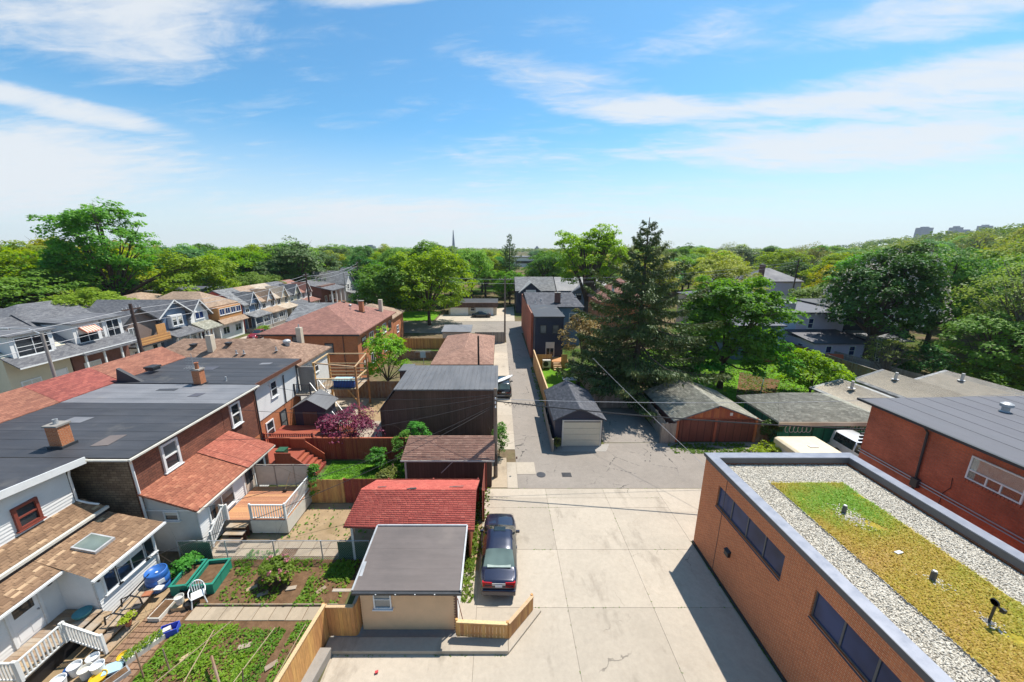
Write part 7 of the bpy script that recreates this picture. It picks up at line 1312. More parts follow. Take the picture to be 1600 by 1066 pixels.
own_tree('climbing_vine', 'leafy vine tumbling over the corner post of the orange deck', -11.5, 20.2, [dict(mat='leaf_maple', rx=.4, ry=.5, z0=.1, z1=2.5, clumps=34, per=40, leaf=.12, cr=(.15, .32))], r0=.03, zf=.4, nl=6)
own_tree('pole_vine', 'green creeper growing behind the wooden utility pole', .0, 25.4, [dict(mat='leaf_maple', rx=.45, ry=.9, z0=.1, z1=2.6, clumps=44, per=50, leaf=.13, cr=(.2, .4))], r0=.03, zf=.4, nl=6)
own_tree('gate_vine', 'dark ivy hanging over the vine gate between the garages', 22.0, 27.2, [dict(mat='leaf_dark', rx=.7, ry=.35, z0=.2, z1=2.2, clumps=40, per=50, leaf=.14, cr=(.2, .4))], r0=.03, zf=.4, nl=6)
own_tree('white_rose', 'small pale flowering bush at the corner of the navy garage', 4.55, 26.3, [dict(mat='leaf_olive', rx=.3, ry=.3, z0=.05, z1=1.0, clumps=16, per=40, leaf=.09, cr=(.12, .22))], r0=.02, zf=.2, nl=5)
own_tree('red_shrub', 'reddish shrub under the left side of the tall spruce', 12.6, 38.6, [dict(mat='leaf_purple', rx=1.1, ry=1.0, z0=.5, z1=2.6, clumps=40, per=50, leaf=.15, cr=(.3, .6))], r0=.05, zf=.6, nl=10)
own_tree('low_yellow_bush', 'low yellow green bush in front of the rust garage', 20.9, 25.6, [dict(mat='leaf_lime', rx=1.5, ry=.7, z0=.0, z1=.7, clumps=40, per=50, leaf=.13, cr=(.2, .4))], r0=.03, zf=.1, nl=5)
for i, (x, y, r, h) in enumerate(((54, 38.5, 3, 3), (58.5, 37.5, 3.2, 3.2), (63.5, 36.5, 3.2, 2.6), (50.5, 41.5, 2.2, 4.2), (66, 41, 4, 4))):
    own_tree('slope_shrub', ('leafy shrub behind the pale roofed garage', 'second leafy shrub along the pale roofed garage', 'leafy shrub at the right edge above the brick roof', 'dark blue green fir-like shrub beside the grey fence', 'tall shrub below the twiggy tree')[i], x, y, [dict(mat=('leaf_mid', 'leaf_bright', 'leaf_mid', 'leaf_dark', 'leaf_olive')[i], rx=r, ry=r, z0=.1, z1=h, clumps=60, per=55, leaf=.28, cr=(.5, 1))], r0=.06, zf=.4, nl=8)
# street bushes
for i, (x, y, r, lb) in enumerate(((-45.2, 36.0, 1.1, 'bright hosta clump below the cream porch house'), (-45.5, 43.8, 1.2, 'lime green bush on the two-dormer house porch'), (-46, 54.2, 1.1, 'rounded bush before the slate blue house'), (-44.6, 67.8, 1.0, 'round bush beside the red car'), (-45, 88, 1.6, 'leafy hedge in front of the attached row'), (-32, 98, 1.6, 'flowering bush by the far street bend'), (-35.5, 105, 1.8, 'green shrub at the far end of the left street'))):
    own_tree('front_bush', lb, x, y, [dict(mat=('leaf_bright', 'leaf_lime', 'leaf_mid', 'leaf_bright', 'leaf_bright', 'leaf_olive', 'leaf_mid')[i], rx=r, ry=r, z0=.05, z1=r*1.3, clumps=30, per=45, leaf=.2, cr=(.3, .6))], r0=.04, zf=.2, nl=5)
# notable trees of the middle distance
for kind, x, y, h, r, lb in [('dark', -58, 106, 17.5, 9.5, 'huge dark green tree behind the attached row'), ('dark', -84, 95, 12.5, 8, 'dark rounded tree left of the huge one'), ('broad', -72, 112, 14, 8, 'mid green tree between the two dark ones'), ('broad', -34, 118, 15.5, 7.5, 'broad green tree above the far street houses'), ('dark', -42, 118, 13.5, 6.5, 'dark conifer-like tree beside the far brick house'), ('dark', -22, 150, 14, 9, 'dark tree in the far street row'),
                           ('bright', -8, 108, 16.0, 6.5, 'round yellow green tree with bare twigs left of the lane'), ('lime', 38, 96, 14.6, 9, 'lime green spreading tree right of the spruce top'), ('lime', 30, 118, 15, 8.5, 'lime green tree right behind the spruce top'), ('lime', 66, 112, 14.5, 9, 'broad lime tree beyond the mauve house'), ('broad', -27, 88, 12, 6, 'leafy tree left of the dense one behind the apartment house'), ('lime', 52, 84, 12.8, 7.5, 'lime green tree in front of the mauve house'), ('lime', 78, 82, 13.0, 8, 'golden lime tree behind the chestnut, left part'), ('lime', 90, 88, 13.8, 8.5, 'golden lime tree behind the chestnut, right part'),
                           ('maple', 66, 55, 15.4, 6.5, 'bright green maple close behind the chestnut'), ('maple', 62, 62, 15.3, 6, 'second green maple pressed against the chestnut'), ('broad', 76, 52, 14.5, 7, 'leafy green tree above the twiggy tree'), ('bright', 84, 60, 15.5, 8, 'yellow green tree at the right edge'), ('olive', 72, 44, 12.5, 6.5, 'greyish tree at the right edge'), ('broad', 57, 40.5, 8.5, 5, 'low spreading tree under the twiggy one'),
                           ('bright', -66, 58, 9.5, 6.5, 'sunny green tree above the long dark roof'), ('broad', -78, 62, 12, 8, 'leafy tree at the left edge'), ('bright', -90, 58, 14, 8.5, 'pale green tree at the far left edge'), ('vase', -96, 66, 17.5, 9, 'tall tree cut by the left edge'), ('broad', -58, 88, 10, 6, 'green tree behind the flat roofed block'), ('olive', -70, 55, 7, 4, 'small olive tree beside the brick house'),
                           ('maple', -30, 100, 11, 6.5, 'dark green tree at the street bend'), ('broad', 3, 104, 9.5, 5, 'small tree beside the far spruce'), ('broad', 30, 106, 11, 6, 'green tree behind the pale roofed bungalow'), ('dark', 88, 110, 12, 7, 'dark tree beyond the mauve house'), ('broad', 60, 70, 9, 4.5, 'small tree behind the dark row house'), ('olive', 46, 108, 17.5, 6, 'tall thinly leaved tree beyond the lime green one')]:
    tree(kind, lb, x, y, h, r)
# woodland belt: many trees one by one, then a far wood
GL = {'broad': 'mid green leafy tree in the wooded belt toward the horizon', 'bright': 'yellow green leafy tree in the wooded belt toward the horizon', 'lime': 'lime green tree in the wooded belt toward the horizon', 'dark': 'dark green tree in the wooded belt toward the horizon', 'maple': 'bright green dense tree in the wooded belt toward the horizon', 'olive': 'olive grey tree in the wooded belt toward the horizon', 'vase': 'tall spreading tree in the wooded belt toward the horizon'}
rs = random.Random(11); kinds = ['broad']*4 + ['bright']*4 + ['lime']*2 + ['dark']*3 + ['maple']*3 + ['olive']*2; placed = []
def hill_z(x, y):
    t = min(1, max(0, (x - .8*max(y, 0) - 15)/220)); s = min(1, max(0, (x - 85)/80)); return 25*t*t*(3 - 2*t)*s
cnt = 0; tries = 0
while cnt < 235 and tries < 20000:
    tries += 1; d_ = 100 + 260*rs.random()**1.25; az = rs.uniform(-1.02, 1.03); x, y = d_*math.sin(az), d_*math.cos(az)
    if y < 30: continue
    if x < 0 and -48 < x < -24 and y < 145: continue
    if x < -30 and y < 104 and x > -78: continue
    if -26 < x < 28 and y < 104: continue
    if 28 <= x < 76 and y < 104: continue
    if -30 < x < 30 and d_ < 330 and abs(x/d_ - .06) < .055: continue
    if any((x - a)**2 + (y - b)**2 < (5.5 + d_/60)**2 for a, b in placed): continue
    placed.append((x, y)); k = rs.choice(kinds); h = rs.uniform(11.5, 17.5) if az > -.3 else rs.uniform(12.5, 18.5)
    if -.12 < az < .25: h = rs.uniform(10, 14.5)
    tree(k, GL[k], x, y, h, h*rs.uniform(.45, .62), group='trees of the wooded belt, ' + k, z=hill_z(x, y)); cnt += 1
def far_wood(name, n, dmin, dmax, hmin, hmax, q, leaf, seed, label, azr=(-1.15, 1.15)):
    r_ = np.random.default_rng(seed); d_ = np.sqrt(r_.uniform(dmin**2, dmax**2, n)); az = r_.uniform(*azr, n); x, y = d_*np.sin(az), d_*np.cos(az); h = r_.uniform(hmin, hmax, n); keep = ~((np.abs(az - .07) < .05) & (d_ < 900) ); x, y, h, d_ = x[keep], y[keep], h[keep], d_[keep]
    zt = np.array([hill_z(a, b) for a, b in zip(x, y)]); m = len(x); ci = np.repeat(np.arange(m), q); dd = r_.normal(size=(len(ci), 3)); dd /= np.linalg.norm(dd, axis=1, keepdims=True); dd[:, 2] = np.abs(dd[:, 2])*1.3 - .3
    lump = 1 + .2*np.sin(4*dd[:, 0] + ci) + .15*np.sin(6*dd[:, 1] + 2*ci); P = np.stack([x[ci], y[ci], zt[ci] + h[ci]*.52], -1) + dd*lump[:, None]*np.stack([h[ci]*.5, h[ci]*.5, h[ci]*.44], -1)
    tone = r_.uniform(.1, .9, m); col = np.clip(tone[ci] + r_.normal(0, .13, len(ci)), 0, 1); S = leaf*r_.uniform(.7, 1.4, len(ci))
    me = quads(P, dd*.8 + np.array([.2, .2, .8]) + r_.normal(0, .4, dd.shape), S, 'leaf_wood', name, col); o = bpy.data.objects.new(name, me); C.objects.link(o); stuff(o); tag(o, label, 'woodland'); return o
leafmat('leaf_wood', [(0.05, 0.12, 0.016), (0.12, 0.215, 0.02), (0.2, 0.29, 0.024), (0.33, 0.38, 0.035)], .3, rnd=0.0)
far_wood('distant_wood', 1100, 300, 620, 10, 15.5, 150, 1.5, 5, 'far wooded city stretching to the horizon')
far_wood('hill_wood', 420, 180, 640, 9, 14, 150, 1.4, 9, 'dense trees covering the wooded slope on the right', (.45, 1.2))
far_wood('horizon_wood', 1400, 620, 1700, 11, 17, 60, 3.2, 6, 'hazy treeline along the horizon')
# hill under the right-hand wood
nx, ny = 40, 40; gx = np.linspace(85, 900, nx); gy = np.linspace(-40, 900, ny)
V = [(x, y, hill_z(x, y) - .05) for y in gy for x in gx]; F = [(j*nx + i, j*nx + i + 1, (j+1)*nx + i + 1, (j+1)*nx + i) for j in range(ny - 1) for i in range(nx - 1)]
struct(MB().add(V, F).build('wooded_hill', 'wooded_ground', smooth=True))
# ---------------------------------------------------------------- vegetable garden
def plants(name, regions, size, mat, seed_off=0, hump=.12):
    out = []; cc = []
    for (x0, x1, y0, y1, dens, tone) in regions:
        P = scat(x0, x1, y0, y1, dens, .02); nn = vnoise(P[:, 0], P[:, 1], 3.0, 7 + seed_off); P = P[nn > -.55 + rng.normal(0, .35, len(P))]; P[:, 2] += np.abs(vnoise(P[:, 0], P[:, 1], 5, 3))*hump*rng.uniform(.2, 1, len(P)); out.append(P); cc.append(np.clip(tone + .2*vnoise(P[:, 0], P[:, 1], 2, 4) + rng.normal(0, .13, len(P)), 0, 1))
    P = np.concatenate(out); n = len(P); return quads(P, np.array([0, 0, 1.0]) + rng.normal(0, .45, (n, 3)), size*rng.uniform(.6, 1.4, n), mat, name, np.concatenate(cc))
def put_stuff(me, label, cat='plants'):
    o = bpy.data.objects.new(me.name, me); C.objects.link(o); stuff(o); tag(o, label, cat); return o
put_stuff(plants('herb_bed', [(-13.5, -11.0, 9.0, 12.2, 700, .7), (-11.0, -8.9, 8.6, 12.0, 430, .5), (-8.6, -7.2, 8.6, 12.3, 600, .7), (-10.6, -9.4, 8.4, 11.0, 750, 1.0), (-13.6, -12.2, 8.2, 9.4, 700, .9)], .095, 'leaf_herb'), 'leafy green vegetables covering the nearer garden bed', 'plants')
put_stuff(plants('vegetable_rows', [(-12.9, -11.8, 13.3, 15.0, 90, .6), (-11.8, -10.2, 13.2, 14.0, 120, .6), (-9.2, -7.2, 13.1, 15.3, 300, .7), (-8.3, -7.1, 14.2, 15.5, 350, .6), (-13.4, -12.4, 14.6, 15.6, 200, .4), (-12.0, -9.0, 14.8, 15.6, 160, .55)], .13, 'leaf_herb', 3), 'patchy young vegetables in the farther garden bed', 'plants')
put_stuff(plants('verge_weeds', [(-1.75, -1.2, 14.9, 21.2, 330, .6), (-1.2, -.6, 15.5, 21.2, 90, .5), (-1.85, -1.2, 13.2, 14.9, 160, .6)], .16, 'leaf_grass', 5, .25), 'weeds growing along the lane edge beside the saloon', 'weeds')
put_stuff(plants('lawn_grass', [(-12.4, -6.4, 20.5, 24.5, 500, .6)], .09, 'leaf_grass', 6, .03), 'mown grass of the small fenced lawn', 'grass')
put_stuff(plants('yard_weeds', [(-15.0, -7.3, 16.9, 19.7, 16, .5), (-13.2, -11.6, 15.6, 16.1, 160, .5), (-16.9, -14.2, 14.2, 15.2, 260, .4), (-13.6, -7.2, 13.0, 13.15, 130, .5)], .13, 'leaf_grass', 8, .12), 'scattered weeds in the dirt yard and along the fence', 'weeds')
put_stuff(plants('right_lawn_grass', [(20, 43, 33.6, 55.5, 40, .6), (4.9, 9.7, 33.5, 39.5, 120, .6), (13.7, 20, 25.6, 27.1, 120, .35), (4.2, 4.6, 27, 47, 60, .3)], .2, 'leaf_grass', 9, .04), 'grass of the lawns on the right of the lane', 'grass')
pe = own_tree('peony_bush', 'peony bush with pink blooms in the farther vegetable bed', -10.6, 14.35, [dict(mat='leaf_mid', rx=.72, ry=.6, z0=.05, z1=1.1, clumps=40, per=60, leaf=.12, cr=(.18, .36))], r0=.03, zf=.2, nl=10)
d = rand_dir(9); d[:, 2] = np.abs(d[:, 2]); Pq = np.repeat(d*np.array([.75, .62, .6]) + np.array([0, 0, .65]), 22, 0) + rng.normal(0, .045, (198, 3)); o = bpy.data.objects.new('blooms', quads(Pq, rand_dir(198), rng.uniform(.06, .12, 198), 'blossom_pink', 'blooms', rng.uniform(0, 1, 198))); C.objects.link(o); o.parent = pe
own_tree('corner_bush', 'leafy bush at the chain-link fence beside the white house', -15.3, 14.75, [dict(mat='leaf_maple', rx=.6, ry=.4, z0=.05, z1=.9, clumps=26, per=50, leaf=.12, cr=(.15, .3))], r0=.03, zf=.2, nl=6)
# wooden edging boards
ed = thing('bed_edging', 'low board edging between the bed and the paving stones', 'edging', (-10, 13.1, 0)); MB().box(-13.5, -7.2, 13.04, 13.08, 0, .1).build('board', 'plank_old', ed)
for i, (x, y, a) in enumerate(((-10.9, 13.6, .5), (-9.75, 13.9, .2), (-8.3, 13.8, .9), (-11.6, 13.9, .6), (-12.2, 10.9, .8), (-10.2, 11.3, .3), (-8.7, 10.6, .7))):
    o = MB().obox((x, y, .05), (.22*math.cos(a), .22*math.sin(a), 0), (-.1*math.sin(a), .1*math.cos(a), 0), (0, 0, .02)).build('stepping_board', 'plank_old'); tag(o, 'short board laid as stepping place among the garden rows', 'board', 'stepping boards in the garden')
# bean trellis poles
def pole_thing(lb, a, b, r=.025, mat='stake', nm='bean_pole'): tag(MB().cyl(a, b, r, r*.7, 6).build(nm, mat), lb, 'pole')
pole_thing('long pale bean pole slanting across the herb bed', (-12.4, 9.2, .6), (-10.6, 11.4, 1.2)); pole_thing('second bean pole crossing the first over the herb bed', (-11.3, 8.6, .1), (-10.95, 11.0, 1.3)); pole_thing('dark plank lying over the herb bed', (-10.9, 10.6, .5), (-9.4, 9.2, .3), .05, 'wood_brown', 'garden_plank'); pole_thing('thin bean pole leaning right over the herb bed', (-9.9, 8.9, .1), (-8.6, 11.0, 1.4)); pole_thing('bean pole standing near the cedar garden fence', (-8.3, 8.8, .1), (-7.6, 11.3, 1.2)); pole_thing('short dark stake at the left of the herb bed', (-13.2, 10.2, 0), (-13.35, 10.3, 1.1), .03, 'wood_brown'); pole_thing('second short dark stake in the herb bed', (-12.4, 10.4, 0), (-12.55, 10.5, 1.0), .03, 'wood_brown'); pole_thing('third dark stake standing beside the thin bean pole', (-9.1, 9.6, 0), (-9.0, 9.7, 1.2), .03, 'wood_brown')
# chain-link fence
cl = thing('chain_link_fence', 'low chain-link fence between the vegetable garden and the dirt yard', 'fence', (-11.5, 15.55, 0))
for x in np.linspace(-16.3, -6.6, 5): MB().cyl((x, 15.55, 0), (x, 15.55, 1.2), .03, n=8).build('post', 'galv', cl)
MB().cyl((-16.3, 15.55, 1.18), (-6.6, 15.55, 1.18), .02, n=6).build('top_rail', 'galv', cl)
for q_ in (-16.25, -8.2): MB().box(q_, q_ + 1.6, 15.56, 15.57, .05, 1.1).build('green_screen', 'bin_green', cl)
b = MB(); s = .11; L_f = 9.7; H_ = 1.15
for k in np.arange(-H_, L_f, s):
    for sg in (1, -1):
        x0, z0, x1, z1 = (k, .02, k + H_, .02 + H_) if sg > 0 else (k, .02 + H_, k + H_, .02)
        if x0 < 0: z0 += sg*(-x0); x0 = 0
        if x1 > L_f: z1 -= sg*(x1 - L_f); x1 = L_f
        b.beam((-16.3 + x0, 15.55, z0), (-16.3 + x1, 15.55, z1), .006, .006)
o = b.build('wire_mesh', 'galv', cl); o['kind'] = 'stuff'
# containers
def pot(name, lb, cat, x, y, r, h, mat, z=0, fill='soil', taper=.8, rim=True):
    T = thing(name, lb, cat, (x, y, z)); pr_ = [(r*taper, 0), (r, h), (r*1.06, h), (r*1.06, h + .03), (r*.95, h + .03), (r*.93, h*.8), (.001, h*.8)]
    MB().lathe((x, y, z + .02), pr_, 18).build('shell', mat, T, smooth=False)
    if fill: MB().cyl((x, y, z + h*.8), (x, y, z + h*.84), r*.9, n=16).build('filling', fill, T)
    return T
bl = thing('blue_barrel', 'big blue plastic barrel beside the white house', 'barrel', (-15.95, 13.95, 0)); MB().lathe((-15.95, 13.95, .02), [(.36, 0), (.42, .08), (.43, .3), (.41, .33), (.44, .36), (.44, .66), (.41, .69), (.43, .72), (.42, .95), (.4, 1.0), (.37, 1.0), (.37, .97), (.001, .97)], 26).build('drum', 'barrel_blue', bl, smooth=True); MB().cyl((-15.8, 13.85, 1.0), (-15.8, 13.85, 1.03), .05, n=10).build('bung', 'white', bl); MB().obox((-15.56, 13.73, .62), (.02, .0, 0), (.06, .1, 0), (0, 0, .1)).build('paper_label', 'white', bl)
for i, (x, y, rz, sx, lb) in enumerate(((-13.75, 14.3, .12, 1.0, 'green wooden planter box with soil near the chain-link fence'), (-14.75, 14.25, .12, .7, 'smaller dark green planter box left of the larger one'))):
    T = thing('planter_box', lb, 'planter', (x, y, 0), None, rz); w, d_, h_ = .5*sx, .72, .55; b = MB().box(-w, w, -d_, -d_ + .04, 0, h_).box(-w, w, d_ - .04, d_, 0, h_).box(-w, -w + .04, -d_ + .041, d_ - .041, 0, h_).box(w - .04, w, -d_ + .041, d_ - .041, 0, h_); b.build('sides', 'planter_green', T, local=True); MB().box(-w - .04, w + .04, -d_ - .04, -d_ + .06, h_ + .001, h_ + .04).box(-w - .04, w + .04, d_ - .06, d_ + .04, h_ + .001, h_ + .04).box(-w - .04, -w + .06, -d_ + .061, d_ - .061, h_ + .001, h_ + .04).box(w - .06, w + .04, -d_ + .061, d_ - .061, h_ + .001, h_ + .04).build('rim', 'planter_green', T, local=True); MB().box(-w + .05, w - .05, -d_ + .05, d_ - .05, .1, .4).build('soil', 'soil', T, local=True)
T = thing('plastic_chair', 'white plastic garden chair beside the green planter', 'chair', (-13.55, 13.25, 0), None, R(40)); b = MB()
MB().box(-.24, .24, -.24, .24, .41, .44).build('seat', 'white', T, local=True, bevel=.02)
for sx in (-1, 1):
    for sy in (-1, 1): MB().cyl((sx*.27, sy*.27, 0), (sx*.21, sy*.21, .42), .03, .025, 8).build('leg', 'white', T, local=True)
    MB().tube([(sx*.23, -.22, .42), (sx*.29, -.2, .62), (sx*.3, .05, .66), (sx*.25, .26, .64)], .022, 6).build('armrest', 'white', T, local=True)
MB().tube([(.24*math.cos(a)*1.1, .27 + .08, .45 + .45*math.sin(a)) for a in np.linspace(0, math.pi, 12)], .025, 6).build('back_frame', 'white', T, local=True)
for i in range(5): x = -.16 + i*.08; MB().beam((x, .28, .44), (x*1.1, .35, .45 + .45*math.sqrt(max(.05, 1 - (x/.27)**2))), .035, .015).build('back_slat', 'white', T, local=True)
pot('pot', 'white bucket on a brown box near the plastic chair', 'bucket', -14.15, 13.0, .17, .32, 'offwhite', .22); tag(MB().obox((-14.15, 13.0, .11), (.26, .05, 0), (-.04, .22, 0), (0, 0, .1)).build('cardboard_box', 'cedar_pale'), 'brown cardboard box under the white bucket', 'box')
pot('pot', 'black flower pot left of the white bucket', 'pot', -14.4, 13.6, .2, .3, 'black'); pot('pot', 'black bucket right of the cardboard box', 'bucket', -13.75, 12.95, .17, .25, 'black'); pot('pot', 'dark nursery pot behind the plastic chair', 'pot', -14.0, 13.75, .22, .35, 'dark_trim')
T = thing('recycling_bin', 'blue plastic box at the edge of the herb bed', 'box', (-13.65, 11.85, 0), None, R(25)); b = MB().box(-.3, .3, -.2, -.18, 0, .3).box(-.3, .3, .18, .2, 0, .3).box(-.3, -.28, -.179, .179, 0, .3).box(.28, .3, -.179, .179, 0, .3).box(-.279, .279, -.179, .179, 0, .03); b.build('shell', 'bin_blue', T, local=True); MB().obox((-.08, 0, .2), (.12, .03, 0), (-.02, .1, 0), (0, 0, .08)).build('contents', 'offwhite', T, local=True)
for i, (x, y, r, h_, m_, lb) in enumerate(((-15.85, 10.35, .2, .38, 'white', 'white pail nearest the railing corner'), (-15.5, 10.65, .19, .36, 'white', 'white pail beside the stoop post'), (-15.35, 10.25, .2, .36, 'offwhite', 'off-white pail at the bottom edge'), (-15.95, 9.9, .21, .35, 'white', 'white pail lowest at the left'), (-15.0, 10.35, .2, .4, 'white', 'tall white pail right of the others'), (-14.05, 11.35, .16, .2, 'offwhite', 'shallow white basin beside the blue box'), (-14.35, 10.95, .17, .2, 'offwhite', 'second shallow basin along the herb bed'))): pot('pail', lb, 'pail', x, y, r, h_, m_, 0, 'offwhite' if i != 1 else None)
pot('bowl', 'yellow bowl by the herb bed', 'bowl', -14.55, 10.85, .2, .14, 'yellow', .02, None, .6); pot('bowl', 'yellow basin with soil nearest the bottom edge', 'basin', -14.75, 10.1, .24, .16, 'yellow', .02, 'soil', .7); pot('pot', 'terracotta flower pot on the stoop steps', 'pot', -15.4, 11.95, .11, .18, 'terracotta', .28); own_tree('potted_plant', 'leafy yellow green plant in the terracotta pot', -15.4, 11.95, [dict(mat='leaf_lime', rx=.25, ry=.25, z0=.45, z1=.8, clumps=10, per=30, leaf=.09, cr=(.1, .18))], r0=.015, zf=.4, nl=4)
tag(MB().lathe((-17.3, 12.05, .74), [(.25, 0), (.3, .12), (.3, .14), (.2, .14), (.001, .12)], 18).build('round_tub', 'teal'), 'round teal tub in the corner of the stoop', 'tub')
tag(MB().lathe((-16.1, 10.3, .18), [(.001, -.16), (.11, -.11), (.16, 0), (.11, .11), (.001, .16)], 14).build('blue_ball', 'barrel_blue', smooth=True), 'small blue ball beside the white pails', 'ball')
T = thing('long_planter', 'long narrow planter of bright greens beside the brick path', 'planter', (-14.1, 11.2, 0)); T.rotation_euler = (0, 0, R(60)); MB().box(-.6, .6, -.2, .2, 0, .24).build('trough', 'offwhite', T, local=True); P = np.stack([rng.uniform(-.58, .58, 500), rng.uniform(-.2, .2, 500), rng.uniform(.25, .38, 500)], -1); o = bpy.data.objects.new('greens', quads(P, np.array([0, 0, 1.]) + rng.normal(0, .4, (500, 3)), rng.uniform(.05, .1, 500), 'leaf_herb', 'greens', rng.uniform(.5, 1, 500))); C.objects.link(o); o.parent = T
T = thing('long_planter', 'grey trough of soil next to the yellow basin', 'planter', (-14.2, 10.0, 0)); T.rotation_euler = (0, 0, R(60)); MB().box(-.5, .5, -.18, .18, 0, .2).build('trough', 'galv', T, local=True); MB().box(-.45, .45, -.14, .14, .2, .212).build('soil', 'soil', T, local=True)
tag(MB().obox((-14.55, 10.45, .15), (.25, .12, 0), (-.1, .2, 0), (0, 0, .04)).build('pale_blue_tray', 'pale_blue'), 'pale blue tray between the bowls', 'tray')
# cold frame bench with hoops
T = thing('potting_bench', 'low bench of old planks with black hoop frame before the white house', 'bench', (-15.8, 12.9, 0)); T.rotation_euler = (0, 0, R(8))
for i in range(4): MB().box(-.55 + i*.2, -.37 + i*.2, -1.1, 1.1, .42, .46).build('plank', 'plank_old', T, local=True)
for x in (-.5, .2):
    for y in (-1, 1): MB().box(x - .04, x + .04, y - .04, y + .04, 0, .42).build('leg', 'wood_grey', T, local=True)
for y in (-1.0, -.2): MB().tube([(-.55, y, .46), (-.5, y, .85), (-.15, y, 1.0), (.2, y, .85), (.25, y, .46)], .03, 6).build('hoop', 'black', T, local=True)
MB().beam((-.15, -1.0, 1.0), (-.15, .9, 1.0), .04, .04).build('hoop_bar', 'black', T, local=True)
for i, (x, y, m_, lb) in enumerate(((-15.5, 13.5, 'white', 'white tray on the potting bench'), (-15.65, 12.6, 'dark_trim', 'dark seed tray on the potting bench'), (-15.75, 13.2, 'terracotta', 'brown seed tray on the potting bench'))): tag(MB().obox((x, y, .50), (.16, .02, 0), (-.02, .12, 0), (0, 0, .03)).build('seed_tray', m_), lb, 'tray')
T = thing('planter_crate', 'low white crate in front of the potting bench', 'crate', (-14.75, 12.75, 0)); MB().box(-15.0, -14.5, 12.3, 13.2, 0, .22).build('crate', 'offwhite', T); MB().box(-14.96, -14.54, 12.34, 13.16, .22, .23).build('soil', 'soil', T)
rb = thing('rubble_pile', 'small pile of broken stones in the corner of the dirt yard', 'rubble', (-8.2, 19.0, 0))
for i in range(16): a = rng.uniform(-.4, .4, 2); MB().obox((-8.2 + a[0], 19.1 + a[1]*.7, .08 + .1*rng.uniform()), tuple(rng.normal(0, .1, 3)), tuple(rng.normal(0, .1, 3)), tuple(rng.normal(0, .07, 3))).build('stone', 'rubble', rb)
tag(MB().obox((-4.6, 10.35, .09), (.055, .02, 0), (-.012, .04, 0), (0, 0, .02)).build('red_litter', 'red_plastic'), 'small red scrap lying on the concrete below the kerb', 'litter')
T = thing('hanging_lines', 'clothes dryer rack with blue cloth in the yard left of the hip roofed garage', 'dryer', (-10.2, 47.5, 0)); MB().cyl((-10.2, 47.5, 0), (-10.2, 47.5, 2.2), .04, n=8).build('post', 'galv', T); [MB().beam((-11.2, 47.5 + k*.4, 2.1), (-9.2, 47.5 + k*.4, 2.1), .03, .03).build('arm', 'galv', T) for k in (-1, 0, 1)]; MB().box(-10.6, -9.9, 47.44, 47.46, 1.2, 2.08).build('cloth', 'pale_blue', T)
tag(MB().lathe((-11.5, 44.0, 0), [(.35, 0), (.4, .8), (.38, .85), (.001, .85)], 16).build('rain_barrel', 'black'), 'dark rain barrel in the yard behind the black annex', 'barrel')
# ---------------------------------------------------------------- skyline
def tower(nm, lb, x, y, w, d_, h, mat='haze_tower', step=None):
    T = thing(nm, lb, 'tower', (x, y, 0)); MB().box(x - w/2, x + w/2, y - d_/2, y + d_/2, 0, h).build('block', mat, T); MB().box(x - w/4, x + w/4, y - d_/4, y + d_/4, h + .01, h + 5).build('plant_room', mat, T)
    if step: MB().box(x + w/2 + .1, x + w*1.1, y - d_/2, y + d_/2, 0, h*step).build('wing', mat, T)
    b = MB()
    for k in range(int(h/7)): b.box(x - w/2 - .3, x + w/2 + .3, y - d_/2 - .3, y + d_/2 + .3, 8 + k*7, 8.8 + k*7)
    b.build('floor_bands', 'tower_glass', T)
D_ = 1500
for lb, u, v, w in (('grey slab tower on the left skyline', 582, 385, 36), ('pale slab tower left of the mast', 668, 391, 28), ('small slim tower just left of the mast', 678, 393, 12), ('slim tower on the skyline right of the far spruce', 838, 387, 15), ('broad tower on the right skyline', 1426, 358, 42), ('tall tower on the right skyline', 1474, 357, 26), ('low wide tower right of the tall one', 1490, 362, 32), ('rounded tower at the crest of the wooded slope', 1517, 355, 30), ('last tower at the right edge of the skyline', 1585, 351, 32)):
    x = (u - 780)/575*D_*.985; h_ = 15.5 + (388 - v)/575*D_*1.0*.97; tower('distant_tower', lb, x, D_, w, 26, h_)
T = thing('transmission_mast', 'tall tapering mast on the horizon above the lane', 'mast', (-180, D_, 0)); b = MB().cyl((-180, D_, 0), (-180, D_, 84), 7.5, 1.2, 8); b.build('mast', 'haze_tower', T); MB().box(-192, -168, D_ - 8, D_ + 8, 0, 20).build('base', 'haze_tower', T)
T = thing('far_warehouse', 'pale flat warehouse roofs seen past the far spruce', 'warehouse', (30, 330, 0)); MB().box(8, 48, 320, 350, 0, 8).build('hall', 'stucco_white', T); MB().box(7, 49, 319, 351, 8.01, 8.6).build('roof', 'roof_grey', T); MB().box(14, 44, 319.5, 319.9, 3, 5).build('window_band', 'pane', T)

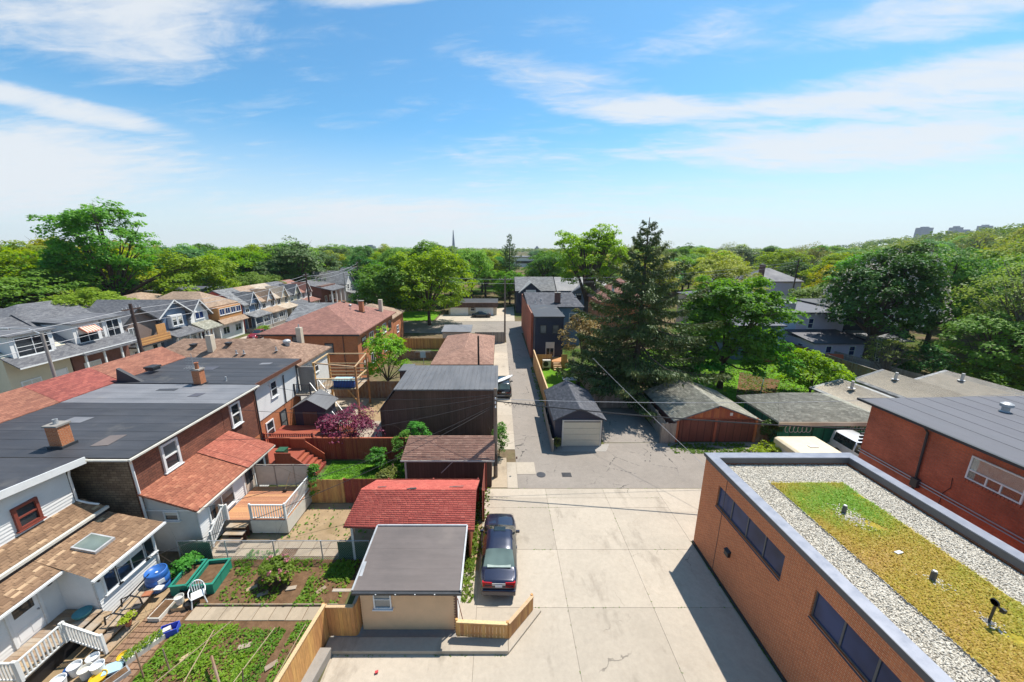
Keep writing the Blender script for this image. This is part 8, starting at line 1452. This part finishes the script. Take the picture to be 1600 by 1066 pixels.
# ledge of the building the picture is taken from
T = thing('balcony_ledge', 'grey metal capped balcony ledge at the bottom left corner', 'ledge', (-2.2, .6, 13)); MB().ext([(-5, .40, 14.31), (-.35, .36, 14.31), (-.35, .715, 14.31), (-5, .765, 14.31)], (0, 0, .03)).build('cap', 'cap_grey', T); MB().ext([(-5, .42, 13.0), (-.37, .38, 13.0), (-.37, .69, 13.0), (-5, .74, 13.0)], (0, 0, 1.305)).build('wall', 'cap_side', T)

jp = []
for x in lot_x[1:-1]: y = rng.uniform(8, 21.2, 70); jp.append(np.stack([np.full(70, x) + rng.normal(0, .012, 70), y, np.full(70, .03)], -1)[vnoise(y, y*0, 2, int(x)) > .25])
for y_ in lot_y[2:]: x = rng.uniform(-1, 10.3, 60); jp.append(np.stack([x, np.full(60, y_) + rng.normal(0, .012, 60), np.full(60, .03)], -1)[vnoise(x, x*0, 2, int(y_)) > .35])
x = rng.uniform(-6.4, .3, 90); jp.append(np.stack([x, 10.96 + rng.normal(0, .02, 90), np.full(90, .03)], -1)[vnoise(x, x*0, 3, 5) > .1])
y = rng.uniform(9, 16.6, 120); jp.append(np.stack([10.46 + rng.normal(0, .02, 120), y, np.full(120, .03)], -1)[vnoise(y, y*0, 3, 6) > .2])
jp = np.concatenate(jp); jp = np.repeat(jp, 3, 0) + rng.normal(0, .015, (len(jp)*3, 3))*np.array([1, 1, .3])
put_stuff(quads(jp, np.array([0, 0, 1.]) + rng.normal(0, .5, (len(jp), 3)), rng.uniform(.03, .075, len(jp)), 'leaf_grass', 'joint_weeds', rng.uniform(0, 1, len(jp))), 'tiny weeds sprouting in the concrete lot joints', 'weeds')
# ---------------------------------------------------------------- thin air haze
t = NT('haze'); t.n.remove(t.b); pv = t.node('ShaderNodeVolumePrincipled', {'Color': (0.80, 0.88, 1.0), 'Density': 0.00011, 'Anisotropy': 0.2}); t.l.new(pv.outputs[0], t.out.inputs['Volume'])
stuff(tag(MB().box(-2600, 2600, -60, 2300, -1.0, 125).build('haze', 'haze'), 'thin bluish summer haze over the whole neighbourhood', 'haze'))
